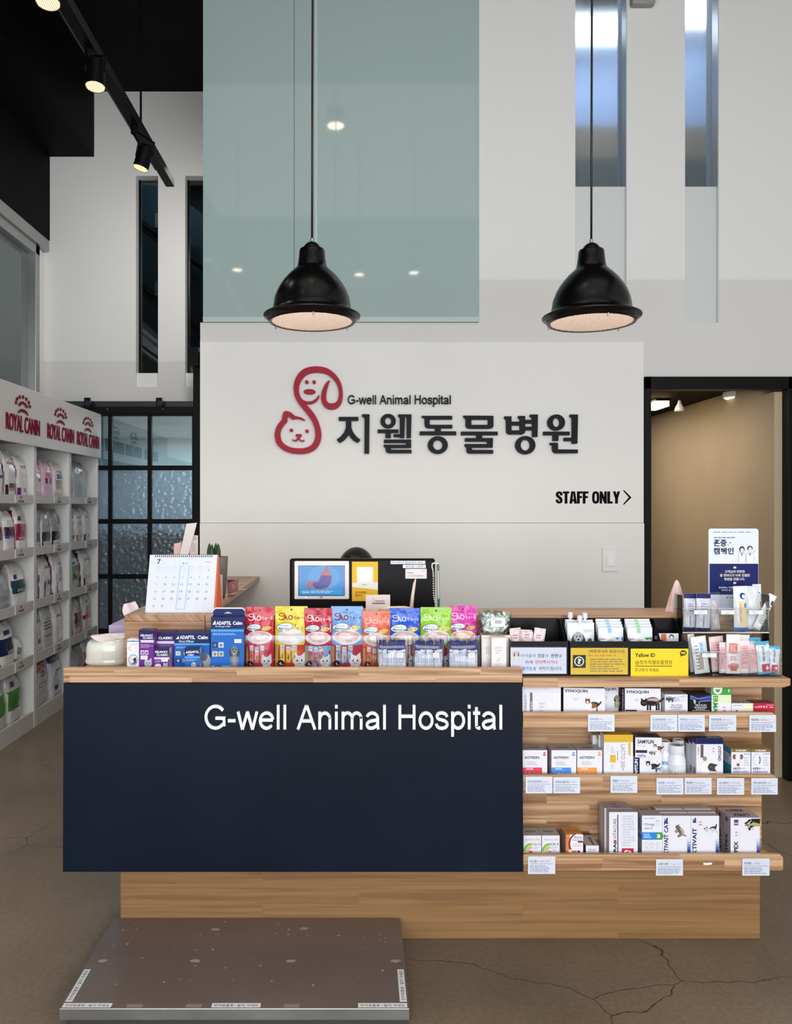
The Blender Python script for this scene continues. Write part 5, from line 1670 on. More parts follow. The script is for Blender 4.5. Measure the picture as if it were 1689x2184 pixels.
def brush(label, x0, x1, yt, d, zb, tilt, cols, kind):
    """flow-wrapped brush or chew pack"""
    def dr(f):
        w = x1 - x0
        h = 1437 if zb < 1.0 else 1347
        yb = CY + (EYE - zb) * F / d
        Yv = lambda v: yt + v * (yb - yt)
        X = lambda u: x0 + u * w
        if kind == 'navy':
            f.rect(X(0), Yv(0), X(1), Yv(0.13), cols[1]).rect(X(0), Yv(0.93), X(1), Yv(1), cols[1]).rect(X(0.25), Yv(0.2), X(0.8), Yv(0.55), '#c9cbdc').small(X(0.3), Yv(0.25), X(0.75), Yv(0.5), 4, '#7a7a9c', 4).rect(X(0.42), Yv(0.6), X(0.5), Yv(0.9), '#9a8f96')
        if kind == 'blue':
            f.rect(X(0), Yv(0.93), X(1), Yv(1), cols[1]).rect(X(0.3), Yv(0.33), X(0.85), Yv(0.92), '#e8d3a6').ell(X(0.6), Yv(0.22), w * 0.2, w * 0.22, '#1c3a86').ell(X(0.66), Yv(0.23), w * 0.13, w * 0.14, '#dfe6f2').tx('toothbrush', X(0.36), Yv(0.4), X(0.48), Yv(0.8), '#cf4a44', 0.02, -90).rect(X(0.66), Yv(0.38), X(0.82), Yv(0.48), '#4a8cc8')
        if kind == 'diag':
            f.rect(X(0.15), Yv(0.2), X(0.55), Yv(0.8), '#cfd2d6').rect(X(0.6), Yv(0.16), X(0.9), Yv(0.27), '#2c2c30').small(X(0.3), Yv(0.3), X(0.85), Yv(0.85), 8, GREY, 5)
        if kind == 'bluechew':
            f.rect(X(0.5), Yv(0.15), X(0.85), Yv(0.5), '#b6d2ec').tx('덴탈껌', X(0.52), Yv(0.18), X(0.66), Yv(0.46), '#3f80c0', 0.02, -90).rect(X(0.3), Yv(0.55), X(0.6), Yv(0.88), '#b3a692').small(X(0.15), Yv(0.2), X(0.4), Yv(0.9), 8, GREY, 8)
        if kind == 'pink':
            f.rect(X(0.15), Yv(0.22), X(0.72), Yv(0.47), '#d46a62').small(X(0.2), Yv(0.25), X(0.66), Yv(0.44), 5, '#f0cfc8', 2).ell(X(0.5), Yv(0.80), w * 0.42, w * 0.24, '#d98c84').rect(X(0.25), Yv(0.78), X(0.72), Yv(0.92), '#c06a5a').small(X(0.2), Yv(0.54), X(0.7), Yv(0.66), 3, '#d88a98', 4)
        if kind == 'pinkplain':
            f.rect(X(0.12), Yv(0.15), X(0.88), Yv(0.85), '#e0aeb2').small(X(0.2), Yv(0.2), X(0.8), Yv(0.7), 7, '#c98088', 4)
        if kind == 'scaling':
            f.rect(X(0), Yv(0), X(1), Yv(0.1), '#49a6cf').rect(X(0), Yv(0.93), X(1), Yv(1), '#49a6cf').pg([(X(0.55), Yv(0.1)), (X(0.8), Yv(0.1)), (X(1.0), Yv(0.62)), (X(0.9), Yv(0.64))], '#6db7dd').tx('SCALING CHEW', X(0.36), Yv(0.14), X(0.52), Yv(0.60), '#22305a', 0.02, -90)
            f.rect(X(0.25), Yv(0.68), X(0.85), Yv(0.92), '#c22c48').rect(X(0.5), Yv(0.79), X(0.76), Yv(0.82), W).rect(X(0.59), Yv(0.735), X(0.67), Yv(0.87), W)
    pouch('chew_pack' if zb < 1.0 else 'toothbrush_pack', label, 'pack', x0, x1, yt, zb, d, 0.008, film(cols[0]), dr, seed=x0 * 0.37, wr=0.003, tilt=tilt, group='packs in the acrylic stand', mouth=0.06, nu=12, nv=20)


zU, zD = zs_ + 0.006, ZL + 0.0075
brush('silver brush pack with navy ends, leftmost on the upper tier', 1457, 1485, 1266, dA2 + 0.035, zU, 1, ('#c3c4cb', '#20265e'), 'navy')
brush('silver brush pack with navy ends, second on the upper tier', 1484, 1514, 1266, dA2 + 0.022, zU, 1, ('#cccdd4', '#20265e'), 'navy')
brush('silver brush pack leaning right, third on the upper tier', 1517, 1536, 1280, dA2 + 0.030, zU, -5, ('#b9b0b2', '#5a3a4a'), 'plain')
brush('white brush pack with blue eye mark, foremost of the right upper group', 1566, 1596, 1250, dA2 + 0.020, zU, -1.5, ('#dfe2e6', '#2f62b8'), 'blue')
brush('white brush pack behind the one with the blue eye mark', 1590, 1618, 1250, dA2 + 0.045, zU, 0, ('#d3d9de', '#2f62b8'), 'plain')
brush('white brush pack rising tallest at the back of the upper tier', 1608, 1626, 1246, dA2 + 0.052, zU, -2, ('#dfe3ea', '#2f62b8'), 'blue')
brush('white brush pack leaning far right out of the upper tier', 1604, 1621, 1260, dA2 + 0.027, zU + 0.004, 27, ('#e2e2e2', '#333333'), 'diag')
brush('clear narrow chew pack at the left end of the lower tier', 1473, 1487, 1352, dA + 0.040, zD, -5, ('#c2c4c8', '#999999'), 'plain')
brush('white chew pack with blue panel on the lower tier', 1482, 1514, 1357, dA + 0.020, zD, -7, ('#dfe0e2', '#999999'), 'bluechew')
brush('pink chew pack behind, left of the pink group', 1519, 1549, 1357, dA + 0.050, zD, -6, ('#dfc8ca', '#999999'), 'pinkplain')
brush('narrow pink chew pack before the left pink pack', 1534, 1549, 1370, dA + 0.022, zD, 0, ('#e6d2d3', '#999999'), 'pinkplain')
brush('white and pink chew pack with red square, middle of the lower tier', 1548, 1577, 1353, dA + 0.014, zD, 1, ('#e9e2e3', '#999999'), 'pink')
brush('pale pink chew pack right of the red square pack', 1576, 1598, 1366, dA + 0.020, zD, 0, ('#e9dcdd', '#999999'), 'pinkplain')
brush('white pink chew pack standing behind the red square pack', 1566, 1596, 1354, dA + 0.055, zD, 2, ('#e6dcdd', '#999999'), 'plain')
brush('blue topped chew pack behind, left of the blue group', 1597, 1622, 1360, dA + 0.055, zD, 0, ('#cfdbe4', '#49a6cf'), 'scaling')
brush('clear pink chew pack left of the blue packs', 1599, 1617, 1371, dA + 0.025, zD, -3, ('#d6c8cd', '#999999'), 'pinkplain')
brush('blue chew pack with red cross square, front of the blue group', 1617, 1645, 1368, dA + 0.013, zD, -5, ('#d9e4ec', '#49a6cf'), 'scaling')
brush('blue chew pack at the right end of the lower tier', 1636, 1660, 1378, dA + 0.030, zD, 4, ('#d3e0ea', '#49a6cf'), 'scaling')

# ================================================================ ON THE RAISED COUNTER
DP = 2.835
yb_ = CY + (EYE - ZU) * F / DP
r = empty('campaign_board', (wx(1564, DP), DP, ZU), 'upright white and navy campaign board behind the acrylic stand', 'sign board')
CNAVY = ink('#16215f', 0.4)
x0, x1, z1, z0 = wx(1511.5, DP), wx(1617.5, DP), wz(1127.5, DP), ZU
rr = 0.008
pts = [(x0, z0), (x1, z0), (x1, z1 - rr), (x1 - rr * 0.3, z1 - rr * 0.3), (x1 - rr, z1), (x0 + rr, z1), (x0 + rr * 0.3, z1 - rr * 0.3), (x0, z1 - rr)]
m = MB(); m.prism(pts, DP, DP + 0.004, ink('#dde4fa', 0.4))
f = Face(m, lambda px, py, l: (wx(px, DP), DP - l, wz(py, DP)))
f.small(1521, 1133, 1611, 1137, 1, '#8b92b8', 6).small(1522, 1144.5, 1567, 1149, 1, '#6a7088', 5)
f.tx('존중', 1522, 1151, 1549.5, 1165.5, NAV, 0.03, res=3).tx('캠페인', 1521.5, 1168, 1564.5, 1182.5, NAV, 0.03, res=3)
f.ell(1553, 1162, 1.7, 1.9, '#e0b070').ell(1557, 1157.5, 1.4, 1.6, '#5860a8')
for cx, hair, shirt, w in ((1582, '#1c1a1e', '#a8909a', 7), (1599, '#201c1c', '#7f9fd4', 8)):
    f.pg([(cx - w, 1201), (cx - w, 1182), (cx - w + 3, 1179), (cx + w - 3, 1179), (cx + w, 1182), (cx + w, 1201)], '#8f93a4')
    f.pg([(cx - w + 0.7, 1201), (cx - w + 0.7, 1182.5), (cx - w + 3.2, 1179.7), (cx + w - 3.2, 1179.7), (cx + w - 0.7, 1182.5), (cx + w - 0.7, 1201)], '#eef0f8')
    f.pg([(cx - 3, 1179.7), (cx + 3, 1179.7), (cx, 1188)], shirt)
    hy = 1171 if w == 7 else 1169
    f.ell(cx, hy + 0.6, 5.8, 6.6 if w == 7 else 5.6, hair).ell(cx + 0.3, hy + 2.2, 3.9, 4.8, '#e8d8d0')
f.pg([(1574, 1184), (1570, 1192), (1575, 1178), (1577, 1178)], '#eef0f8').ell(1575, 1177, 1.5, 2.4, '#e8d0c4').pg([(1606, 1183), (1613, 1190), (1611, 1178), (1608, 1178)], '#eef0f8').ell(1609, 1176, 2.4, 2.2, '#e0c4b4')
f.rect(1511.5, 1201, 1617.5, 1202.2, W).rect(1512.8, 1202.2, 1616.5, 1268, CNAVY)
C2 = '#e2dcc6'
f.tx('“', 1563.5, 1207.5, 1569.5, 1212.5, W, 0.04).tx('고객님의 따뜻한', 1545, 1216, 1588, 1222, C2, 0.02).tx('말 한마디가 더욱 친절한', 1535, 1224, 1598.5, 1230, C2, 0.02).tx('병원을 만듭니다.', 1544, 1232, 1588, 1238, C2, 0.02).tx('”', 1563.5, 1241, 1569.5, 1246, W, 0.04)
f.tx('응대하는 직원은 누군가의 가족', 1532, 1251, 1600, 1255, W, 0.01).tx('마주하고 있는', 1538, 1256.5, 1560, 1260.5, W, 0.01)
f.tx('v', 1549, 1272, 1553, 1277, '#d0605a', 0.05).tx('고객행복', 1555, 1272, 1572, 1276.5, '#5a6070', 0.01)
m.build('printed_panel', r)
m = MB(); m.box((x0 + x1) / 2 - 0.03, (x0 + x1) / 2 + 0.03, DP + 0.004, DP + 0.07, ZU + 0.0005, ZU + 0.003, ACRYLIC); m.box((x0 + x1) / 2 - 0.03, (x0 + x1) / 2 + 0.03, DP + 0.0045, DP + 0.007, ZU + 0.003, ZU + 0.06, ACRYLIC); m.build('stand', r)

# pink tied pouch of cloth
d = 2.86
c = (wx(1441, d), d, ZU)
m = MB()


def pk(u, v):
    a = u * 2 * PI
    R = (0.034 * (1 - v) ** 0.55 * (1 - 0.25 * v) + 0.0015) if v < 1 else 0.001
    R *= 1 + 0.12 * math.sin(a * 5 + v * 3) * (1 - abs(v - 0.5))
    return (c[0] + R * math.cos(a) + 0.004 * v, d + 0.7 * R * math.sin(a), ZU + 0.0006 + v * (wz(1237, d) - ZU))


m.surf(pk, 40, 20, noisy('pink_cloth', '#d8b8b6', '#e2c6c4', 40, (0.75, 0.85)), True, True)
m.add([pk(i / 40, 0) for i in range(40)], [tuple(range(39, -1, -1))], noisy('pink_cloth', '#d8b8b6', '#e2c6c4', 40))
tag(m.build('pink_pouch', loc=c), 'pale pink pointed cloth pouch left of the campaign board', 'pouch')

# desk calendar
d = 2.83
ang = math.radians(11)
z0 = ZU
x0, x1 = wx(310, d), wx(456, d)
zt = wz(1186, d)
h = zt - z0
r = empty('desk_calendar', ((x0 + x1) / 2, d + 0.03, z0), 'white desk calendar open at July on the left raised counter', 'calendar')
lean = 0.045


def cal(px, py, l):
    t = (wz(py, d) - z0) / h
    return (wx(px + 1.5 * t * 2.2, d), d + lean * t - l, z0 + 0.0015 + t * h)


m = MB(); f = Face(m, cal)
q = [cal(309.5, 1308, 0), cal(455.5, 1308, 0), cal(455.5, 1186, 0), cal(309.5, 1186, 0)]
m.add([tuple(p) for p in q] + [(p[0], p[1] + 0.002, p[2]) for p in q], [(0, 1, 2, 3), (7, 6, 5, 4), (0, 4, 5, 1), (1, 5, 6, 2), (2, 6, 7, 3), (3, 7, 4, 0)], ink('#d6dae4', 0.55))
f.tx('7', 326.5, 1195, 334, 1205.5, '#2a2c48', 0.02, res=4).small(337, 1203, 350, 1206, 1, '#c9ccd6', 1).tx('agenda', 430.5, 1199, 441.5, 1202.5, '#d9707a', 0.01)
f.ell(383, 1204, 1.4, 2.6, '#5aa8d8').tx('휴진', 387, 1202, 393.5, 1206.5, '#6ab4e0', 0.01)
days = [('25', 0), ('26', 0), ('27', 0), ('28', 0), ('29', 0), ('30', 0)] + [(str(i), 1) for i in range(1, 32)] + [(str(i), 0) for i in range(1, 6)]
for i, (s, on) in enumerate(days):
    cx, cy = 330.5 + (i % 7) * 18.1 - (i // 7) * 0.75, 1218.3 + (i // 7) * 15
    col = ('#d98a94' if i % 7 == 0 else '#7c808c') if on else '#d0d3da'
    f.tx(s, cx - (0.45 if s == '1' else 1.1 if len(s) == 1 else 2.6), cy - 2.2, cx + (0.45 if s == '1' else 1.1 if len(s) == 1 else 2.6), cy + 2.2, col)
for i in range(7):
    f.small(328 + i * 18.1, 1210, 333.5 + i * 18.1, 1211.6, 1, '#b9bcc4', i)
f.line([(322, 1213.6), (448, 1213.6)], 0.3, '#d5d8de')
f.line([(378, 1208), (374.6, 1300), (393.6, 1300), (397, 1208)], 0.8, '#7cc0e8')
m.build('page', r)
m = MB(); ORG = ink('#d8693a', 0.45)
xb0, xb1, yb0, yt0 = x0 + 0.003, x1 + 0.006, d + 0.14, d + lean + 0.006
m.add([(xb0, d + 0.003, z0 + 0.0008), (xb1, d + 0.003, z0 + 0.0008), (xb1, yb0, z0 + 0.0008), (xb0, yb0, z0 + 0.0008), (xb0 + 0.003, yt0, z0 + h), (xb1 + 0.003, yt0, z0 + h)], [(0, 1, 2, 3), (2, 5, 4, 3), (0, 4, 5, 1), (1, 5, 2), (0, 3, 4)], ORG); m.build('easel', r)
m = MB()
for i in range(29):
    px = 322 + i * 4.35
    p0 = Vector(cal(px, 1190, 0.001))
    rad = 0.0055
    m.tube([p0 + Vector((0, rad * (1 - math.cos(a)), 0.004 + rad * math.sin(a))) for a in [k / 8 * PI for k in range(9)]], 0.0009, mat('bronze_wire', '#7d6a4e', 0.35, 0.8), 5)
    f2 = Face(m, cal); f2.rect(px - 1, 1187.6, px + 1, 1191, '#3c3a3c')
m.build('wire_binding', r)

# potted snake plant, box and leaflets behind the calendar
d = 3.30
c = (wx(464, d), d, ZU)
r = empty('potted_snake_plant', c, 'cylindrical green succulent in a grey pot behind the calendar', 'potted plant')
m = MB(); zt = wz(1187, d); m.lathe([(0, 0.001), (0.030, 0.001), (0.034, 0.02), (0.040, (zt - ZU) * 0.6), (0.043, zt - ZU), (0.039, zt - ZU), (0.036, zt - ZU - 0.02), (0, zt - ZU - 0.02)], c, noisy('grey_concrete_pot', '#5d5b5c', '#6a6768', 20, (0.7, 0.8), 0.2, 80), 36); m.build('pot', r)
for k, (dx, dy, py) in enumerate(((-0.034, 0.0, 1158), (-0.021, -0.012, 1160), (-0.008, 0.006, 1157.5), (0.004, -0.008, 1159))):
    m = MB(); zz = wz(py, d); b = zt - 0.025
    m.lathe([(0.006, b), (0.0105, b + 0.03), (0.0105, zz - 0.035), (0.006, zz - 0.012), (0.0008, zz)], (c[0] + dx, d + dy, 0), noisy('succulent_green', '#20361c', '#31502a', 30, (0.4, 0.5)), 12); m.build('leaf', r)
d = 3.12
pbx = carton('brochure_box', 'pale pink patterned box tucked behind the calendar', 'box', 452, 470, 1228, ZU, d, 0.05, ink('#dfd0cc'), lambda f: f.rect(462, 1240, 467, 1256, '#b7aeb0').rect(458, 1258, 463, 1274, '#c7bcbc'))
d = 3.55
r = empty('leaflet_holder', (wx(392, d), d, ZU), 'white and pink leaflets standing in a holder behind the calendar', 'leaflet holder')
m = MB()


def slab(pts, y0, y1, mm):
    m.prism([(wx(a, d), wz(b, d)) for a, b in pts], y0, y1, mm)


slab([(369, 1160), (384, 1157), (384, 1258), (366, 1258)], d + 0.02, d + 0.05, ink('#d9b6b2')); m.build('pink_leaflet', r)
m = MB(); slab([(398, 1117), (420, 1115), (398, 1200), (386, 1258), (368, 1258)], d - 0.004, d + 0.004, ink('#d9d2d0')); m.build('white_leaflet', r)
m = MB(); slab([(408, 1142), (421, 1142), (421, 1258), (396, 1258)], d + 0.006, d + 0.016, ink('#d0c6c6'))
f = Face(m, lambda px, py, l: (wx(px, d), d + 0.006 - l, wz(py, d))); f.ell(414, 1148, 3.4, 3.4, '#3a3a40').ell(414, 1148, 2.5, 2.5, '#d0c6c6').rect(409, 1158, 417, 1178, '#bdb1b2'); m.build('card', r)
m = MB(); m.box(wx(364, d), wx(424, d), d - 0.008, d + 0.055, ZU + 0.0006, ZU + 0.035, ACRYLIC); m.build('holder', r)
# business cards in a clear holder
d = 3.35
r = empty('business_card_holder', (wx(503, d), d, ZU), 'clear holder with dusky pink business cards on the return counter', 'card holder')
m = MB(); m.box(wx(479, d), wx(501, d), d - 0.012, d + 0.035, ZU + 0.0006, ZU + 0.004, ACRYLIC); m.box(wx(486, d), wx(498, d), d - 0.010, d - 0.007, ZU + 0.004, ZU + 0.02, ACRYLIC); m.build('holder', r)
m = MB(); m.prism([(wx(487, d), ZU + 0.012), (wx(509, d), ZU + 0.022), (wx(506, d), ZU + 0.072), (wx(486, d), ZU + 0.056)], d - 0.006, d + 0.010, ink('#9c6a70')); f = Face(m, lambda px, py, l: (wx(px, d), d - 0.006 - l, wz(py, d))); f.small(495, 1245, 501, 1256, 3, '#c9a0a2', 1); m.build('card_stack', r)
d = 3.62
r = empty('business_card_holder', (wx(515, d), d, ZU), 'smaller clear card holder behind the dusky pink cards', 'card holder')
m = MB(); m.box(wx(508, d), wx(525, d), d, d + 0.03, ZU + 0.0006, ZU + 0.028, ACRYLIC); m.build('holder', r)
m = MB(); m.box(wx(484, d), wx(507, d), d + 0.012, d + 0.02, ZU + 0.0006, ZU + 0.044, ink('#6a2c34')); m.build('card_stack', r)

# tissues at the left end
d = 2.90
c = (-0.908, 2.885, ZL)
r = empty('tissue_dispenser', c, 'cream rounded tissue dispenser at the left end of the ledge', 'tissue box')
m = MB()
GL = mat('cream_glaze', '#dfe0d6', 0.14, 0.0, 0.5, 0.5)


def dome(u, v):
    a = u * 2 * PI
    if v < 0.12:
        rad, z = 0.078 + 0.003 * math.sin(v / 0.12 * PI), v / 0.12 * 0.016 + 0.0006
    else:
        t = (v - 0.12) / 0.88
        rad = 0.078 * (1 - t ** 4.5 * 0.55)
        z = 0.016 + 0.072 * (1 - (1 - t) ** 1.6)
    return (c[0] + rad * math.copysign(abs(math.cos(a)) ** 0.8, math.cos(a)), c[1] + rad * 0.95 * math.copysign(abs(math.sin(a)) ** 0.8, math.sin(a)), ZL + z)


m.surf(dome, 48, 26, GL, True, True); m.add([dome(i / 48, 1) for i in range(48)], [tuple(range(48))], GL); m.build('body', r)
TIS = noisy('tissue_paper', '#ecdcdc', '#f2e6e6', 30, (0.85, 0.9))


def tissue(cx, cy, z, w, dd, hh, seed, name, parent, lean=0.0):
    m = MB()

    def fn(u, v):
        a = u * 2 * PI
        rr_ = (w * (0.35 + 0.65 * v)) * (1 + 0.25 * math.sin(3 * a + seed) + 0.12 * math.sin(7 * a + seed * 2))
        return (cx + rr_ * math.cos(a) + lean * v, cy + dd / w * rr_ * math.sin(a) * 0.6, z + hh * v ** 0.8 + 0.012 * v * math.sin(2 * a + seed))
    m.surf(fn, 36, 10, TIS, True, True)
    return m.build(name, parent)


m = MB()
zt2 = ZL + 0.086


def spread(u, v):
    a = u * 2 * PI
    rad = 0.062 * v * (1 + 0.15 * math.sin(3 * a + 1))
    return (c[0] - 0.008 + rad * math.cos(a) * 1.05, c[1] + rad * math.sin(a), zt2 + 0.004 + 0.012 * (1 - v) + 0.008 * v * math.sin(2 * a + 0.5) + 0.004 * math.sin(5 * a) * v)


m.surf(spread, 40, 8, TIS, True, True); m.build('tissue', r)
LIL = ink('#b8a2c9', 0.5)
r = carton('tissue_box', 'lilac tissue box behind the cream dispenser, tissue sticking up', 'tissue box', 232, 266, 1334, ZL, 2.985, 0.22, LIL, lambda f: f.rect(236, 1348, 246, 1358, '#59aeb4').tx('365', 237.5, 1350, 244.5, 1353, W).rect(260, 1366, 265, 1368, '#a08cb4'), faces={'top': ink('#b0a0c0')})
m = MB()
xc, yc, zz = -0.875, 3.06, wz(1334, 2.985)


def tw(u, v):
    s = (u - 0.5) * 2
    return (xc + s * (0.012 + 0.020 * math.sin(v * 2.6)) - 0.012 * v * v, yc + 0.012 * math.cos(s * 3 + v * 2) * v, zz + 0.001 + 0.075 * v + 0.006 * s * v)


m.surf(tw, 14, 14, TIS); m.build('tissue', r)

# monitor with what is stuck on it
dm = 3.08
r = empty('monitor', (wx(772, dm), dm, 0.745), 'black monitor behind the counter with notes stuck on it', 'monitor')
m = MB(); m.box(wx(617.5, dm), wx(928, dm), dm, dm + 0.035, wz(1330, dm), wz(1191.5, dm), mat('monitor_black', '#08080a', 0.38, spec=0.12)); m.build('casing', r, bevel=0.008)
m = MB(); m.box(wx(772, dm) - 0.03, wx(772, dm) + 0.03, dm + 0.04, dm + 0.075, 0.757, 1.15, BLACK_METAL); m.build('neck', r)
m = MB(); m.box(wx(772, dm) - 0.12, wx(772, dm) + 0.12, dm - 0.06, dm + 0.13, 0.7452, 0.757, BLACK_METAL); m.build('foot', r, bevel=0.003)
m = MB(); f = Face(m, lambda px, py, l: (wx(px, dm), dm - 0.0002 - l, wz(py, dm)))
f.rect(833, 1196, 907, 1203, '#dfe2ea').tx('주차정산 말씀해주세요', 836, 1197, 902, 1202, '#3a3e52').rect(859, 1204.5, 908, 1211.5, '#dfe2ea').tx('회의실 *1470*', 865, 1205.5, 904, 1210.5, '#3a3e52'); m.build('note_strip', r)
m = MB(); f = Face(m, lambda px, py, l: (wx(px, dm), dm - 0.0004 - l, wz(py, dm)))
f.rect(864.5, 1213, 910, 1234, '#e2dde0').rect(866, 1214.5, 908.5, 1232.5, '#d9b3b8').rect(866.7, 1215.2, 907.8, 1231.8, '#e2dde0').small(869, 1220, 886, 1224, 1, '#7d7d88', 3).tx('110-341-618151', 870, 1226, 903, 1230, '#5a5a68').small(899, 1216.5, 906, 1218.5, 1, '#c98a90', 2); m.build('account_card', r)

df = dm - 0.022
r = empty('digital_photo_frame', (wx(684, df), df, wz(1278, df)), 'white framed digital screen showing a blue stomach picture', 'digital frame')
m = MB(); m.box(wx(627.5, df), wx(744.5, df), df, df + 0.02, wz(1278.5, df), wz(1197, df), mat('frame_white', '#d8d4d8', 0.35)); m.build('frame', r, bevel=0.004)


def scr(h, s=0.75):
    return mat('screen_' + h.lstrip('#'), '#050505', 0.2, emit=h, estr=s)


m = MB(); f = Face(m, lambda px, py, l: (wx(px, df), df - 0.0003 - l, wz(py, df)))
f.rect(636, 1206, 735.5, 1271, scr('#1d2430'))
f.rect(637.5, 1207, 734.5, 1269.5, scr('#2f8fe0')).ell(690, 1232, 34, 26, scr('#3fa2ea'))
st = [(694, 1208), (699, 1208), (701, 1218), (708, 1227), (707, 1243), (699, 1254), (686, 1258), (672, 1257), (664, 1249), (661, 1246), (661, 1252), (665, 1258), (658, 1259), (653, 1247), (658, 1238), (668, 1239), (678, 1239), (683, 1230), (684, 1222), (691, 1217)]
f.pg(st, scr('#b05a74'))
cx, cy = 684, 1238
f.pg([(685, 1227), (707, 1228), (705.5, 1243), (698, 1252.5), (686, 1256), (673, 1255), (666, 1248), (668, 1242), (679, 1241)], scr('#3a2f9c'))
f.pg([(692, 1218), (700, 1219), (706, 1227), (685.5, 1227)], scr('#c06a74'))
f.rect(641, 1258, 730, 1266.5, scr('#2fa6e4')).tx('PEGASIUM', 644, 1261, 659, 1265, scr('#e4f0fa'), 0.02).small(663, 1259.5, 727, 1265.5, 2, scr('#cfe6f6'), 3)
m.build('screen', r)
m = MB(); f = Face(m, lambda px, py, l: (wx(px, df), df - 0.0004 - l, wz(py, df))); f.rect(629, 1272, 656, 1276.5, '#f0eef2').small(633, 1273, 654, 1276, 1, GREY, 4).rect(682, 1272.5, 688, 1275, '#8a868c'); m.build('name_label', r)

dq = dm - 0.006
r = empty('payment_card', (wx(780, dq), dq, wz(1282, dq)), 'yellow payment card with white square on the monitor', 'card')
m = MB(); m.box(wx(750.5, dq), wx(806, dq), dq, dq + 0.004, wz(1282, dq), wz(1198, dq), ink('#e2b22c', 0.4))
f = Face(m, lambda px, py, l: (wx(px, dq), dq - l, wz(py, dq))); f.rect(761, 1209, 795.5, 1243, '#e9e6e0').pg([(751, 1243), (806, 1241.5), (806, 1258), (751, 1252)], '#e3dfd6').small(772, 1245, 786, 1249, 1, '#9ab0c0', 3).tx('카카오페이', 757.5, 1261, 781, 1266, '#5a4210', 0.02).tx('됩니다', 757.5, 1267.5, 772, 1272, '#5a4210', 0.02)
m.build('card', r, bevel=0.0008)

d = 2.86
r = empty('name_card_stand', (wx(806, d), d, ZU), 'white name card stand with small red logo in front of the monitor', 'card stand')
m = MB(); m.box(wx(780, d), wx(832, d), d, d + 0.012, ZU + 0.0006, wz(1269, d), ink('#d9ccc8', 0.45))
f = Face(m, lambda px, py, l: (wx(px, d), d - l, wz(py, d))); f.ell(796, 1282, 3.2, 4, '#d9a09a').ell(796, 1282, 2, 2.8, '#d9ccc8').ell(797, 1278.5, 2.4, 2.4, '#d9a09a').ell(797, 1278.5, 1.4, 1.4, '#d9ccc8').tx('지웰동물병원', 799.5, 1280, 820.5, 1284.5, '#5a5258', 0.01).rect(794, 1286, 821, 1288, '#4a454a')
m.build('card', r)
r = empty('signature_pen_stand', (wx(878, d), d, ZU), 'cream stick pen rising from a flat cream base', 'pen stand')
CR = mat('cream_plastic', '#d6c6b4', 0.45)
m = MB(); m.tube([(wx(808, d), d, ZU + 0.008), (wx(830, d), d - 0.004, ZU + 0.012), (wx(862, d), d - 0.004, ZU + 0.013), (wx(882, d), d, ZU + 0.010)], [0.006, 0.009, 0.009, 0.006], CR, 10)
m.box(wx(872, d), wx(888, d), d - 0.012, d + 0.015, ZU + 0.0006, ZU + 0.012, CR); m.build('base', r)
m = MB(); m.tube([(wx(877, d), d, ZU + 0.010), (wx(880, d), d, wz(1270, d)), (wx(884, d), d + 0.004, wz(1245, d)), (wx(887.5, d), d + 0.006, wz(1232.5, d))], [0.0075, 0.006, 0.0052, 0.001], CR, 12); m.build('pen', r)
r = empty('pen_on_chain', (wx(937, d), d, ZU), 'green and silver counter pen with white ball chain', 'pen')
GRN = mat('pen_green', '#1f6a4a', 0.3)
m = MB(); m.prism([(wx(926, d), ZU + 0.0006), (wx(948, d), ZU + 0.0006), (wx(945, d), ZU + 0.012), (wx(928, d), ZU + 0.012)], d - 0.018, d + 0.018, mat('pen_base_green', '#4f7a5c', 0.3)); m.build('base', r)
m = MB(); X = wx(935.5, d); m.cyl((X, d, ZU + 0.012), (X, d, wz(1277, d)), 0.0045, GRN, 12); m.cyl((X, d, wz(1277, d)), (X - 0.002, d, wz(1217, d)), 0.0042, ALU, 12); m.cyl((X - 0.002, d, wz(1217, d)), (X - 0.002, d, wz(1203, d)), 0.0038, GRN, 12); m.build('pen', r)
m = MB()
pp = [(934.5, 1203), (931, 1201.5), (926, 1201), (922, 1203), (921.5, 1209), (923.5, 1216), (924.5, 1230), (924.5, 1250), (925, 1270), (928, 1288)]
for k in range(len(pp) - 1):
    for q in range(4):
        t = q / 4
        m.ball((wx(pp[k][0] * (1 - t) + pp[k + 1][0] * t, d), d + 0.004, wz(pp[k][1] * (1 - t) + pp[k + 1][1] * t, d)), 0.0028, ink('#dcd8d4', 0.3), 8, 5)
m.build('ball_chain', r)

# ---------------------------------------------------------------- staff member seated behind the monitor
py_ = 3.62
pxc = wx(760, 3.45)


def skinned(name, joints, links, m, parent=None, root=0, sub=2):
    me = bpy.data.meshes.new(name)
    me.from_pydata([Vector(j[:3]) - (WORLD[parent.name] if parent else Vector((0, 0, 0))) for j in joints], links, [])
    o = bpy.data.objects.new(name, me); COL.objects.link(o)
    if parent:
        o.parent = parent
    sk = o.modifiers.new('skin', 'SKIN'); sk.use_smooth_shade = True
    for i, v in enumerate(me.skin_vertices[0].data):
        rd = joints[i][3]
        v.radius = rd if isinstance(rd, tuple) else (rd, rd)
        v.use_root = (i == root)
    sd = o.modifiers.new('sub', 'SUBSURF'); sd.levels = sd.render_levels = sub
    me.materials.append(m)
    return o


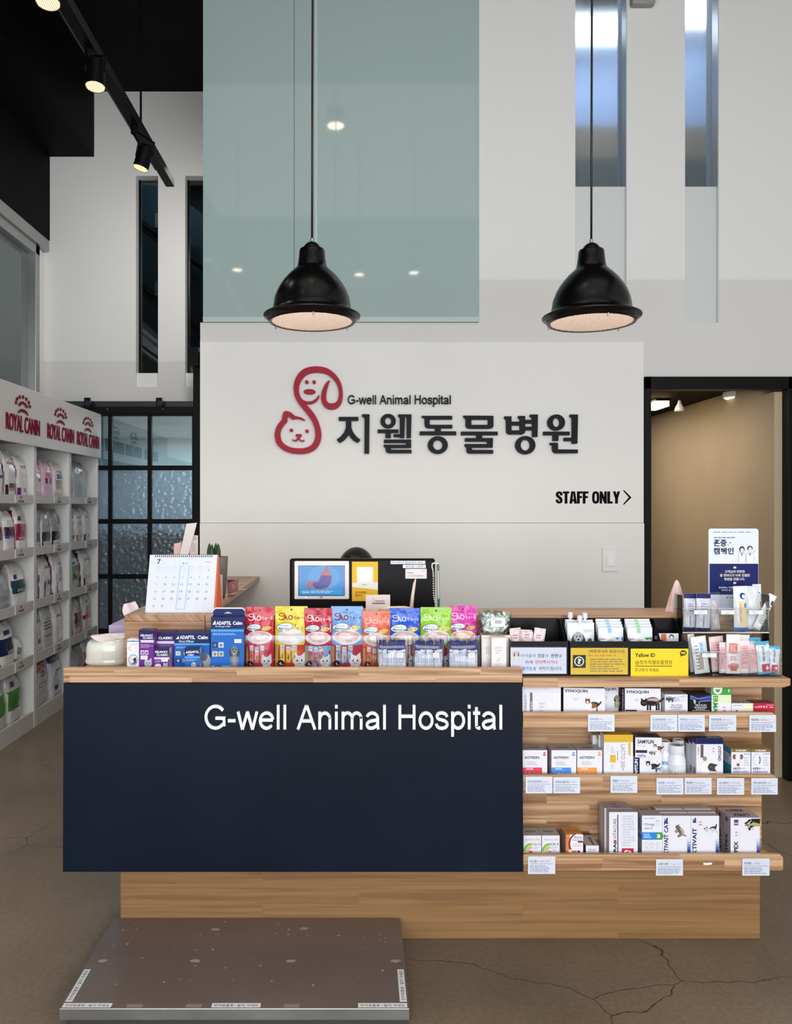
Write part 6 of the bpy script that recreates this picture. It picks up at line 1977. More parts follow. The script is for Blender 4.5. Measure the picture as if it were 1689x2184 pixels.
SKIN = mat('skin_tone', '#c99f84', 0.5)
px_, sz = pxc, 0.455
r = empty('person', (px_, py_, 0.0), 'person with black hair seated behind the black monitor', 'person')
J = [(px_, py_, sz + 0.10, (0.13, 0.10)), (px_, py_, sz + 0.28, (0.12, 0.09)), (px_, py_ - 0.02, sz + 0.46, (0.14, 0.10)), (px_, py_ - 0.02, sz + 0.545, (0.075, 0.065)), (px_, py_ - 0.03, sz + 0.61, 0.050),
     (px_, py_ - 0.055, sz + 0.66, (0.062, 0.070)), (px_, py_ - 0.05, sz + 0.735, (0.072, 0.088)), (px_, py_ - 0.045, sz + 0.80, (0.060, 0.075))]
Lk = [(0, 1), (1, 2), (2, 3), (3, 4), (4, 5), (5, 6), (6, 7)]
for s in (-1, 1):
    n = len(J)
    J += [(px_ + s * 0.17, py_ - 0.02, sz + 0.49, 0.055), (px_ + s * 0.21, py_ - 0.06, sz + 0.305, 0.042), (px_ + s * 0.16, py_ - 0.25, sz + 0.338, 0.032), (px_ + s * 0.15, py_ - 0.29, sz + 0.338, (0.034, 0.018))]
    Lk += [(2, n), (n, n + 1), (n + 1, n + 2), (n + 2, n + 3)]
    hb = n + 3
    for k in range(4):
        n = len(J)
        ox = (k - 1.5) * 0.019
        J += [(px_ + s * 0.15 + ox, py_ - 0.335, sz + 0.338, 0.009), (px_ + s * 0.15 + ox, py_ - 0.36 + 0.006 * abs(k - 1.4), sz + 0.328, 0.008), (px_ + s * 0.15 + ox, py_ - 0.375 + 0.009 * abs(k - 1.4), sz + 0.318, 0.0068)]
        Lk += [(hb, n), (n, n + 1), (n + 1, n + 2)]
    n = len(J)
    J += [(px_ + s * 0.115, py_ - 0.30, sz + 0.334, 0.010), (px_ + s * 0.105, py_ - 0.33, sz + 0.326, 0.008)]
    Lk += [(hb, n), (n, n + 1)]
    n = len(J)
    J += [(px_ + s * 0.09, py_ - 0.05, sz + 0.08, 0.085), (px_ + s * 0.10, py_ - 0.40, sz + 0.06, 0.062), (px_ + s * 0.10, py_ - 0.36, 0.09, 0.042), (px_ + s * 0.10, py_ - 0.48, 0.035, 0.034)]
    Lk += [(0, n), (n, n + 1), (n + 1, n + 2), (n + 2, n + 3)]
skinned('body', J, Lk, SKIN, r)
SCRUB = mat('navy_scrubs', '#2a3550', 0.8)
J2 = [(px_, py_, sz + 0.06, (0.15, 0.12)), (px_, py_, sz + 0.28, (0.138, 0.108)), (px_, py_ - 0.02, sz + 0.46, (0.158, 0.116)), (px_, py_ - 0.02, sz + 0.525, (0.095, 0.085))]
L2 = [(0, 1), (1, 2), (2, 3)]
for s in (-1, 1):
    n = len(J2)
    J2 += [(px_ + s * 0.17, py_ - 0.02, sz + 0.49, 0.070), (px_ + s * 0.205, py_ - 0.05, sz + 0.30, 0.060)]
    L2 += [(2, n), (n, n + 1)]
skinned('shirt', J2, L2, SCRUB, r)
J3 = [(px_, py_, sz + 0.06, (0.15, 0.12))]
L3 = []
for s in (-1, 1):
    n = len(J3)
    J3 += [(px_ + s * 0.09, py_ - 0.05, sz + 0.08, 0.098), (px_ + s * 0.10, py_ - 0.40, sz + 0.06, 0.075), (px_ + s * 0.10, py_ - 0.37, 0.12, 0.055)]
    L3 += [(0, n), (n, n + 1), (n + 1, n + 2)]
skinned('trousers', J3, L3, SCRUB, r)
HAIR = noisy('black_hair', '#0c0a0b', '#17130f', 60, (0.35, 0.5))
m = MB()
hc = Vector((px_, py_ - 0.045, sz + 0.765))


def hair(u, v):
    a = u * 2 * PI
    t = v * 0.72 * PI
    front = max(0.0, -math.sin(a))
    t *= 1 - 0.42 * front
    k = 1 + 0.02 * math.sin(a * 9) * math.sin(t)
    return (hc.x + 0.088 * k * math.sin(t) * math.cos(a), hc.y + 0.012 + 0.108 * k * math.sin(t) * math.sin(a), hc.z - 0.02 + 0.116 * math.cos(t))


m.surf(hair, 48, 20, HAIR, True, True); m.build('hair', r)
m = MB()
for s in (-1, 1):
    m.ball((px_ + s * 0.031, py_ - 0.128, sz + 0.735), (0.012, 0.008, 0.007), ink('#f0eeee'), 12, 8)
    m.ball((px_ + s * 0.031, py_ - 0.135, sz + 0.735), (0.005, 0.003, 0.005), ink('#1c1210'), 10, 6)
m.build('eyes', r)
m = MB(); m.ball((px_, py_ - 0.142, sz + 0.705), (0.014, 0.016, 0.022), SKIN, 14, 10); m.build('nose', r)
m = MB(); m.ball((px_, py_ - 0.130, sz + 0.668), (0.023, 0.008, 0.006), mat('lip_tone', '#a8605a', 0.5), 14, 8); m.build('mouth', r)
m = MB()
for s in (-1, 1):
    m.ball((px_ + s * 0.078, py_ - 0.04, sz + 0.725), (0.010, 0.02, 0.03), SKIN, 12, 8)
m.build('ears', r)
sz -= 0.03
r = empty('office_stool', (px_, py_ + 0.02, 0), 'round black stool under the seated person behind the counter', 'stool')
m = MB(); m.lathe([(0, sz - 0.06), (0.17, sz - 0.06), (0.19, sz - 0.04), (0.185, sz - 0.012), (0, sz - 0.008)], (px_, py_ + 0.02, 0), mat('black_vinyl', '#17181a', 0.45), 32); m.build('seat', r)
m = MB(); m.cyl((px_, py_ + 0.02, 0.06), (px_, py_ + 0.02, sz - 0.06), 0.025, ALU, 16); m.build('column', r)
for k in range(5):
    a = k * 2 * PI / 5 + 0.3
    m = MB(); m.tube([(px_, py_ + 0.02, 0.075), (px_ + 0.24 * math.cos(a), py_ + 0.02 + 0.24 * math.sin(a), 0.05)], 0.016, BLACK_METAL, 8); m.ball((px_ + 0.24 * math.cos(a), py_ + 0.02 + 0.24 * math.sin(a), 0.026), 0.026, BLACK_METAL, 12, 8); m.build('leg', r)

# ================================================================ PRODUCT SHELVES ON THE RIGHT
Z2, Z3, Z4 = SH
D0 = 2.632
BW = ink('#e3e2ea', 0.4)
DNAVY = ink('#171c46', 0.4)


def q1(f):
    f.rect(1113, 1475, 1197, 1476, '#c3c6d2').small(1119, 1466, 1185, 1473, 2, '#c9ccd6', 4).tx('ER Q BREATH', 1118.5, 1481, 1123.5, 1534, '#6a6c74', 0.01, 90).rect(1130, 1477, 1135.5, 1534, '#6c6e76').tx('fresh', 1131.5, 1496, 1134, 1514, W, 0.02, 90)
    for x in (1149, 1155, 1160, 1166):
        f.rect(x, 1484, x + 0.6, 1530, '#d3d5df')
    f.small(1150, 1497, 1162, 1519, 3, '#c3c5d2', 5)


carton('breath_carton', 'white wide carton with grey stripe, leftmost on the top product shelf', 'box', 1106, 1196, 1464, Z2, D0, 0.05, BW, q1)


def syn(kind, x, y, w=47):
    def g(f):
        f.tx('SYNOQUIN', x, y, x + w, y + 7, '#1a1a3a', 0.03).small(x + 18, y + 18, x + 29, y + 23, 2, PINKTXT, 3)
        if kind == 'dog':
            dog_stand(f.at(x + 53, y + 27, 1.12), '#8a5a3a', '#3a2820', '#efeaea')
        if kind == 'pup':
            pup_sit(f.at(x + 47, y + 20, 0.95), '#8f8878', '#4a4438', '#b0a898')
        if kind == 'cat':
            cat_walk(f.at(x + 46, y + 23, 1.55)); f.rect(x - 2, y + 41, x + 22, y + 52, '#4a3436')
    return g


carton('joint_carton', 'white carton with collie dog picture and navy side', 'box', 1203, 1290, 1467.5, Z2, D0 + 0.004, 0.03, BW, syn('dog', 1206.5, 1471), rot=-4, faces={'left': DNAVY, 'top': DNAVY})
carton('joint_carton', 'white carton with terrier picture, half hidden behind the collie carton', 'box', 1245, 1319, 1466, Z2, D0 + 0.045, 0.035, BW, syn('pup', 1269, 1467, 45), faces={'right': DNAVY, 'top': DNAVY}, rot=4)
carton('joint_carton', 'white carton with black cat picture and navy side', 'box', 1334, 1409, 1468, Z2, D0 + 0.004, 0.045, BW, syn('cat', 1337, 1473), faces={'left': DNAVY, 'top': DNAVY}, rot=-3,
       side=lambda f: f.tx('SYNOQUIN', 0.25, 0.1, 0.75, 0.9, W, 0.03, 90))


def ff(dark):
    x = 1470 if dark else 1418
    a, b = ('#d5d7de', '#16181f') if dark else ('#8a8ea8', '#e4e6f0')

    def g(f):
        for k in range(5):
            f.line([(x + 2, 1483 + k * 1.6), (x + 18, 1489 + k * 1.9), (x + 46, 1484 + k * 2.6)], 1.3, ('#4a62c8', '#7f92e0', '#3a4fa8')[k % 3] if dark else ('#9fb0e8', '#c4cff2', '#8a9ce0')[k % 3])
        f.tx('PRO PLAN', x + 13, 1502, x + 36, 1506, a, 0.02).tx('VETERINARY', x + 10, 1507, x + 38, 1511, a, 0.01).small(x + 14, 1512, x + 33, 1514, 1, a, 2)
        f.rect(x + 7, 1514.5, x + 42, 1524, a if dark else '#6a80c0').rect(x + 8, 1515.3, x + 41, 1524, b).tx('FortiFlora', x + 11, 1517, x + 38, 1522.5, '#f0f0f4' if dark else '#4a60a8', 0.02)
        cat_walk(f.at(x + 8, 1490, 0.62), '#6a625c', '#4a4440', '#8a827a') if not dark else dog_stand(f.at(x + 12, 1492, 0.55), '#22242a', '#0c0d10', '#b9b9be')
    return g


carton('probiotic_carton', 'white probiotic carton with blue swirl and small cat', 'box', 1418, 1466.5, 1481, Z2, D0, 0.065, BW, ff(False), faces={'top': ink('#b9b4b2')}, price=(1449, 1488, 1463, 1494))
carton('probiotic_carton', 'black probiotic carton with blue swirl and small dog', 'box', 1470, 1517, 1481.5, Z2, D0, 0.065, ink('#14151c', 0.35), ff(True), faces={'top': ink('#3a3230')})


def derma(f):
    f.rect(1518, 1465, 1559, 1482, '#4c9a48').rect(1518, 1482, 1559, 1499, '#dbe8bc').tx('D', 1521, 1466.5, 1540, 1481, '#f0efe0', 0.05, -90).tx('ERMA', 1520.5, 1483.5, 1531, 1520, '#3f9a44', 0.04, -90).small(1541, 1506, 1549, 1519, 2, PINKTXT, 4).small(1553, 1467, 1557, 1480, 1, W, 1)


carton('skin_carton', 'tall green and white skin carton with large white letter', 'box', 1517.5, 1559, 1465.5, Z2, D0, 0.05, BW, derma, faces={'left': ink('#a9a49e')})


def hep(f):
    f.rect(1584, 1500, 1606, 1525, '#e8e8c8').rect(1606, 1500, 1652, 1525, '#b8203c').tx('ヘパアクト', 1609, 1505, 1637, 1510.5, W, 0.03).tx('プラス', 1640, 1506.5, 1649.5, 1510.5, W, 0.02).rect(1634, 1503, 1650, 1504.5, '#e0a0aa').small(1563, 1503, 1582, 1506, 1, GREY, 2).ell(1571, 1517, 2, 3, '#a82844').ell(1580, 1519, 2.4, 2.4, '#e0b03c')


carton('liver_carton', 'low white and crimson carton at the right end of the top product shelf', 'box', 1560, 1652, 1500, Z2, D0 + 0.004, 0.05, BW, hep, faces={'right': ink('#b8203c'), 'top': ink('#7d2434')}, topdraw=lambda f: f.rect(0, 0, 0.48, 1, '#cfc8c4').tx('HEPACT', 0.06, 0.25, 0.6, 0.8, '#5a1c2a', 0.02))


def ast(x, col):
    def g(f):
        f.tx('ASTREIN', x + 4.5, 1613, x + 36, 1618.3, '#22242e', 0.02).small(x + 10, 1623, x + 31, 1632.5, 3, '#b3b5bf', 4).rect(x, 1637, x + 42, 1655, col).small(x + 8, 1638, x + 24, 1642, 2, W, 6)
        for k in range(4):
            f.ell(x + 7 + 9 * k, 1649.5, 2.4, 1.8, W).ell(x + 7 + 9 * k, 1649.5, 1.7, 1.2, col)
        f.pg([(x + 47, 1603), (x + 49.5, 1605.5), (x + 47, 1608), (x + 44.5, 1605.5)], col).rect(x + 44, 1608.5, x + 50, 1611.5, col)
    return g


for k, (x, col, nm) in enumerate(((1114, '#d9485c', 'red'), (1176, '#4a90dc', 'blue'), (1231, '#e69a4c', 'orange'))):
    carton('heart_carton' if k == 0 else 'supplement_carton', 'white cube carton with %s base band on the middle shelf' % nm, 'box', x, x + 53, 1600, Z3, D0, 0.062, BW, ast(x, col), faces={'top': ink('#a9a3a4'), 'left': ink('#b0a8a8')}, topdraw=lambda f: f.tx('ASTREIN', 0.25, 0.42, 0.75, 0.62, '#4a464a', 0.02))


def lacto200(f):
    f.rect(1288, 1567, 1350, 1583, '#d9ae3c').tx('LACTO 200+', 1324, 1588, 1333, 1643, '#9a98a4', 0.01, -90).small(1316, 1592, 1319, 1635, 1, '#a8a8b4', 1).rect(1301, 1610, 1313, 1626, '#d9ae3c').rect(1340, 1584, 1345, 1611, '#d9b45c').small(1302, 1592, 1312, 1606, 4, '#c0c0cc', 3).small(1303, 1630, 1310, 1640, 3, '#c0c0cc', 5).rect(1296, 1588, 1297, 1604, '#c8c8d2')


GOLD = ink('#d2a636')
carton('lactic_carton', 'tall white carton with yellow top band, front of its row', 'box', 1288, 1350, 1567, Z3, D0, 0.04, BW, lacto200, faces={'top': GOLD})
carton('lactic_carton', 'tall white carton with yellow top, second in the row behind', 'box', 1277, 1338, 1567.5, Z3, D0 + 0.042, 0.026, BW, None, faces={'top': GOLD}, side=lambda f: f.rect(0, 0, 1, 0.12, '#d2a636'))
carton('lactic_carton', 'tall white carton with yellow top, rearmost in its row', 'box', 1264, 1325, 1568, Z3, D0 + 0.072, 0.026, BW, None, faces={'top': ink('#c8c4c0')}, side=lambda f: f.small(0.3, 0.2, 0.7, 0.6, 5, DGREY, 2))


def sam(x, y, k):
    def g(f):
        if k == 0:
            f.tx('SAMYLIN', x + 4, y + 5, x + 38, y + 13, '#1c1c44', 0.03).small(x + 4, y + 15, x + 30, y + 20, 2, '#c6c8d2', 3).rect(x, y + 27, x + 24, y + 33, '#3a3036').tx('VetPlus', x + 3, y + 36, x + 21, y + 41, '#4a58a8', 0.02)
            dog_stand(f.at(x + 44, y + 19, 0.72), '#8a5a44', '#5a3428', '#efe9e6'); cat_walk(f.at(x + 33, y + 31, 0.5), '#a89888', '#7a6a5c', '#c8bcb0')
        else:
            f.tx('SAMYLIN', x + 2, y + 3, x + 9, y + 40, W, 0.03, 90)
            dog_stand(f.at(x + 36, y + 14, 1.0), '#33343c', '#17181e', '#dfe2ec'); cat_walk(f.at(x + 50, y + 22, 0.5), '#8fa4c8', '#5a6e94', '#c0cce0')
    return g


zA = wz(1616, D0)
def sam2(f):
    f.rect(1351, 1616, 1364, 1660, '#171c46'); sam(1351, 1616, 1)(f)


carton('liver_carton', 'white carton with standing terrier, lower of two stacked cartons', 'box', 1351, 1411, 1616, Z3, D0, 0.055, BW, sam2, faces={'left': BW, 'top': ink('#c4c6d0')}, price=(1396, 1621, 1409, 1627))
carton('liver_carton', 'white carton with spaniel and cat, stacked on the terrier carton', 'box', 1356, 1411.5, 1573, zA + 0.0003, D0, 0.055, BW, sam(1357, 1573, 0), faces={'left': DNAVY, 'top': ink('#55525c')}, rot=-3, price=(1396, 1578, 1408, 1583), topdraw=lambda f: f.tx('SAMYLIN', 0.2, 0.3, 0.8, 0.75, '#1c1c30', 0.03))


def bottle(label, px, yt, ycap, d, rpx, draw=None):
    R = rpx * d / F
    c = (wx(px, d), d + R, Z3 + 0.0005)
    zt, zc = wz(yt, d), wz(ycap, d)
    r = empty('supplement_bottle', c, label, 'bottle', 'white supplement bottles on the middle shelf')
    WB = mat('bottle_white', '#dfe3ea', 0.3)
    m = MB(); hb = zc - Z3
    m.lathe([(0, 0), (R * 0.92, 0), (R, 0.004), (R, hb * 0.72), (R * 0.93, hb * 0.85), (R * 0.72, hb * 0.96), (R * 0.70, hb + 0.003), (0, hb + 0.003)], c, WB, 36); m.build('body', r)
    m = MB(); m.lathe([(R * 0.84, hb), (R * 0.86, hb + 0.002), (R * 0.86, zt - Z3 - 0.003), (R * 0.78, zt - Z3), (R * 0.74, zt - Z3), (R * 0.72, zt - Z3 - 0.0015), (0, zt - Z3 - 0.0015)], c, ink('#d9dbe0', 0.4), 36); cp = m.build('cap', r)
    m = MB(); m.box(c[0] - R * 0.35, c[0] + R * 0.35, c[1] - R * 0.4, c[1] - R * 0.15, zt - 0.0013, zt - 0.0008, DGREY); m.box(c[0] - R * 0.35, c[0] + R * 0.35, c[1] + R * 0.1, c[1] + R * 0.3, zt - 0.0013, zt - 0.0008, DGREY); m.build('embossing', cp)
    if draw:
        m = MB()
        f = Face(m, lambda u, v, l: (c[0] + (R + l) * math.sin(u), c[1] - (R + l) * math.cos(u), Z3 + hb * 0.70 * (1 - v)), fine=8)
        draw(f); m.build('paper_label', r)


def bl1(f):
    f.rect(-1.2, 0.02, 1.2, 0.98, '#e6e9f0').rect(-1.2, 0.12, 1.2, 0.32, '#b9d2ec').tx('erzen', -0.9, 0.13, 0.9, 0.30, '#3f86c8', 0.03)
    pup_sit(Face(f.mb, lambda x, y, l: f.fn(0.2 + x * 0.07, 0.52 + y * 0.016, l + 0.001)), '#f4f2f2', '#d8d0cc', '#faf8f8')


def bl2(f):
    f.rect(-1.3, 0.02, 1.3, 0.98, '#e4e8ee').small(-1.1, 0.15, 0.9, 0.6, 5, '#b3bac2', 3).rect(0.1, 0.68, 1.3, 0.95, '#4c7f86').small(0.2, 0.72, 1.0, 0.9, 2, W, 4)


bottle('white bottle with blue label band, left of the three bottles', 1422, 1584, 1602, D0 + 0.030, 14, bl1)
bottle('white bottle at the back, mostly hidden by the front bottle', 1452, 1581, 1598, D0 + 0.065, 14)
bottle('white bottle with small teal label corner, front of the three', 1450, 1593, 1611, D0 + 0.002, 19, bl2)


def cys(f):
    f.rect(1485, 1575, 1542, 1587, '#1a2054').tx('CYSTAID', 1531.5, 1591, 1537.5, 1623, '#1c1c44', 0.03, -90).rect(1494, 1588, 1500, 1616, '#6a5650').tx('VetPlus', 1488, 1591, 1491, 1609, '#4a58a8', 0.01, -90).small(1519, 1594, 1525, 1606, 2, PINKTXT, 3)
    f.ell(1503, 1618, 4.5, 5, '#8f8a84').ell(1504, 1640, 10, 12, '#f3f1f4'); cat_face(f.at(1517, 1636, 1.6, 100), '#4a4440', '#1c1816', '#c89a90')


CT = ink('#1a2054')
carton('urinary_carton', 'navy topped white carton with cat, front of three in a row', 'box', 1485, 1542, 1575, Z3, D0, 0.028, BW, cys, faces={'top': CT}, side=lambda f: f.rect(0, 0, 1, 0.14, '#1a2054').rect(0.2, 0.7, 0.8, 0.85, '#8f93a8'), topdraw=lambda f: f.tx('CYSTAID', 0.45, 0.2, 0.95, 0.8, W, 0.02, 180))
carton('urinary_carton', 'navy topped white carton, middle of three in a row', 'box', 1477, 1533, 1575.5, Z3, D0 + 0.030, 0.028, BW, None, faces={'top': CT}, side=lambda f: f.rect(0, 0, 1, 0.14, '#1a2054').rect(0.2, 0.7, 0.8, 0.85, '#8f93a8'), topdraw=lambda f: f.tx('CYSTAID', 0.45, 0.2, 0.95, 0.8, W, 0.02, 180))
carton('urinary_carton', 'navy topped white carton, rearmost of three in a row', 'box', 1469, 1524, 1576, Z3, D0 + 0.060, 0.028, BW, None, faces={'top': CT}, side=lambda f: f.rect(0, 0, 1, 0.14, '#1a2054'), topdraw=lambda f: f.tx('CYSTAID', 0.45, 0.2, 0.95, 0.8, W, 0.02))


def hut(x, k):
    def g(f):
        f.rect(x, 1597, x + 41, 1604, '#7f6a3c').tx('O HILLSAN', x + 9, 1598.8, x + 31, 1602.3, W, 0.03)
        if k == 0:
            f.ell(x + 6, 1614, 3.4, 5.4, '#6a4440').ell(x + 21, 1614, 3.4, 5.4, '#6a4440').ell(x + 7.5, 1614, 1.4, 2, '#d8b0a4').ell(x + 19.5, 1614, 1.4, 2, '#d8b0a4').line([(x + 9, 1618), (x + 11.5, 1629)], 0.5, '#c0b0b0').line([(x + 19, 1618), (x + 16.5, 1629)], 0.5, '#c0b0b0').ell(x + 14, 1631, 3.2, 3.2, '#7a5a50')
        else:
            f.ell(x + 12, 1619, 10, 13, '#d3d8e4').ell(x + 14, 1620, 6, 10, '#e8ebf2').ell(x + 17, 1621, 2.6, 8, '#3a4048').ell(x + 15.8, 1621, 1.8, 6.4, '#e8ebf2')
        f.rect(x + 26, 1607, x + 39, 1609, '#8fa8d4').small(x + 26, 1614, x + 38, 1634, 4, '#c3c8d6', 3)
        f.tx('H/UT+' if k == 0 else 'H/E+', x + 4, 1636.5, x + 20, 1641.5, '#2a3460', 0.02).small(x + 22, 1637.5, x + 32, 1640, 1, '#9aa4c0', 1).tx('비아밸리지+요로건강' if k == 0 else '비아밸리지+눈건강', x + 4, 1643.5, x + 35, 1648, '#4a74c0', 0.01).small(x + 4, 1649, x + 21, 1652, 1, '#9aa4b4', 2)
    return g


carton('kidney_carton', 'white carton with two kidneys picture and teal side', 'box', 1559.5, 1600.5, 1597, Z3, D0, 0.062, BW, hut(1560, 0), faces={'left': ink('#2a7d94'), 'top': ink('#9a7a4c')}, side=lambda f: f.rect(0.05, 0.2, 0.95, 0.5, '#cfd8de').small(0.1, 0.22, 0.9, 0.48, 4, DGREY, 2))
carton('eye_carton', 'white carton with eye lens picture, right end of the middle shelf', 'box', 1602, 1642.5, 1597.5, Z3, D0, 0.062, BW, hut(1602, 1), faces={'left': ink('#1c2a6a'), 'top': ink('#a07c40')})


def inno(x, s, c):
    def g(f):
        f.tx('INNOCAPS', x + 4.5, 1788.5, x + 35, 1793, '#c0b4a8', 0.015)
        for rr_, cc in ((17, '#6db05a'), (13.5, '#b9d06a'), (10.5, '#e6c45a'), (8, '#d98a6a'), (6, '#e6e2ea')):
            f.pg([(x + 17 + rr_ * math.cos(a), 1815 - rr_ * math.sin(a)) for a in [PI / 2 + k * PI / 2 / 10 for k in range(11)]] + [(x + 17, 1815)], cc)
        f.tx(s, x + 18, 1798, x + 36, 1803.5, c, 0.01).small(x + 18, 1806, x + 34, 1811, 2, '#a9b4c4', 2)
        (f.ell(x + 15, 1818, 3.6, 4.2, '#c04a5a').ell(x + 26, 1820, 2.4, 2.6, '#d9a08a')) if c[1] == 'a' else (f.ell(x + 16, 1817, 5.6, 4, '#b4cdea').tx('Ca', x + 13, 1815, x + 20, 1819, '#3a62b0', 0.03).small(x + 23, 1812, x + 33, 1817, 2, PINKTXT, 3))
    return g


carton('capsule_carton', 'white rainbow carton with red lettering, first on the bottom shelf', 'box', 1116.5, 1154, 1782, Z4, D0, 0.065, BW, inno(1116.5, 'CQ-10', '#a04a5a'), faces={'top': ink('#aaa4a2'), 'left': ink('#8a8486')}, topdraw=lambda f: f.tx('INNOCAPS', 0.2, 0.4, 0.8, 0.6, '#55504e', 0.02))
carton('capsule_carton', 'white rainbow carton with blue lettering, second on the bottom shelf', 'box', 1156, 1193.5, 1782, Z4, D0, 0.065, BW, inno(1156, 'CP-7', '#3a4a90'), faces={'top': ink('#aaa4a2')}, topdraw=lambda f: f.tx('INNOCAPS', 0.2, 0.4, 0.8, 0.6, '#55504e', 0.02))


def renal(f):
    f.rect(1206.5, 1780, 1215, 1830, '#d8804a').pg([(1243.4, 1780)] + [(1234 + 22 * math.cos(t_), 1800 + 24 * math.sin(t_)) for t_ in [-1.95 - k_ * 2.4 / 14 for k_ in range(15)]] + [(1243.4, 1824)], '#8f2c44').pg([(1243.4, 1780)] + [(1237 + 21 * math.cos(t_), 1800 + 23 * math.sin(t_)) for t_ in [-1.95 - k_ * 2.4 / 14 for k_ in range(15)]] + [(1243.4, 1822)], '#eae6ea')
    f.tx('Renal', 1224.5, 1783, 1240.5, 1788, '#55587a', 0.01).tx('Advanced', 1220, 1789, 1241, 1793, '#6a6c88', 0.01).rect(1232, 1793.5, 1243, 1797, '#6a2440').small(1222, 1799, 1241, 1806, 3, '#c0b4b8', 4).rect(1207, 1814, 1230, 1830, '#d8703a').ell(1216, 1815, 4, 3.4, '#f0e0d4').ell(1234, 1817, 3, 3.4, '#5a2230')


carton('kidney_carton', 'orange and white cube carton on the bottom shelf', 'box', 1206.5, 1243.5, 1780, Z4, D0, 0.062, BW, renal, faces={'top': ink('#cf8a34'), 'left': ink('#8f8480')}, topdraw=lambda f: f.ell(0.25, 0.5, 0.14, 0.22, '#b86a5a').small(0.5, 0.3, 0.9, 0.7, 2, '#b07028', 4))
carton('drops_carton', 'small flat carton lying lengthways on the bottom shelf', 'box', 1249.5, 1277, 1803.5, Z4, D0, 0.10, BW, lambda f: f.tx('Rebound', 1255, 1810, 1271, 1813, '#7a86a4', 0.02).small(1255, 1814.5, 1268, 1817, 1, '#9aa4b8', 2), faces={'top': ink('#b3aaa8'), 'left': ink('#6a5c5c')}, topdraw=lambda f: f.rect(0, 0, 1, 0.16, '#4a2430').tx('Rebound', 0.55, 0.35, 0.85, 0.95, '#3a2c2c', 0.02, -90))


def vita(f):
    f.tx('ORAL', 1308, 1792, 1314.5, 1829, '#22242c', 0.035, 90).tx('VITACURE', 1308, 1746, 1314.5, 1789, '#3a3c46', 0.0, 90).ell(1311, 1793.5, 2.4, 2.6, '#c8305a').rect(1316.5, 1737.5, 1318.4, 1830, '#1a1a2e').small(1328, 1738, 1354, 1806, 12, '#c3c6d2', 9)
    for x in (1325, 1331, 1341, 1350):
        f.rect(x, 1738, x + 0.5, 1806, '#c9ccd8')
    f.rect(1326, 1809, 1351, 1831, '#c0284a').ell(1336, 1817, 5.5, 4.4, W).ell(1342, 1818, 4.6, 4, W).rect(1331, 1818, 1336, 1828, W).rect(1341, 1818, 1345, 1828, W).rect(1335, 1816.4, 1341, 1818, '#c0284a').rect(1337.3, 1814.5, 1338.9, 1820, '#c0284a')


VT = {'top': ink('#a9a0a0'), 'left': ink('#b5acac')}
carton('dental_carton', 'tall white carton with crimson tooth square, front of three', 'box', 1299, 1360, 1732, Z4, D0, 0.03, BW, vita, faces=VT)
carton('dental_carton', 'tall white carton, middle of three behind the tooth square', 'box', 1289, 1349, 1724, Z4, D0 + 0.034, 0.028, BW, None, faces=VT, topdraw=lambda f: f.small(0.35, 0.3, 0.6, 0.7, 1, DGREY, 2))
carton('dental_carton', 'tall white carton, rearmost of three behind the tooth square', 'box', 1283, 1341, 1718, Z4, D0 + 0.066, 0.028, BW, None, faces=VT, topdraw=lambda f: f.small(0.35, 0.3, 0.6, 0.7, 1, DGREY, 2))


def omega(f):
    f.small(1373, 1744, 1406, 1747, 1, '#7f9ce0', 3).tx('Omega', 1373.5, 1755, 1396, 1762, '#7c8090', 0.01).tx('vet-3', 1373.5, 1763.5, 1391, 1768.5, '#7c8090', 0.01).rect(1369, 1775, 1412, 1791, '#2f86d4').small(1372.5, 1777.5, 1388, 1788, 3, '#cfe4f6', 4).ell(1406, 1783, 9, 7.8, '#4f9a4c', n=26).rect(1410, 1775.2, 1412, 1790.8, '#4f9a4c').tx('3', 1401, 1779, 1408, 1787, W, 0.06)
    for k in range(3):
        f.ell(1379 + 12 * k, 1801, 4, 4.4, '#a9acb6').ell(1379 + 12 * k, 1801, 3.3, 3.7, '#e3e2ea').small(1375 + 12 * k, 1807, 1383 + 12 * k, 1810, 1, '#c0c3cc', k)
    f.rect(1372, 1813, 1410, 1813.5, '#c9ccd4').ell(1386, 1819, 3.6, 3.6, '#b0b3bd').ell(1386, 1819, 2.9, 2.9, '#e3e2ea')
    f.ell(1404, 1757, 5, 5, '#c6c9d2').ell(1404, 1757, 4.2, 4.2, '#e3e2ea').small(1398, 1749, 1408, 1752, 1, PINKTXT, 1)


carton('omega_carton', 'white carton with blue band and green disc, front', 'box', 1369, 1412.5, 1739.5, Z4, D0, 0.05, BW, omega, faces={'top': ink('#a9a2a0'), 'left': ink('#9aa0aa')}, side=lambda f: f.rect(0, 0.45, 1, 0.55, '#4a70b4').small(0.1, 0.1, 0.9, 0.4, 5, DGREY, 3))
carton('omega_carton', 'white carton behind the one with the blue band', 'box', 1353, 1395, 1731, Z4, D0 + 0.055, 0.04, BW, None, faces={'top': ink('#a09a98')}, topdraw=lambda f: f.small(0.4, 0.3, 0.8, 0.7, 1, DGREY, 2))


